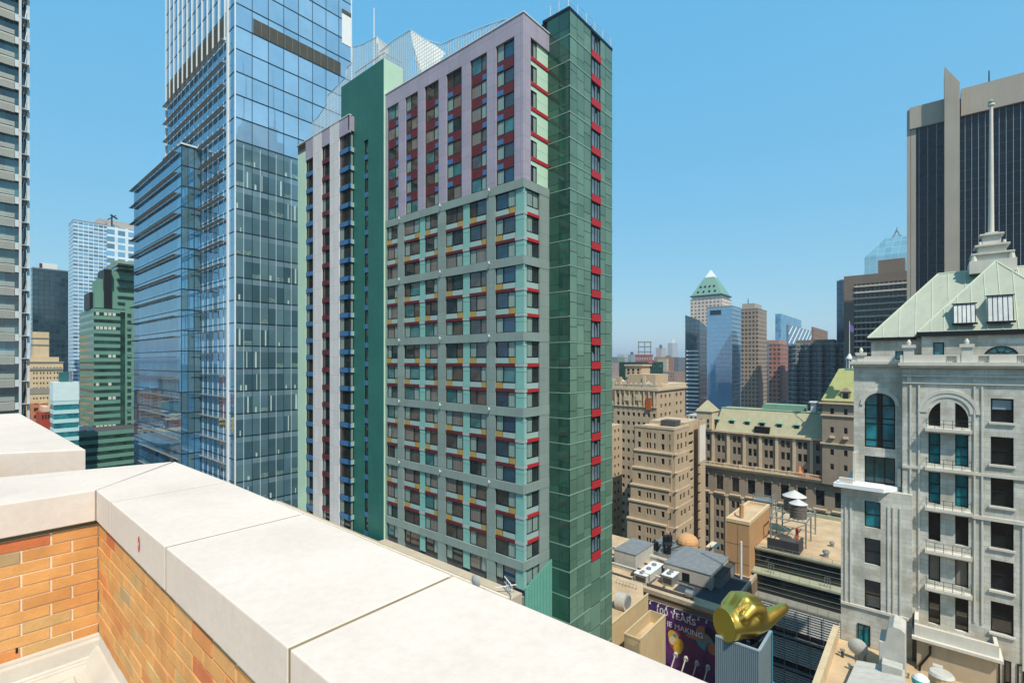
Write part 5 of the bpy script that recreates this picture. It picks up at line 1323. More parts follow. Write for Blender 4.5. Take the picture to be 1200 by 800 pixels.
# lantern base and spire
sx_, sy_ = 82.2, yX(1161.5, 82.2); zz0 = zrg - .6
m2 = MB()
def sq(r, z0, z1): m2.box(sx_ - r, sx_ + r, sy_ - r, sy_ + r, z0, z1)
Z = lambda q: zX(1161, q, 82.2)
sq(2.0, zz0, Z(307)); sq(1.55, Z(307) + .01, Z(300)); sq(1.85, Z(300) + .01, Z(298)); sq(1.2, Z(298) + .01, Z(290)); sq(1.5, Z(290) + .01, Z(288)); sq(.8, Z(288) + .01, Z(277)); sq(1.05, Z(277) + .01, Z(275)); sq(.55, Z(275) + .01, Z(273))
for dx in (-1.6, 1.6):
    for dy in (-1.6, 1.6): m2.tube((sx_ + dx, sy_ + dy, Z(307)), (sx_ + dx, sy_ + dy, Z(299)), .32, .2, n=8); m2.tube((sx_ + dx * .65, sy_ + dy * .65, Z(290)), (sx_ + dx * .65, sy_ + dy * .65, Z(284)), .22, .12, n=8)
m2.build('spire_base', m_mart, t)
m2 = MB(); m2.tube((sx_, sy_, Z(273)), (sx_, sy_, Z(124)), .28, .17, n=12); m2.tube((sx_, sy_, Z(124)), (sx_, sy_, Z(122)), .32, n=10); m2.build('spire_pole', m_mart, t)
m2 = MB(); m2.tube((sx_, sy_, Z(122)), (sx_, sy_, Z(119.5)), .2, .3, n=10); m2.tube((sx_, sy_, Z(119.5)), (sx_, sy_, Z(117)), .3, .08, n=10); m2.build('finial', m_copd, t)
# white sill slab over the lower wing
m2 = MB(); m2.prism([(XV - 1.0, yX(978, XV)), (XV - 1.0, yX(1036, XV)), (XW2 + .1, yX(1068, XW2) if yX(1068, XW2) > yM else yM + .02), (XW2 + .1, yX(984, XW2))], zsl, zsl + .45)
m2.build('ledge_slab', matte('white_painted_ledge', '#dfe2e4', .6, .06, 1, .15), t)
m2 = MB(); m2.box(XV - .6, XV - .2, yX(1000, XV), yX(984, XV), zsl + .46, zsl + 1.1); m2.box(XW2 - .5, XW2 - .02, yX(1056, XW2), yX(1052, XW2), zsl + .5, zsl + 2.6); m2.box(XW2 - .5, XW2 - .02, yX(1003, XW2), yX(1000, XW2), zsl + .5, zsl + 4); m2.build('ledge_finial', m_mart, t)
# projecting annex at the bottom
XE2 = 69.4; fe = Fc('x', XE2); y1, y0 = fe.a(1071.5), fe.a(1171); zt_ = zX(1110, 741, XE2)
m2 = MB(); m2.box(XE2 + .2, XL - .01, y0 + .2, y1 - .2, -ZC, zt_ - .9); m2.build('annex_wall', matte('sandy_stone', '#b7a68c', .9, .15, .3, .3), t)
m2 = MB(); m2.box(XE2 - .4, XL - .02, y0 - .3, y1 + .2, zt_ - 1.5, zt_ - 1.2); m2.box(XE2, XE2 + .35, y0, y1, zt_ - 1.19, zt_); m2.box(XE2 + .36, XL - .02, y1 - .35, y1, zt_ - 1.19, zt_ + .4); m2.box(XE2 + .36, XL - .02, y0, y0 + .3, zt_ - 1.19, zt_ - .1)
m2.build('annex_parapet', m_mart, t)
m2 = MB(); yy = fe.a(1090); m2.tube((XE2 - .1, yy, zX(1090, 765, XE2)), (XE2 - .1, fe.a(1078), zX(1078, 779, XE2)), .12, n=6); m2.tube((XE2 - .1, yy, zX(1090, 765, XE2)), (XE2 - .1, yy, zX(1090, 756, XE2)), .12, n=6); m2.tube((XE2 - .1, fe.a(1078), zX(1078, 779, XE2)), (XE2 - .1, fe.a(1076), zX(1078, 800, XE2)), .12, n=6); m2.build('drain_pipe', m_black, t)
queue(t, 'window', f_win, fv, fv.a(1020), fv.a(1005), zX(1012, 754, XV), zX(1012, 731, XV), [m_wframe, g_mt], o=.03, mull=(.5,), fr=.1)
for px in (1170, 1192): queue(t, 'window', f_win, f, f.a(px + 15), f.a(px), zz(830), zX(1175, 772, XL), [m_wframe, g_md], o=.02, mull=(.5,), fr=.12)
flush(t)

# ================================================================== dark fin-fronted tower at the right edge
random.seed(81)
XM = 260.0; mf = Fc('x', XM); yl = mf.a(1066); yr = -75
m_conc = matte('warm_concrete', '#a9a093', .9, .1, .08, .25, .05, 4, fine=.1)
t = T('dark_finned_tower', 'dark glass tower with white vertical mullions and a tall concrete fin at the right edge', 'office tower', 280, -30)
zM = lambda px, q: zX(px, q, XM)
zg = zM(1068, 152)
mb = MB(); mb.box(XM + .6, XM + 45, yr, yl - .2, -ZC, zM(1068, 127) - 1); mb.build('core', core_m, t)
mb = MB(); ys = lsp(yl, mf.a(1107), 8) + lsp(mf.a(1125), yr, 42); zsM = [zg - 3.9 * k for k in range(0, 50)]
for i in range(len(ys) - 1):
    for j in range(len(zsM) - 1): mf.quad(mb, ys[i], ys[i + 1], zsM[j + 1], zsM[j], -.3, random.choice((0, 0, 1)), .003)
m_mulg = matte('grey_mullion', '#a3adb2', .5, .05, 1, 0)
gM = [glass('navy_glazing_a', '#0c1a28', 1.35, .05, .3, .1), glass('navy_glazing_b', '#091520', 1.35, .05, .3, .1)]
mb.build('glazing', gM, t)
mb = MB()
for z in zsM: mf.box(mb, yr, yl, z - 1.5, z - 1.2, -.29, -.2)
mb.build('floor_spandrel', matte('navy_spandrel', '#1b2935', .5, .1, .2, 0), t, kind='stuff')
for y in lsp(yl - .3, mf.a(1108), 4)[:-1] + lsp(mf.a(1131), yr, 34)[:]:
    mb = MB(); mf.box(mb, y - .06, y + .06, -ZC, zg, -.3, -.1); mb.build('vertical_mullion', m_mulg, t)
mb = MB(); mf.box(mb, mf.a(1107), yl, zg, zM(1068, 127), -2, .8); mb.box(XM + .1, XM + 30, yl - 2, yl + .9, -ZC, zM(1068, 128)); mb.build('concrete_fascia', m_conc, t)
mb = MB(); zb0, zb1 = zM(1128, 137), zM(1128, 105.5); mf.box(mb, yr, mf.a(1126), zb0, zb1, -3, 1.2); mb.build('concrete_fascia', m_conc, t)
mb = MB(); mf.box(mb, yr, mf.a(1126), zg, zb0, -.4, -.05); mb.build('louver_gap', m_black, t)
mb = MB(); u0, u1 = mf.a(1124), mf.a(1106.5); mb.prism([(XM - 5, u0), (XM + 6, u0), (XM + 6, u1), (XM - 5, u1)], -ZC, [zM(1122, 103), zM(1122, 103), zM(1110, 84), zM(1110, 84)]); mb.build('concrete_fin', m_conc, t)
mb = MB(); xx = XM + 14; yy = yX(1159, xx); mb.tube((xx, yy, zM(1128, 110)), (xx, yy, zX(1159, 83, xx)), .35, .2, n=6); mb.build('antenna', m_black, t)
mb = MB(); xx = XM + 20
for i in range(10):
    a, b = math.pi * i / 10, math.pi * (i + 1) / 10; cy = yX(1205, xx); r = 13
    mb.face([(xx, cy + r * math.cos(a), zb1 + 4.5 * math.sin(a)), (xx, cy + r * math.cos(b), zb1 + 4.5 * math.sin(b)), (xx + 20, cy + r * math.cos(b), zb1 + 4.5 * math.sin(b)), (xx + 20, cy + r * math.cos(a), zb1 + 4.5 * math.sin(a))])
    mb.face([(xx, cy, zb1), (xx, cy + r * math.cos(b), zb1 + 4.5 * math.sin(b)), (xx, cy + r * math.cos(a), zb1 + 4.5 * math.sin(a))])
mb.build('roof_vault', m_conc, t)
# banded brown hotel behind
XN = 330.0; nf = Fc('x', XN); t = T('banded_brown_tower', 'brown concrete tower with pale horizontal balcony bands left of the dark finned tower', 'tower', 350, 20)
zN = lambda px, q: zX(px, q, XN); y1, y0 = nf.a(989), nf.a(1075)
mb = MB(); mb.box(XN + .6, XN + 30, y0, y1, -ZC, zN(989, 325)); nf.box(mb, nf.a(1001), y1, -ZC, zN(989, 325), -.6, .2); nf.box(mb, y0, y1, zN(1001, 333), zN(989, 324), -.6, .1)
mb.box(XN + 6, XN + 18, nf.a(1060), nf.a(1028), zN(989, 325) - .05, zN(1030, 303)); mb.build('concrete_wall', matte('brown_concrete', '#7d7268', .9, .1, .1, .15), t)
mb = MB(); nf.box(mb, y0, nf.a(1001.2), -ZC, zN(1001, 333.2), -.6, -.5); mb.build('dark_glazing', g_w, t)
for k in range(34):
    z = zN(1001, 335) - 3.35 * k
    if z < -60: break
    mb = MB(); nf.box(mb, y0, nf.a(1001.5), z - 1.0, z - .2, -.5, .9); mb.build('balcony_band', matte('pale_band_concrete', '#cfc9bd', .85, .1, .2, .2) if k == 0 else bpy.data.materials['pale_band_concrete'], t)
for px in lsp(1004, 1074, 13):
    mb = MB(); nf.box(mb, nf.a(px) - .3, nf.a(px) + .3, -ZC, zN(1001, 333.5), -.5, .05); mb.build('party_wall', bpy.data.materials['brown_concrete'], t)
t = T('navy_edge_tower', 'narrow navy glass tower behind the left edge of the banded brown tower', 'tower', 375, 55)
mb = MB(); x = 370; mb.box(x, x + 20, yX(990, x), yX(980.5, x), -ZC, zX(981, 329, x)); mb.build('wall', tower_skin('navy_skin', '#27496a', '#1a3550', 3, 3.5, .15, .1, 1.9), t)
mb = MB(); mb.box(x + 2, x + 12, yX(989, x), yX(983, x), zX(981, 329, x) + .01, zX(981, 327.5, x)); mb.build('roof', m_grey, t)
# pale blue glass tower with sloped crown
XP = 430.0; t = T('sloped_crown_tower', 'light blue glass tower with a sloping crown and small mast behind the banded brown tower', 'tower', 450, 40)
zP = lambda px, q: zX(px, q, XP); pk_ = tower_skin('sky_blue_skin', '#a9cbd6', '#7fb4c8', 4, 4, .05, .06, 2.4, vary=.2); a1, a0 = yX(1013, XP), yX(1075, XP); am = yX(1037, XP)
mb = MB(); mb.box(XP, XP + 40, a0, a1, -ZC, zP(1013, 302)); mb.build('wall', pk_, t)
mb = MB(); zA, zB_ = zP(1013, 302) + .02, zP(1037, 279)
mb.face([(XP, a1, zA), (XP, a0, zA), (XP + 2, a0, zB_), (XP + 2, am, zB_)]); mb.face([(XP, a1, zA), (XP + 2, am, zB_), (XP + 22, am, zB_ + 1), (XP + 40, a1, zA)]); mb.face([(XP + 2, am, zB_), (XP + 2, a0, zB_), (XP + 22, a0, zB_ + 1), (XP + 22, am, zB_ + 1)]); mb.face([(XP + 40, a1, zA), (XP + 22, am, zB_ + 1), (XP + 22, a0, zB_ + 1), (XP + 40, a0, zA)])
mb.build('sloped_crown', pk_, t)
mb = MB(); cy = yX(1050, XP); 
for s in (-3, 3): mb.tube((XP + 12, cy + s, zB_), (XP + 12, cy, zP(1050, 265)), .5, n=5)
mb.tube((XP + 12, cy - 3, zP(1050, 272)), (XP + 12, cy + 3, zP(1050, 272)), .4, n=5); mb.tube((XP + 12, cy, zP(1050, 265)), (XP + 12, cy, zP(1050, 262)), .3, n=5); mb.build('roof_mast', m_steel, t)

# ================================================================== skyline in the middle distance
random.seed(91)
def sky(name, label, cat, a, c, b, q, d, skin, **k): return simple_tower(name, label, cat, a, c, b, q, d, skin, **k)
# pyramid-topped tower
sk_p = tower_skin('cream_brick_skin', '#cfc1b3', '#6d5f58', 4.2, 4, .5, .3, 1.5)
t, x, x1, y, y1, z = sky('pyramid_topped_tower', 'cream tower crowned by a green pyramid roof with a white glass tip', 'tower', 809, 846, 857, 349, 540, sk_p)
mb = MB(); mb.box(x + 1.5, x1 - 1.5, y + 1.5, y1 - 1.5, z + .81, z + 5); mb.build('crown_wall', m_white, t)
zt_ = zd(321, 540); mx, my = (x + x1) / 2, (y + y1) / 2
mb = MB(); mb.pyramid(x + .5, x1 - .5, y + .5, y1 - .5, z + 5.01, zt_, mx - 5.5, mx + 5.5, my - 5.5, my + 5.5); mb.build('pyramid_roof', matte('verdigris_roof', '#6f978a', .7, .1, .1, .15), t)
mb = MB(); mb.pyramid(mx - 5.2, mx + 5.2, my - 5.2, my + 5.2, zt_ + .02, zd(311.5, 540), mx - .3, mx + .3, my - .3, my + .3); mb.build('glass_tip', m_white, t)
mb = MB(); mb.box(mx - 6, mx + 6, my - 6, my + 6, zt_ - 3.5, zt_ - 1.8); mb.box(x - .3, x1 + .3, y - .3, y1 + .3, z + 3.6, z + 5.0); mb.build('roof_band', bpy.data.materials['deep_green_metal'], t)
for i in range(4):
    for fz_ in (.12, .4):
        sx, sy = (x1 - x - 1) / 2 * (1 - fz_) + 5.5 * fz_, (y1 - y - 1) / 2 * (1 - fz_) + 5.5 * fz_
        h = z + 5 + (zt_ - z - 5) * fz_; yy = my + (i - 1.5) / 2 * sy * .8; mb = MB(); mb.box(mx - sx - .2, mx - sx + 2, yy - .9, yy + .9, h + .3, h + 2.4); mb.build('roof_dormer', m_black, t)
# dark blue wedge tower
sk_w = tower_skin('blue_stripe_skin', '#7fa9bf', '#1d4560', 60, 4, .0, .08, 2.2, mortz=.28); sk_w2 = tower_skin('deep_blue_skin', '#1f4156', '#173447', 4, 4, .06, .05, 2.2)
x, y = at(819.5, 430); y1 = yX(803, x); x1 = xY(829, y); t = T('blue_wedge_tower', 'dark blue glass tower with a slanted top left of the mirrored glass block', 'tower', x, y)
za, zb_, zc_ = zd(368, 430), zd(375, 430), zd(382, 430)
mb = MB(); mb.prism([(x, y), (x1, y), (x1, y1), (x, y1)], -ZC, [zb_, zc_, zb_, za]); mb.build('wall', sk_w2, t)
mb = MB(); z = -70
while z < 12: Fc('x', x).box(mb, y + .5, y1 - 1, z, z + 1.1, 0, .25); z += 3.6
mb.build('white_stripe', m_fin, t, kind='stuff')
t, x, x1, y, y1, z = sky('mirror_glass_block', 'blue mirrored glass block tower in front of the cream pyramid topped tower', 'tower', 828.5, 858, 869, 359, 400, tower_skin('mirror_blue_skin', '#4f86aa', '#4d86b0', 3, 3.6, .06, .04, 3.0, vary=.15))
mb = MB(); Fc('x', x).box(mb, yX(845, x), yX(832, x), z - 6, z - 2.2, 0, .2); mb.build('sign_band', m_mul, t)
mb = MB(); zz_ = z - 3
while zz_ > -70: Fc('y', y).box(mb, x + .4, x1 - .3, zz_, zz_ + 1.1, 0, .25); zz_ -= 3.6
mb.build('side_stripe', m_steel, t, kind='stuff')
t, x, x1, y, y1, z = sky('brown_slab_tower', 'tall brown concrete slab tower right of the mirrored glass block', 'tower', 868.5, 888, 898.5, 362, 370, tower_skin('brown_slab_skin', '#a08d7c', '#4b4440', 2.6, 3.2, .42, .3, 1.4))
mb = MB(); mb.box(x + 3, x1 - 3, y + 3, y + 12, z + .81, z + 5); mb.build('roof_house', m_conc, t)
mb = MB(); mb.tube((x + 4, y1 - 4, z), (x + 4, y1 - 4, z + 9), .5, .2, n=5); mb.build('antenna', m_black, t)
t, *_ = sky('teal_slab', 'dark teal slab tower squeezed beside the brown slab tower', 'tower', 897.5, 898, 912, 403, 420, tower_skin('teal_skin', '#2b4a54', '#1e3a44', 3, 3.6, .15, .1, 1.9))
t, x, x1, y, y1, z = sky('pink_brick_tower', 'pinkish brown brick tower with a stepped top left of the dark balcony tower', 'tower', 901, 914, 924, 404, 340, tower_skin('pink_brick_skin', '#a9776a', '#54403c', 2.6, 3.2, .45, .35, 1.4))
mb = MB(); mb.box(x + 1, x1 - 1, y + 1, y + 9, z + .81, z + 3.5); mb.build('stepped_top', matte('pink_brick', '#b08377', .9, .1, .2, .1), t)
t, x, x1, y, y1, z = sky('distant_blue_tower', 'flat topped turquoise blue tower far away in the skyline', 'tower', 908.5, 915, 939, 368, 900, tower_skin('far_blue_skin', '#3f86aa', '#3478a0', 6, 5, .1, .08, 2.2))
t, x, x1, y, y1, z = sky('diagrid_tower', 'blue glass tower with white diagonal struts behind the dark balcony tower', 'tower', 921.5, 924, 956, 381, 640, tower_skin('diagrid_skin', '#2f6a86', '#24597a', 5, 4.5, .06, .05, 2.3))
f = Fc('y', y); mb = MB(); n = 8; w_ = (x1 - x) / n
for i in range(-3, n + 3):
    for s in (1,):
        a0, a1 = x + i * w_, x + (i + s * 2) * w_; z0_, z1_ = z - 24, z
        for seg in range(2):
            p, q = a0 + (a1 - a0) * seg / 2, a0 + (a1 - a0) * (seg + 1) / 2
            if x - .1 <= min(p, q) and max(p, q) <= x1 + .1: mb.tube((p, y - .3, z0_ + 12 * seg), (q, y - .3, z0_ + 12 * (seg + 1)), .5, n=4)
mb.build('diagonal_strut', m_fin, t)
t, x, x1, y, y1, z = sky('plain_brown_block', 'plain brown tower top poking above the dark balcony tower', 'tower', 951, 953, 970, 384, 420, tower_skin('plain_brown_skin', '#8a7060', '#52453e', 4, 4, .6, .5, 1.3))
# zigzag dark balcony tower
random.seed(92)
xz, yz = at(955, 310); t = T('zigzag_balcony_tower', 'wide dark apartment tower with a zigzag balcony front behind the mansard roof', 'apartment tower', xz + 10, yz)
XZ = xz; y1, y0 = yX(922, XZ), yX(990, XZ); n = 9; poly = []
for i in range(n + 1):
    yy = y1 + (y0 - y1) * i / n; poly.append((XZ + (0 if i % 2 else 4), yy))
    if i < n: poly.append((XZ + (4 if i % 2 == 0 else 0), y1 + (y0 - y1) * (i + .55) / n))
zt_ = zX(955, 402, XZ)
mb = MB(); mb.prism(poly + [(XZ + 30, y0), (XZ + 30, y1)], -ZC, zt_ - 1); mb.build('dark_wall', tower_skin('zigzag_skin', '#6a7277', '#2c363c', 2.4, 3.1, .35, .12, 1.8), t)
mb = MB(); z = zt_
while z > -60: mb.prism([(p[0] - .5, p[1]) for p in poly] + [(XZ + 3.99, y0), (XZ + 3.99, y1)], z - .7, z); z -= 3.1
mb.build('balcony_slab', matte('grey_slab_edge', '#8d959a', .8, .1, .3, .1), t, kind='stuff')
mb = MB(); mb.box(XZ + 8, XZ + 20, yX(975, XZ), yX(930, XZ), zt_ - .9, zt_ + 2.5); mb.build('roof_house', bpy.data.materials['brown_concrete'], t)
t, *_ = sky('green_copper_box', 'low green copper roof block in front of the pink brick tower', 'building', 893, 896, 921, 476, 260, matte('mint_copper', '#82b89c', .7, .1, .2, .1), para=.3)
# the far skyline by the hotel edge
fars = [('far_pink_block', 'distant pinkish apartment block nearest the green tower edge', 717, 726, 731, 424, 900, '#b49a90', '#7d716d'), ('far_slim_tower', 'distant slim grey tower second from the green tower edge', 727.5, 731, 736, 419, 1300, '#9aa1a6', '#75828c'),
        ('far_dark_capped_tower', 'distant grey tower with a dark cap left of the scaffold', 736, 740, 745, 416, 1200, '#8f989e', '#64727e'), ('far_beige_tower', 'distant beige tower with a small dark roof box right of the scaffold', 768.5, 775, 780, 408, 1500, '#b5aca4', '#8b8f94'),
        ('far_tall_tower', 'tallest distant pale tower with a rounded top', 782.5, 788, 794, 402, 1900, '#adb0b2', '#8c979f'), ('far_dark_block', 'distant dark grey block beside the blue wedge tower', 789.5, 795, 803, 419, 1000, '#6b6f74', '#4c545c'),
        ('far_low_block', 'distant low brown block below the dark grey block', 776, 790, 803, 436, 700, '#9a7f70', '#6d625c')]
for nm, lb, a, c_, b, q, d, cw, cg in fars:
    t, x, x1, y, y1, z = sky(nm, lb, 'tower', a, c_, b, q, d, tower_skin(nm + '_skin', cw, cg, 4, 4, .4, .3, 1.4))
    if nm in ('far_beige_tower', 'far_tall_tower', 'far_dark_capped_tower'):
        mb = MB(); k = (x1 - x) * .25; mb.box(x + k, x1 - k, y + k, y1 - k, z + .81, z + (x1 - x) * .35); mb.build('roof_house', m_tar if nm != 'far_tall_tower' else m_white, t)
random.seed(93)
for i in range(110):
    px = random.uniform(712, 818); d = random.uniform(420, 3200); x, y = at(px, d); w_ = random.uniform(14, 40); h = random.uniform(18, 62) if d < 1200 else random.uniform(15, 95)
    if random.random() < .12: h += 25
    t = T('city_block', 'low city block in the haze below the far skyline', 'building', x, y, group='distant low city blocks')
    mb = MB(); mb.box(x, x + w_, y, y + w_ * random.uniform(.6, 1.5), -ZC, -ZC + h); mb.build('wall', random.choice(skins), t)
random.seed(94)
for i in range(60):                                  # streets of low blocks between the big ones
    px = random.uniform(800, 1000); d = random.uniform(230, 700); x, y = at(px, d); w_ = random.uniform(14, 26); h = random.uniform(18, 45)
    if 176 < x < 215 and 0 < y < 75: continue
    t = T('city_block', 'low block behind the mansard hotel, mostly hidden by it', 'building', x, y, group='blocks behind the mansard hotel')
    mb = MB(); mb.box(x, x + w_, y, y + w_, -ZC, -ZC + h); mb.build('wall', random.choice(skins), t)

# ================================================================== dark louvred office block with the tan lift shaft
random.seed(101)
t = T('louvred_office_block', 'dark glass office block with stepped terraces, white louvre lines and a tan lift shaft', 'office block', 125, 22)
m_sh = matte('tan_shaft_panel', '#b58f66', .8, .12, .15, .2); m_slab = matte('pale_green_slab', '#a2a78f', .8, .1, .5, .2); g_o = glass('dark_green_black_glass', '#1a2522', 1.6, .05, .5, .2)
OX = 110.0; ys1, ys0 = yX(851, OX), yX(878, OX); zsh = zX(878, 615.5, OX)
mb = MB(); mb.box(OX, 127, ys0, ys1, -ZC, zsh); mb.build('lift_shaft', m_sh, t)
mb = MB(); of = Fc('x', OX)
for q in range(640, 760, 22): of.box(mb, ys0, ys1, zX(878, q + 1, OX), zX(878, q + .4, OX), -.01, .012)
of.box(mb, (ys0 + ys1) / 2 - .03, (ys0 + ys1) / 2 + .03, -ZC, zsh, -.01, .014); mb.build('panel_joint', m_tar, t)
mb = MB()
for b in ((OX - .1, OX + .5, ys0 - .1, ys1 + .1), (126.6, 127.1, ys0 - .1, ys1 + .1), (OX + .51, 126.59, ys0 - .1, ys0 + .4), (OX + .51, 126.59, ys1 - .4, ys1 + .1)): mb.box(*b, zsh + .01, zsh + .7)
mb.build('shaft_parapet', matte('cream_trim', '#cfb893', .8, .1, .5, .2), t)
mb = MB(); mb.box(OX + .51, 126.59, ys0 + .41, ys1 - .41, zsh + .01, zsh + .1); mb.build('shaft_roof', m_roof, t)
mb = MB(); xx, yy = grd(864, 613, zsh); mb.tube((OX + 4, (ys0 + ys1) / 2 + .3, zsh), (OX + 4, (ys0 + ys1) / 2 + .3, zsh + 3), .45, n=8); mb.build('shaft_flue', m_sh, t)
mb = MB(); yy = yX(868.5, OX - 2); mb.tube((OX - 2, yy, zX(868, 760, OX - 2)), (OX - 2, yy, zX(868, 634, OX - 2)), .22, n=8); mb.build('white_flue_pipe', m_white, t)
yR0 = yX(983.5, 114)
lev = [(114.0, 641), (111.5, 667), (109.0, 695)]
zr_ = zX(882, 641, 114)
oy1 = ys0 - .1
mb = MB(); mb.box(114.4, 147, yR0 - .6, oy1, -ZC, zr_ - .3); mb.box(128, 147, oy1 + .01, ys1, -ZC, zr_ - .3); mb.build('glass_wall', g_o, t)
mb = MB(); mb.box(114.0, 147, yR0 - .8, oy1 - .01, zr_ - .29, zr_); mb.box(128, 147, oy1, ys1 + .5, zr_ - .29, zr_); mb.build('roof_slab', m_roof, t)
mb = MB(); Fc('x', 114).box(mb, yR0 - .8, oy1 - .01, zr_ + .001, zr_ + .35, -.4, .1); mb.box(114.5, 147, yR0 - 1.1, yR0 - .8, -ZC, zr_ + .5); mb.box(146.6, 147, yR0 - .7, ys1, zr_ + .01, zr_ + .9)
mb.build('roof_kerb', m_slab, t)
zt2 = zX(880, 668, 111.5); zt3 = zX(880, 697, 109.0)
mb = MB(); mb.box(111.9, 114.39, yR0 - .6, oy1, -ZC, zt2 - .3); mb.box(109.4, 111.89, yR0 - .6, oy1, -ZC, zt3 - .3); mb.build('glass_terrace_wall', g_o, t)
mb = MB(); mb.box(111.4, 114.38, yR0 - .8, oy1 + .5, zt2 - .29, zt2 + .1); mb.build('terrace_slab', m_slab, t)
mb = MB(); mb.box(108.9, 111.88, yR0 - .8, oy1 + .8, zt3 - .29, zt3 + .1); mb.build('terrace_slab', matte('grey_slab', '#8a8a80', .8, .15, .5, .2), t)
for k, (X, z, n) in enumerate(((114, zr_ - 1.5, 3), (111.5, zt2 - 1.3, 3))):
    for i in range(n): mb = MB(); Fc('x', X + .4).box(mb, yR0 - .6, oy1, z - i * 1.0, z - i * 1.0 + .07, 0, .08); mb.build('mullion_line', m_grey, t)
for X, z in ((114.0, zr_), (111.4, zt2), (108.9, zt3)):
    mb = MB()
    for y in lsp(yR0 - .6, oy1 - .2, 9): mb.tube((X + .1, y, z), (X + .1, y, z + 1.1), .035, n=5)
    for h in (1.1, .6): mb.tube((X + .1, yR0 - .6, z + h), (X + .1, oy1 - .2, z + h), .03, n=5)
    mb.build('terrace_railing', m_steel, t)
for q in (900, 966):
    mb = MB(); f = Fc('x', 112.6); a, b = yX(q + 7, 112.6), yX(q, 112.6); f.box(mb, a, a + .1, zt2 + .1, zt2 + 2, 0, .1); f.box(mb, b - .1, b, zt2 + .1, zt2 + 2, 0, .1); f.box(mb, a + .1, b - .1, zt2 + 1.9, zt2 + 2, 0, .1); f.box(mb, (a + b) / 2 - .05, (a + b) / 2 + .05, zt2 + .1, zt2 + 1.9, 0, .09); mb.build('door_frame', m_steel, t)
z = zt3 - .6; k = 0; lf = Fc('x', 109.3)
while z > -72 :
    if k % 13 not in (9, 10, 11, 12): mb = MB(); lf.box(mb, yR0 - .7, oy1 + .4, z - .1, z + .1, 0, .4); mb.build('louvre_blade', m_white, t)
    elif k % 13 == 10:
        mb = MB(); lf.box(mb, yR0 - .7, oy1 + .4, z - .6, z - .45, 0, .9); mb.build('louvre_walkway', m_grey, t)
    z -= .48; k += 1
mb = MB()
for y in lsp(yR0 - .4, oy1, 7): lf.box(mb, y - .05, y + .05, -ZC, zt3 - .35, .56, .66)
mb.build('louvre_post', m_steel, t)
# roof plant on it
def on(px, py, z): return grd(px, py, z)
t = T('roof_plant_screen', 'dark grey plant screen on the tan roof of the louvred office block', 'plant', *on(915, 648, zr_), zr_)
x, y = on(899, 637, zr_); x2, y2 = on(936, 652, zr_); mb = MB(); mb.box(x2, x2 + .4, y2, yX(899, x2), zr_ + .02, zr_ + 2.6); mb.box(x2 + .4, x2 + 5, y2, y2 + .4, zr_ + .02, zr_ + 2.6); mb.build('screen', matte('charcoal_screen', '#3b3d3e', .7, .1, .5, .1), t)
mb = MB(); mb.box(x2 + 1.2, x2 + 4, y2 + 1, y2 + 4, zr_ + .02, zr_ + 2.2); mb.build('chiller', m_tar, t)
tx_, ty_ = on(934, 643, zr_)
fz0, fz1 = zr_ + .03, zr_ + 5.4
t = T('water_tank_frame', 'open grey steel frame carrying two water tanks on the office block roof', 'steel frame', tx_ + 6, ty_ + 2, zr_)
mb = MB(); X0_, X1_ = tx_ + 1.5, tx_ + 13; Y0_, Y1_ = yX(946, tx_ + 3), yX(905, tx_ + 3)
for x in (X0_, (X0_ + X1_) / 2, X1_):
    for y in (Y0_, Y1_): mb.tube((x, y, fz0), (x, y, fz1), .16, n=6)
mb.build('post', m_steel, t)
mb = MB()
for y in lsp(Y0_, Y1_, 4): mb.tube((X0_, y, fz1), (X1_, y, fz1), .14, n=5)
for x in (X0_, (X0_ + X1_) / 2, X1_): mb.tube((x, Y0_, fz1 + .05), (x, Y1_, fz1 + .05), .16, n=5)
for x in (X0_, X1_): mb.tube((x, Y0_, fz0 + 1), (x, Y1_, fz1 - .3), .08, n=5); mb.tube((x, Y1_, fz0 + 1), (x, Y0_, fz1 - .3), .08, n=5)
mb.build('beam', m_steel, t)
def tank(px, q_top, q_bot, pxw, X, label):
    y = yX(px, X); d = X / ray(px)[0]; r = pxw * d / FPX / 2; zt_ = zX(px, q_top, X); zb_ = fz1 + .1; hc = r * .62
    t = T('water_tank', label, 'water tank', X, y, zb_, group='rooftop water tanks')
    mb = MB(); mb.tube((X, y, zb_), (X, y, zt_ - hc), r * 1.04, r, n=22); mb.build('wooden_tank', matte('weathered_tank_wood', '#6d665e', .9, .25, .6, .5), t)
    mb = MB()
    for k in range(5): zz = zb_ + (zt_ - hc - zb_) * (k + .4) / 5; mb.tube((X, y, zz), (X, y, zz + .06), r * 1.065, n=22)
    mb.build('hoop', m_steel, t)
    mb = MB(); mb.tube((X, y, zt_ - hc), (X, y, zt_), r * 1.15, .08, n=22); mb.build('conical_roof', matte('tank_roof_zinc', '#c4c4c0', .6, .08, 1, .1), t)
tank(931, 574, 590, 22, tx_ + 10, 'larger rear water tank with a pale conical roof on the office block roof')
tank(935.5, 584.5, 601, 17, tx_ + 4.5, 'smaller front water tank with a pale conical roof on the office block roof')
t = T('rooftop_cage', 'grey railed equipment cage on the roof between lift shaft and water tanks', 'cage', 138, ty_ + 14, zr_)
mb = MB(); cx_, cy_ = 139, yX(896, 139); zt_ = zX(896, 585, 139)
for dx in (-2, 2):
    for dy in (-2.2, 2.2): mb.tube((cx_ + dx, cy_ + dy, zr_), (cx_ + dx, cy_ + dy, zt_ + 1.6), .12, n=5)
for h in (0, .8, 1.6): mb.tube((cx_ - 2, cy_ - 2.2, zt_ + h), (cx_ - 2, cy_ + 2.2, zt_ + h), .09, n=5); mb.tube((cx_ - 2, cy_ - 2.2, zt_ + h), (cx_ + 2, cy_ - 2.2, zt_ + h), .09, n=5)
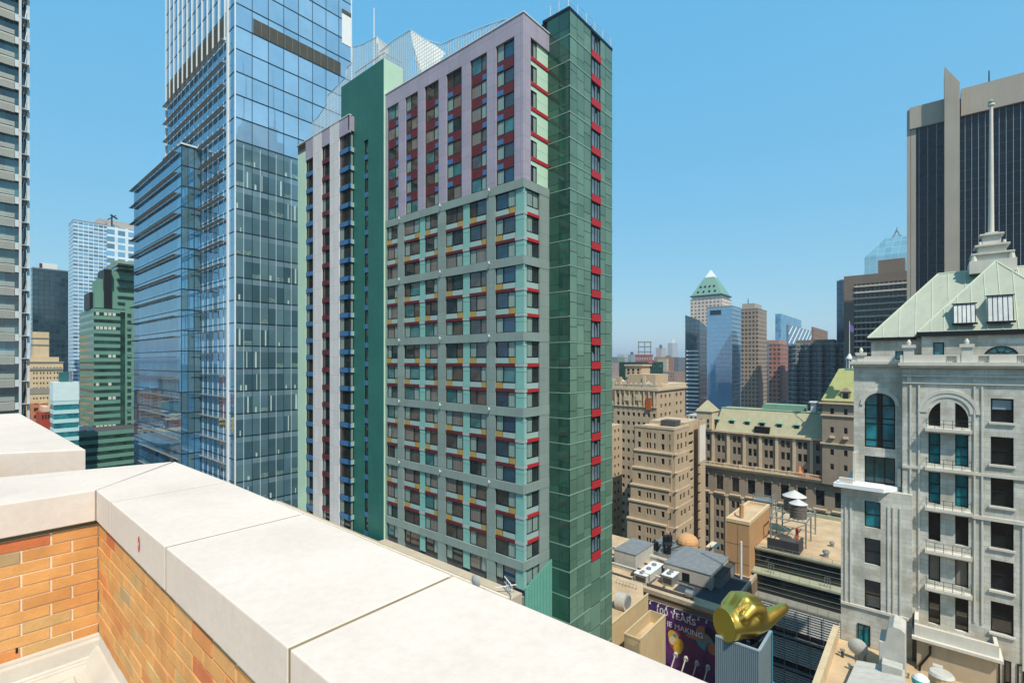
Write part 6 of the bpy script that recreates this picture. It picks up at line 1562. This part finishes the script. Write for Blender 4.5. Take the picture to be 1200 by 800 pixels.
mb.box(cx_ - 2, cx_ + 2, cy_ - 2.2, cy_ + 2.2, zt_ - .3, zt_); mb.box(cx_ - 1.4, cx_ + 1.4, cy_ - 1.6, cy_ + 1.6, zr_, zt_ - .31); mb.build('cage', m_steel, t)
for k, (px, py, s, lb) in enumerate(((968, 652, .9, 'small grey rooftop fan near the right end of the office block roof'), (975, 640, .7, 'smaller grey rooftop fan behind another at the roof end'), (905, 640, .8, 'grey vent stub beside the charcoal plant screen'))):
    x, y = on(px, py, zr_); t = T('rooftop_fan', lb, 'fan', x, y, zr_); mb = MB(); mb.tube((x, y, zr_), (x, y, zr_ + s), s * .55, n=10); mb.build('duct', m_steel, t); mb = MB(); mb.tube((x, y, zr_ + s), (x, y, zr_ + s * 1.5), s * .8, s * .5, n=10); mb.build('hood', m_grey, t)
xx, yy = on(934, 622, zr_); t = T('red_standpipe', 'red standpipe and orange junk under the water tank frame', 'pipe', tx_ + 5, ty_ + 2, zr_)
mb = MB(); mb.tube((tx_ + 2.5, yX(934, tx_ + 2.5), zr_), (tx_ + 2.5, yX(934, tx_ + 2.5), zr_ + 3.6), .3, n=8); mb.tube((tx_ + 2.5, yX(934, tx_ + 2.5), zr_ + .7), (tx_ + 2.5, yX(925, tx_ + 2.5), zr_ + .7), .2, n=8); mb.build('pipe', matte('red_pipe_paint', '#c4472c', .6, .1, 1, .1), t)

m_unit = matte('weathered_white_unit', '#b9b8b0', .65, .15, 1, .3)
# ================================================================== low roofs and billboard between the hotel and the office block
random.seed(111)
ZL = -45.0; BX = 90.5
t = T('billboard_building', 'low building with a cluttered tan roof and a big purple billboard on its brick front', 'building', 100, 45)
ya_, yb_ = 27.5, 66.0
mb = MB(); mb.box(BX, 114, ya_, yb_, -ZC, ZL - .3); mb.build('brick_wall', matte('dull_brown_brick', '#7f6a56', .9, .15, .3, .25), t)
mb = MB(); mb.box(BX + .6, 114, ya_ + .3, yb_, ZL - .3, ZL); mb.build('roof', m_roof, t)
bf = Fc('x', BX)
mb = MB(); bf.box(mb, ya_, yb_, ZL - .31, ZL + .45, -.6, .25); bf.box(mb, ya_, yb_, ZL - .55, ZL - .32, -.1, .12); mb.box(BX + .61, 112, ya_, ya_ + .4, ZL - .3, ZL + .5); mb.build('parapet', matte('weathered_parapet', '#b3a68f', .9, .15, .5, .3), t)
mb = MB()
for a in (98.3, 101.7): mb.box(a, a + .25, 33, yb_, ZL + .004, ZL + .35)
mb.box(92.5, 92.9, 35, yb_, ZL + .003, ZL + .4); mb.build('roof_divider', m_tar, t)
mb = MB(); mb.box(94, 109.5, ya_ + .5, 38.5, ZL + .005, ZL + .02); mb.build('felt_patch', matte('blue_black_felt', '#39414a', .9, .2, .3, 0), t)  # lift shaft's shadow on the roof, painted as a dark sheet
def rbox(name, label, cat, px, py, w, dp, h, mat, z=ZL, extra=None, roofm=None, ov=.1):
    x, y = on(px, py, z); t = T(name, label, cat, x + w / 2, y + dp / 2, z)
    mb = MB(); mb.box(x, x + w, y, y + dp, z + .02, z + h); mb.build('body', mat, t, bevel=.04)
    mb = MB(); mb.box(x - ov, x + w + ov, y - ov, y + dp + ov, z + h + .01, z + h + .16); mb.build('lid', roofm or m_tar, t)
    if extra: extra(t, x, y, w, dp, h, z)
    return x, y
def vents(t, x, y, w, dp, h, z):
    for i in range(2): mb = MB(); mb.tube((x + w * (.3 + .4 * i), y + dp / 2, z + h + .16), (x + w * (.3 + .4 * i), y + dp / 2, z + h + .5), min(w, dp) * .2, n=12); mb.build('fan_ring', m_grey, t)
    mb = MB(); Fc('x', x).box(mb, y + .2, y + dp - .2, z + .4, z + h * .8, 0, .03); mb.build('grille', m_tar, t)
rbox('roof_bulkhead', 'white roof hut with a grey top beside the green tower edge', 'roof hut', 745, 668, 9, 5.2, 3.2, m_unit, roofm=m_grey)
rbox('air_handler', 'long white air handling unit on the low tan roof', 'air unit', 762, 684, 6.5, 2.4, 1.9, m_unit, extra=vents, roofm=m_white)
rbox('air_handler', 'square pale air unit with a dark grille in front of the long unit', 'air unit', 757.5, 685.5, 1.8, 2.6, 1.7, m_unit, extra=vents, roofm=m_white)
rbox('condenser', 'small grey condenser right of the long white air unit', 'air unit', 788, 688, 3.2, 2.2, 1.9, m_steel, extra=vents, roofm=m_white)
def door(t, x, y, w, dp, h, z):
    for s in (.12, .4): mb = MB(); Fc('x', x).box(mb, y + dp * (1 - s) - 1.5, y + dp * (1 - s), z + .2, z + h * .7, 0, .05); mb.build('dark_opening', m_black, t)
rbox('stair_hut', 'wide grey roofed stair hut with two dark openings on the low roof', 'roof hut', 833, 692, 12, 9.5, 3.0, matte('dirty_white', '#b5b1a8', .85, .12, .5, .3), extra=door, roofm=m_grey)
rbox('low_hut', 'low dark topped hut against the tan lift shaft', 'roof hut', 845, 690, 10, 3.5, 2.2, m_grey, roofm=m_tar)
random.seed(12)
x, y = on(783, 655, ZL); t = T('cooling_tower_cluster', 'cluster of black cooling fans and pipes at the back of the low roof', 'plant', x, y, ZL)
mb = MB(); mb.box(x, x + 10, y - 3, y + 6, ZL + .02, ZL + .9); mb.build('platform', m_steel, t)
for i in range(5):
    mb = MB(); a, b = x + random.uniform(1, 8), y + random.uniform(-2, 5); mb.tube((a, b, ZL + .9), (a, b, ZL + random.uniform(2.6, 4)), random.uniform(.5, .9), n=10); mb.build('fan', m_black, t)
for i in range(5):
    mb = MB(); a, b = x + random.uniform(0, 8), y + random.uniform(-2, 5); mb.tube((a, b, ZL + 1.2), (a + random.uniform(-2, 2), b + random.uniform(-2, 2), ZL + random.uniform(2, 3.5)), .2, n=6); mb.build('pipe', m_tar, t)
x, y = on(800, 646, ZL); t = T('tan_dome', 'small tan domed canopy behind the black cooling fans', 'canopy', x, y, ZL)
mb = MB()
for k in range(5):
    a0, a1 = math.pi / 2 * k / 5, math.pi / 2 * (k + 1) / 5; mb.tube((x + 3, y, ZL + 1.5 + 2 * math.sin(a0)), (x + 3, y, ZL + 1.5 + 2 * math.sin(a1)), 2.6 * math.cos(a0), max(.02, 2.6 * math.cos(a1)), n=14)
mb.tube((x + 3, y, ZL), (x + 3, y, ZL + 1.5), 2.5, n=14); mb.build('canopy', matte('tan_canvas', '#c79b6d', .8, .1, .5, .1), t)
x, y = on(804, 699, ZL); t = T('round_vent', 'short round grey vent at the front edge of the low roof', 'vent', x, y, ZL)
mb = MB(); mb.tube((x, y, ZL + .8), (x, y - 1.4, ZL + .8), .7, n=14); mb.build('drum', m_steel, t); mb = MB(); mb.box(x - .5, x + .5, y - 1.2, y - .2, ZL, ZL + .3); mb.build('foot', m_tar, t)
t = T('duct_run', 'long bent white duct crossing the low roof behind the air units', 'duct', 110, 50, ZL)
mb = MB(); p = [on(q, r, ZL) for q, r in ((752, 640), (760, 655), (800, 668), (812, 655))]
for a, b in zip(p[:-1], p[1:]): mb.tube((a[0], a[1], ZL + 1), (b[0], b[1], ZL + 1), .4, n=8)
mb.build('duct', m_unit, t)
mb = MB()
for a in p: mb.box(a[0] - .15, a[0] + .15, a[1] - .15, a[1] + .15, ZL, ZL + .7)
mb.build('duct_support', m_grey, t)
random.seed(14)
for i in range(16):
    px, py = random.uniform(730, 845), random.uniform(640, 690); x, y = on(px, py, ZL); s = random.uniform(.3, .8)
    t = T('roof_clutter', 'small box or pipe stub left lying on the low tan roof', 'roof clutter', x, y, ZL, group='odds and ends on the low roof')
    mb = MB(); mb.box(x, x + s * 1.5, y, y + s, ZL + .03, ZL + s * .9); mb.tube((x + s, y + s / 2, ZL + s * .9), (x + s, y + s / 2, ZL + s * 1.6), s * .2, n=6); mb.build('box', random.choice([m_steel, m_tar, m_unit, m_grey]), t)
t = T('roof_ladder_rail', 'white railing with square frames on the roof edge beside the green tower', 'railing', 84, 48, ZL)
mb = MB(); rx = 86.0; zb_ = ZL
ys_ = lsp(yX(723, rx), yX(746, rx), 6)
for yy in ys_: mb.tube((rx, yy, zb_ - 1), (rx, yy, zb_ + 2.6), .08, n=6)
for h in (2.6, 1.6, .4): mb.tube((rx, ys_[0], zb_ + h), (rx, ys_[-1], zb_ + h), .07, n=6)
mb.tube((rx, ys_[-1], zb_ + 2.4), (rx, ys_[-1], zb_ - 3), .12, n=6); mb.build('rail', m_unit, t)
random.seed(15)
t = T('roof_patches', 'patched sheets and pipe runs spread over the low tan roof', 'roofing', 100, 48, ZL)
for i in range(9):
    px, py = random.uniform(728, 840), random.uniform(642, 690); x, y = on(px, py, ZL); a, b = random.uniform(1.5, 5), random.uniform(1, 3)
    mb = MB(); zz_ = ZL + .006 + i * .004; x = max(x, BX + 1.5); mb.face([(x, y, zz_), (x + a, y, zz_), (x + a, y + b, zz_), (x, y + b, zz_)]); mb.build('membrane_sheet', [m_tar, matte('pale_membrane', '#d2c3a8', .9, .25, .6, 0) if 'pale_membrane' not in bpy.data.materials else bpy.data.materials['pale_membrane'], m_grey][i % 3], t)
for i in range(6):
    x = random.uniform(92, 106); y = random.uniform(34, 40); mb = MB(); y2 = y + random.uniform(6, 18); mb.tube((x, y, ZL + .3), (x, y2, ZL + .3), .12, n=6); mb.tube((x, y2, ZL + .3), (x + random.uniform(2, 6), y2, ZL + .3), .12, n=6); mb.tube((x, y, ZL + .3), (x, y, ZL), .12, n=6); mb.build('pipe_run', random.choice([m_steel, m_grey, m_tar]), t)
for x in (96, 104.5):
    mb = MB(); mb.box(x, x + .4, 39, yb_, ZL + .003, ZL + .8); mb.box(x - .1, x + .5, 39, yb_, ZL + .801, ZL + .88); mb.build('low_wall', m_unit, t)
# lower building with the beige enclosure
t = T('enclosure_building', 'low building right of the green tower carrying beige ribbed metal enclosures', 'building', 72, 38)
fp = [(60.5, 62), (60.5, 32.65), (70.6, 32.65), (75.3, 35.3), (89.2, 42.6), (89.2, 62)]
mb = MB(); mb.prism(fp, -ZC, -43.5); mb.build('wall', matte('sandy_wall', '#9c8a70', .9, .15, .3, .2), t); mb = MB(); mb.prism(fp, -43.49, -43.3); mb.build('roof', m_roof, t)
def ribwall(face, a0, a1, z0, z1, nm='ribbed_wall'):
    mb = MB(); face.box(mb, a0, a1, z0, z1, -.14, 0); a = a0 + .1
    while a < a1 - .2: face.box(mb, a, a + .22, z0, z1 - .12, 0, .05); a += .55
    face.box(mb, a0, a1, z1 + .001, z1 + .09, -.2, .1); return mb
t = T('ribbed_screen_wall', 'tall beige ribbed metal screen wall behind the open beige box', 'screen', 70, 35, -46)
ribwall(Fc('y', 35.0), 62, 75.4, -47, -38).build('ribbed_wall', m_beige, t); mb = MB()
for x in lsp(63, 75, 4): mb.tube((x, 35.2, -39), (x, 37, -43.4), .07, n=5)
mb.build('brace', m_steel, t)
t = T('beige_open_box', 'open topped beige ribbed metal box with a louvre end, before the screen wall', 'enclosure', 66, 31, -50)
ribwall(Fc('y', 30.1), 62.5, 70.8, -52, -38).build('ribbed_wall', m_beige, t)
mb = MB(); mb.box(62.5, 70.7, 30.3, 32.4, -52, -39.8); mb.build('inner_floor', m_roof, t)
mb = MB(); mb.box(62.5, 70.8, 32.4, 32.6, -52, -38); mb.box(70.66, 70.8, 30.25, 32.39, -52, -38.0); mb.build('back_wall', m_beige, t)
mb = MB(); lf2 = Fc('x', 62.49)
mb.box(62.3, 62.5, 30.1, 32.6, -38.25, -38); mb.box(62.3, 62.5, 30.1, 32.6, -52, -40.6)
for y in lsp(30.2, 32.4, 14): mb.box(62.35, 62.48, y, y + .07, -40.6, -38.25)
mb.build('louvre_end', m_beige, t)
x, y = on(730, 712, -43.3); t = T('white_fan_drum', 'white round fan drum lying on the roof beside the green tower edge', 'fan', x, y, -43.3)
mb = MB(); mb.tube((x, y + .9, -42.3), (x, y - .9, -42.1), 1.5, n=20); mb.build('drum', m_unit, t); mb = MB(); mb.tube((x, y - .91, -42.1), (x, y - 1.0, -42.1), 1.2, n=20); mb.build('fan_face', m_grey, t)
# billboard
def board():
    M = NT('billboard_print'); tc = M.n('ShaderNodeTexCoord'); sp = M.n('ShaderNodeSeparateXYZ'); M.l(tc.outputs['Generated'], sp.inputs[0])
    r = M.n('ShaderNodeValToRGB'); r.color_ramp.elements[0].color = lin('#1c2352'); r.color_ramp.elements[1].color = lin('#2a2c72'); e = r.color_ramp.elements.new(.5); e.color = lin('#5a2766'); M.l(sp.outputs[1], r.inputs[0])
    c = M.mix(M.ramp(M.noise(.5, 4), .45, .75), r.outputs[0], lin('#7a3a7c')); M.l(c, M.b.inputs['Base Color']); M.b.inputs['Roughness'].default_value = .5; return M.m
t = T('billboard', 'purple billboard with white lettering and painted performers above a row of lamps', 'billboard', BX - .3, 37, -62)
bbf = Fc('x', BX - .25); b1, b0 = yX(760, BX - .25), yX(846, BX - .25); zt1 = zX(763, 703.5, BX - .25)
mb = MB(); bbf.box(mb, b0, b1, zt1 - 13.5, zt1, -.2, 0); mb.build('board', board(), t)
mb = MB(); bbf.box(mb, b0 - .1, b1 + .1, zt1 + .001, zt1 + .15, -.2, .06); mb.build('board_frame', m_grey, t); mb = MB(); bbf.box(mb, b0 - .1, b1 + .1, zt1 - 13.7, zt1 - 13.51, -.2, .06); mb.build('board_frame', m_grey, t)
def blob(cy, cz, ry, rz, mat, o, nm='painted_figure', rot=0):
    mb = MB(); n = 18; pts = []
    for i in range(n): a = 2 * math.pi * i / n; u, v = ry * math.cos(a), rz * math.sin(a); pts.append((BX - .25 - o, cy + u * math.cos(rot) - v * math.sin(rot), cz + u * math.sin(rot) + v * math.cos(rot)))
    mb.face(pts[::-1]); mb.build(nm, mat, t)
pc = {n: matte('print_' + n, c, .5, .15, 1.5, 0) for n, c in (('yellow', '#d8b23c'), ('red', '#b8452f'), ('cream', '#d9cfae'), ('teal', '#4d93a0'), ('skin', '#a8755c'), ('dark', '#2a2138'), ('plum', '#6d3565'))}
def bp(px, py): return yX(px, BX - .25), zX(px, py, BX - .25)
for px, py, rx_, rz_, m_, o in ((791, 750, 1.3, 1.9, 'red', .004), (789, 746, 1.0, 1.3, 'yellow', .008), (788, 750, .7, .8, 'cream', .012), (791, 744, .4, .4, 'teal', .016), (795, 757, .9, 1.6, 'yellow', .013), (800, 752, 1.0, 2.2, 'plum', .006),
                               (822, 741, 1.0, 1.3, 'skin', .005), (817, 746, 2.2, .55, 'skin', .009), (832, 743, .9, 1.2, 'skin', .005), (832, 740, 1.0, .7, 'dark', .009), (826, 752, 1.6, 1.5, 'teal', .007), (838, 756, 1.3, 2.0, 'dark', .006), (834, 766, 1.2, 2.0, 'plum', .01), (812, 764, 1.8, 1.9, 'plum', .007), (836, 760, 1.0, 1.1, 'skin', .013)):
    a, b = bp(px, py); blob(a, b, rx_, rz_, pc[m_], o, rot=random.uniform(-.4, .4))
def text(body, size, px, py, mat, parent, X, align='CENTER', face='x', Y=None, name='lettering'):
    cu = bpy.data.curves.new(name, 'FONT'); cu.body = body; cu.size = size; cu.align_x = align; cu.extrude = .004; cu.offset = size * .012
    o = bpy.data.objects.new(name, cu); COL.objects.link(o); bpy.context.view_layer.update()
    me = bpy.data.meshes.new_from_object(o.evaluated_get(bpy.context.evaluated_depsgraph_get())); COL.objects.unlink(o); bpy.data.objects.remove(o)
    me.materials.clear(); me.materials.append(mat); o = bpy.data.objects.new(name, me); COL.objects.link(o); o.parent = parent['_o']
    o.location = Vector((X, yX(px, X), zX(px, py, X) + ZC)) - Vector(parent['_base']); o.rotation_euler = (math.pi / 2, 0, -math.pi / 2); return o
m_let = matte('white_lettering', '#dfe0ea', .5, .03, 1, 0)
text('100 YEARS', 1.7, 791, 724.5, m_let, t, BX - .27); text('IN THE MAKING', 1.4, 792, 736.5, m_let, t, BX - .27)
for px in lsp(765, 840, 8):
    y = yX(px, BX - .3); mb = MB(); mb.tube((BX - .3, y, zt1 + .1), (BX - 1.5, y, zt1 + .5), .05, n=5); mb.tube((BX - 1.5, y, zt1 + .5), (BX - 1.6, y, zt1 + .05), .05, .2, n=8); mb.build('top_lamp', m_unit, t)
zlb = zX(800, 775, BX)
mb = MB(); bbf.box(mb, b0, b1 - 3, zt1 - 11.6, zt1 - 11.45, 3.3, 4.6)
for h in (.6, 1.1): bbf.box(mb, b0, b1 - 3, zt1 - 11.45 + h, zt1 - 11.4 + h, 4.5, 4.56)
for y in lsp(b0, b1 - 3, 7): bbf.box(mb, y - .05, y + .05, zt1 - 11.45, zt1 - 10.3, 4.49, 4.57); mb.tube((BX, y, zt1 - 12.6), (BX - 4.4, y, zt1 - 11.6), .08, n=5)
mb.build('catwalk', m_unit, t)
for px in (781, 793, 806, 819, 832):
    y = yX(px + 4, BX - 3.5); mb = MB(); mb.tube((BX - 4.4, y, zt1 - 11.0), (BX - 2.0, y - .4, zt1 - 7.6), .12, n=6); mb.tube((BX - 2.1, y - .5, zt1 - 7.7), (BX - 1.5, y - .3, zt1 - 7.5), .45, .3, n=8); mb.build('floodlight', m_unit, t)
# corrugated blue grey box and the gold hand
t = T('corrugated_plinth', 'tall blue grey corrugated metal box under the giant gold hand', 'plinth', 65, 17.5)
mc = matte('blue_grey_corrugated', '#7f9099', .5, .07, .3, .12); hz = -33.7; PXx, PY0, PY1, PX1 = 62.0, 15.0, 20.0, 67.6
mb = MB(); mb.box(PXx + .06, PX1, PY0 + .06, PY1, -ZC, hz - 1.8)
for f, a0, a1 in ((Fc('x', PXx), PY0, PY1), (Fc('y', PY0), PXx, PX1)):
    f.box(mb, a0 + .06, a1, -ZC, hz - .1, -.2, -.05); a = a0 + .05
    while a < a1 - .1: f.box(mb, a, a + .11, -ZC, hz - .1, -.05, .03); a += .22
mb.box(PX1 - .15, PX1, PY0 + .21, PY1, hz - 1.79, hz - .1); mb.box(PXx + .21, PX1 - .16, PY1 - .15, PY1, hz - 1.79, hz - .1)
mb.build('corrugated_wall', mc, t)
mb = MB(); Fc('x', PXx).box(mb, PY0, PY1, hz - .099, hz + .08, -.25, .06); mb.box(PXx + .26, PX1 + .05, PY0 - .06, PY0 + .25, hz - .099, hz + .08); mb.box(PX1 - .2, PX1 + .05, PY0 + .26, PY1, hz - .099, hz + .08); mb.build('rim', matte('blue_rim', '#8ca2ad', .5, .05, 1, .1), t)
mb = MB(); mb.box(PXx + .2, PX1 - .16, PY0 + .2, PY1 - .16, hz - 1.78, hz - 1.7)
mb.build('pit_floor', m_black, t)
mb = MB()
for i in range(9): a, b = PXx + .8 + random.random() * 4, PY0 + .7 + random.random() * 3.4; mb.box(a, a + .5, b, b + .4, hz - 1.69, hz - 1.2)
mb.build('pit_frame', m_steel, t)
mb = MB(); mb.box(PX1 - .3, PX1 + .12, PY0 - .14, PY0 - .065, -46, hz); mb.box(PXx + 2.4, PX1 + .2, PY0 - .3, PY0 - .15, -48, -40); mb.build('teal_side_panel', matte('teal_polycarbonate', '#2f86a0', .3, .1, .5, .1), t)
def hand():
    ax = (Vector((RX, RY, 0)) * math.cos(.32) + Vector((FX, FY, 0)) * math.sin(.32)).normalized(); up = Vector((0, 0, 1)); wv = up.cross(ax).normalized()
    o0 = Vector((*at(847, 59.5), zd(731, 59.5)))
    def W(l, wd, u): return o0 + ax * l + wv * wd + up * u
    bm = bmesh.new()
    def ell(c, rl, rw, ru, pitch=0):
        M4 = Matrix((ax * rl, wv * rw, up * ru)).transposed().to_4x4()
        R = Matrix.Rotation(pitch, 4, wv); M4 = Matrix.Translation(W(*c)) @ R @ M4
        bmesh.ops.create_icosphere(bm, subdivisions=3, radius=1, matrix=M4)
    def caps(a, b, r0, r1, n=9):
        for i in range(n + 1):
            s = i / n; c = tuple(a[k] + (b[k] - a[k]) * s for k in range(3)); r = r0 + (r1 - r0) * s; ell(c, r, r, r)
    caps((-2.2, 0, -.1), (2.4, 0, -.1), 1.85, 1.95, 16)                       # wrist
    ell((3.2, 0, 0), 2.5, 1.95, 1.9); ell((4.3, .1, -.15), 2.2, 1.8, 1.65)   # palm and back
    # four curled fingers rolled over the top, knuckles towards the light
    for i, (wd, s) in enumerate(((-1.5, .86), (-.5, 1.0), (.5, 1.0), (1.45, .88))):
        caps((1.8, wd, 1.3), (3.0, wd, 2.55 * s), .8 * s, .86 * s, 6); caps((3.0, wd, 2.55 * s), (4.4, wd, 2.2 * s), .86 * s, .84 * s, 6); caps((4.4, wd, 2.2 * s), (4.5, wd, .9), .84 * s, .74 * s, 5)
    # outstretched thumb
    caps((3.6, -.3, -.75), (6.0, -.2, -.45), 1.4, 1.15, 8); caps((6.0, -.2, -.45), (7.8, -.1, .05), 1.15, .92, 8); caps((7.8, -.1, .05), (9.6, 0, .5), .92, .66, 6)
    me = bpy.data.meshes.new('tmp'); bm.to_mesh(me); bm.free(); o = bpy.data.objects.new('tmp', me); COL.objects.link(o)
    rm = o.modifiers.new('r', 'REMESH'); rm.mode = 'VOXEL'; rm.voxel_size = .11
    sm = o.modifiers.new('s', 'SMOOTH'); sm.factor = .7; sm.iterations = 40
    bpy.context.view_layer.update(); m2 = bpy.data.meshes.new_from_object(o.evaluated_get(bpy.context.evaluated_depsgraph_get())); bpy.data.objects.remove(o)
    bm = bmesh.new(); bm.from_mesh(m2); r = bmesh.ops.bisect_plane(bm, geom=bm.verts[:] + bm.edges[:] + bm.faces[:], plane_co=W(.15, 0, 0), plane_no=-(ax * .9 - up * .05 + wv * .0), clear_outer=True)
    ed = [e for e in r['geom_cut'] if isinstance(e, bmesh.types.BMEdge)]; bmesh.ops.contextual_create(bm, geom=ed)
    base = W(3.5, 0, -2.0)
    for v in bm.verts: v.co -= base
    for f in bm.faces: f.smooth = len(f.verts) < 8
    m2.clear_geometry(); bm.to_mesh(m2); bm.free(); m2.materials.clear()
    M = NT('gold_leaf'); M.b.inputs['Base Color'].default_value = lin('#eec25c'); M.b.inputs['Metallic'].default_value = 1; M.l(M.ramp(M.noise(1.2, 4), -.1, 1.4), M.b.inputs['Roughness'])
    mr = M.b.inputs['Roughness'].links[0].from_node; mr.inputs[3].default_value = .25; mr.inputs[4].default_value = .42
    m2.materials.append(M.m)
    o = bpy.data.objects.new('giant_hand', m2); COL.objects.link(o); o.location = base + Vector((0, 0, ZC)); o['label'] = 'giant shiny gold hand sculpture with outstretched thumb lying on the blue grey box'; o['category'] = 'sculpture'
hand()

# ================================================================== bottom right roof in front of the marble building
random.seed(121)
ZR2 = -33.6
t = T('side_roof_building', 'low tan building with roof clutter at the foot of the white marble building', 'building', 66, 0)
mb = MB(); mb.box(55, 71.0, -12, 8.3, -ZC, ZR2 - .2); mb.build('wall', matte('sand_brick', '#b59d78', .9, .15, .3, .25), t)
mb = MB(); mb.box(55, 71.0, -12, 8.3, ZR2 - .199, ZR2); mb.build('roof', m_roof, t)
mb = MB(); mb.box(55, 71.0, 8.31, 8.9, -ZC, ZR2 + 1.5); mb.build('parapet', matte('cream_parapet', '#c6b392', .9, .12, .5, .3), t)
def P2(px, py): return grd(px, py, ZR2)
x, y = P2(1038, 790); f0 = 63.0
t = T('white_roof_unit', 'white stepped sheet metal housing on the roof below the marble wall', 'air unit', f0, 3, ZR2)
fu = Fc('x', f0 + 2.2); ya, yb = fu.a(1061), fu.a(1030); zt_ = zX(1045, 733, f0 + 2.2)
mb = MB(); mb.prism([(ya, ZR2), (yb, ZR2), (yb, zt_ - 2.0), (yb - .5, zt_ - 1.9), (yb - .7, zt_ - .5), (yb - 1.2, zt_), (ya + .4, zt_ - .1), (ya, zt_ - .4)], 0, 1)
mb.v = [(f0 + 2.2 + 3.2 * v[2], v[0], v[1]) for v in mb.v]; mb.build('housing', m_unit, t, bevel=.05)
mb = MB(); mb.box(f0 + .8, f0 + 2.15, ya + .2, yb - .3, ZR2, ZR2 + 2.2); mb.build('lower_housing', m_unit, t, bevel=.05)
t = T('ribbed_white_canopy', 'white sheet metal canopy with ribs at the bottom right below the marble wall', 'canopy', 60, 2, ZR2)
mb = MB(); A_ = [(*at(px, d), zd(py, d)) for px, py, d in ((1004, 773, 53.5), (1060, 783, 51), (1062, 815, 47), (985, 815, 48))]
n = 6
mb.face(A_); mb.face([(p[0], p[1], p[2] - .25) for p in A_][::-1])
for i in range(4): j = (i + 1) % 4; a, b = A_[i], A_[j]; mb.face([a, (a[0], a[1], a[2] - .25), (b[0], b[1], b[2] - .25), b])
for i in range(1, n): s = i / n; l = Vector(A_[0]).lerp(Vector(A_[3]), s); r = Vector(A_[1]).lerp(Vector(A_[2]), s); mb.tube(l, r, .04, n=4)
mb.build('canopy_sheet', m_unit, t)
mb = MB(); 
for p in A_: mb.tube((p[0], p[1], ZR2 - 6), (p[0], p[1], p[2] - .2), .08, n=5)
mb.build('canopy_post', m_steel, t)
x, y = P2(1005, 775); t = T('round_dish', 'pale round dish antenna on the tan roof beside the white housing', 'dish', x, y, ZR2)
mb = MB(); zc_ = ZR2 + 1.6
for k in range(4):
    r0_, r1_ = .95 * k / 4, .95 * (k + 1) / 4
    for i in range(16):
        a, b = i * math.pi / 8, (i + 1) * math.pi / 8
        f = lambda r, a: (x - .1 + .3 * r * r, y + r * math.cos(a), zc_ + r * math.sin(a)); mb.face([f(r0_, a), f(r0_, b), f(r1_, b), f(r1_, a)])
mb.build('dish', m_unit, t, smooth=True); mb = MB(); mb.tube((x + .1, y, ZR2), (x + .15, y, zc_), .08, n=6); mb.build('mast', m_steel, t)
def place(name, lb, cat, px, py, d, build):
    x, y = at(px, d); z = zd(py, d); t = T(name, lb, cat, x, y, ZR2); build(t, x, y, z)
def globe(t, x, y, z):
    mb = MB(); n = 8
    for k in range(n):
        a0, a1 = -math.pi / 2 + math.pi * k / n, -math.pi / 2 + math.pi * (k + 1) / n
        mb.tube((x, y, z - .3 + .7 * math.sin(a0)), (x, y, z - .3 + .7 * math.sin(a1)), max(.01, .75 * math.cos(a0)), max(.01, .75 * math.cos(a1)), n=18, mi=1 if 2 <= k <= 4 else 0, caps=False)
    mb.build('drum', [m_white, matte('aqua_paint', '#3fa9ad', .4, .1, 1, .05)], t, smooth=True); mb = MB(); mb.tube((x, y, ZR2 - 2), (x, y, z - .7), .3, n=8); mb.build('foot', m_steel, t)
place('aqua_ventilator', 'aqua and white round ventilator at the bottom edge beside the annex wall', 'ventilator', 1079, 794, 49, globe)
def cyl(t, x, y, z):
    mb = MB(); mb.tube((x, y, z - 3), (x, y, z), 1.0, n=16); mb.build('body', m_beige, t); mb = MB(); mb.tube((x, y, z + .001), (x, y, z + .25), 1.08, .9, n=16); mb.build('lid', m_unit, t)
place('cream_tank', 'cream cylindrical tank right of the aqua ventilator', 'tank', 1103, 790, 49.5, cyl)
def post(t, x, y, z):
    mb = MB(); mb.box(x - .2, x + .2, y - .3, y + .3, z - 3, z); mb.build('post', m_mart, t); mb = MB(); mb.box(x - .3, x + .3, y - .4, y + .4, z + .001, z + .15); mb.build('cap', m_unit, t)
place('white_post', 'square white post between the aqua ventilator and the cream tank', 'post', 1099, 781, 50.5, post)
random.seed(13)
for i in range(10):
    x, y = P2(random.uniform(985, 1065), random.uniform(765, 800)); s = random.uniform(.2, .45)
    t = T('pipe_stub', 'small dark pipe stub on the tan roof at the foot of the marble building', 'pipe', x, y, ZR2, group='pipe stubs on the tan roof'); mb = MB(); mb.tube((x, y, ZR2), (x, y, ZR2 + s * 2), s * .4, n=7); mb.build('pipe', random.choice([m_tar, m_steel]), t); mb = MB(); mb.tube((x, y, ZR2 + s * 2), (x, y, ZR2 + s * 2.4), s * .7, n=7); mb.build('cap', m_grey, t)

# ================================================================== the summer air
mb = MB(); mb.box(-9100, 14100, -9100, 14100, -ZC - 1, 260)
hz_ = struct(mb, 'haze', NT('haze_air').m, kind='stuff')
M = hz_.data.materials[0]; tr = M.node_tree; tr.nodes.remove(tr.nodes['Principled BSDF']); pv = tr.nodes.new('ShaderNodeVolumePrincipled')
pv.inputs['Color'].default_value = (.80, .90, 1, 1); pv.inputs['Density'].default_value = .00016; pv.inputs['Anisotropy'].default_value = .2
tr.links.new(pv.outputs[0], tr.nodes['Material Output'].inputs['Volume'])
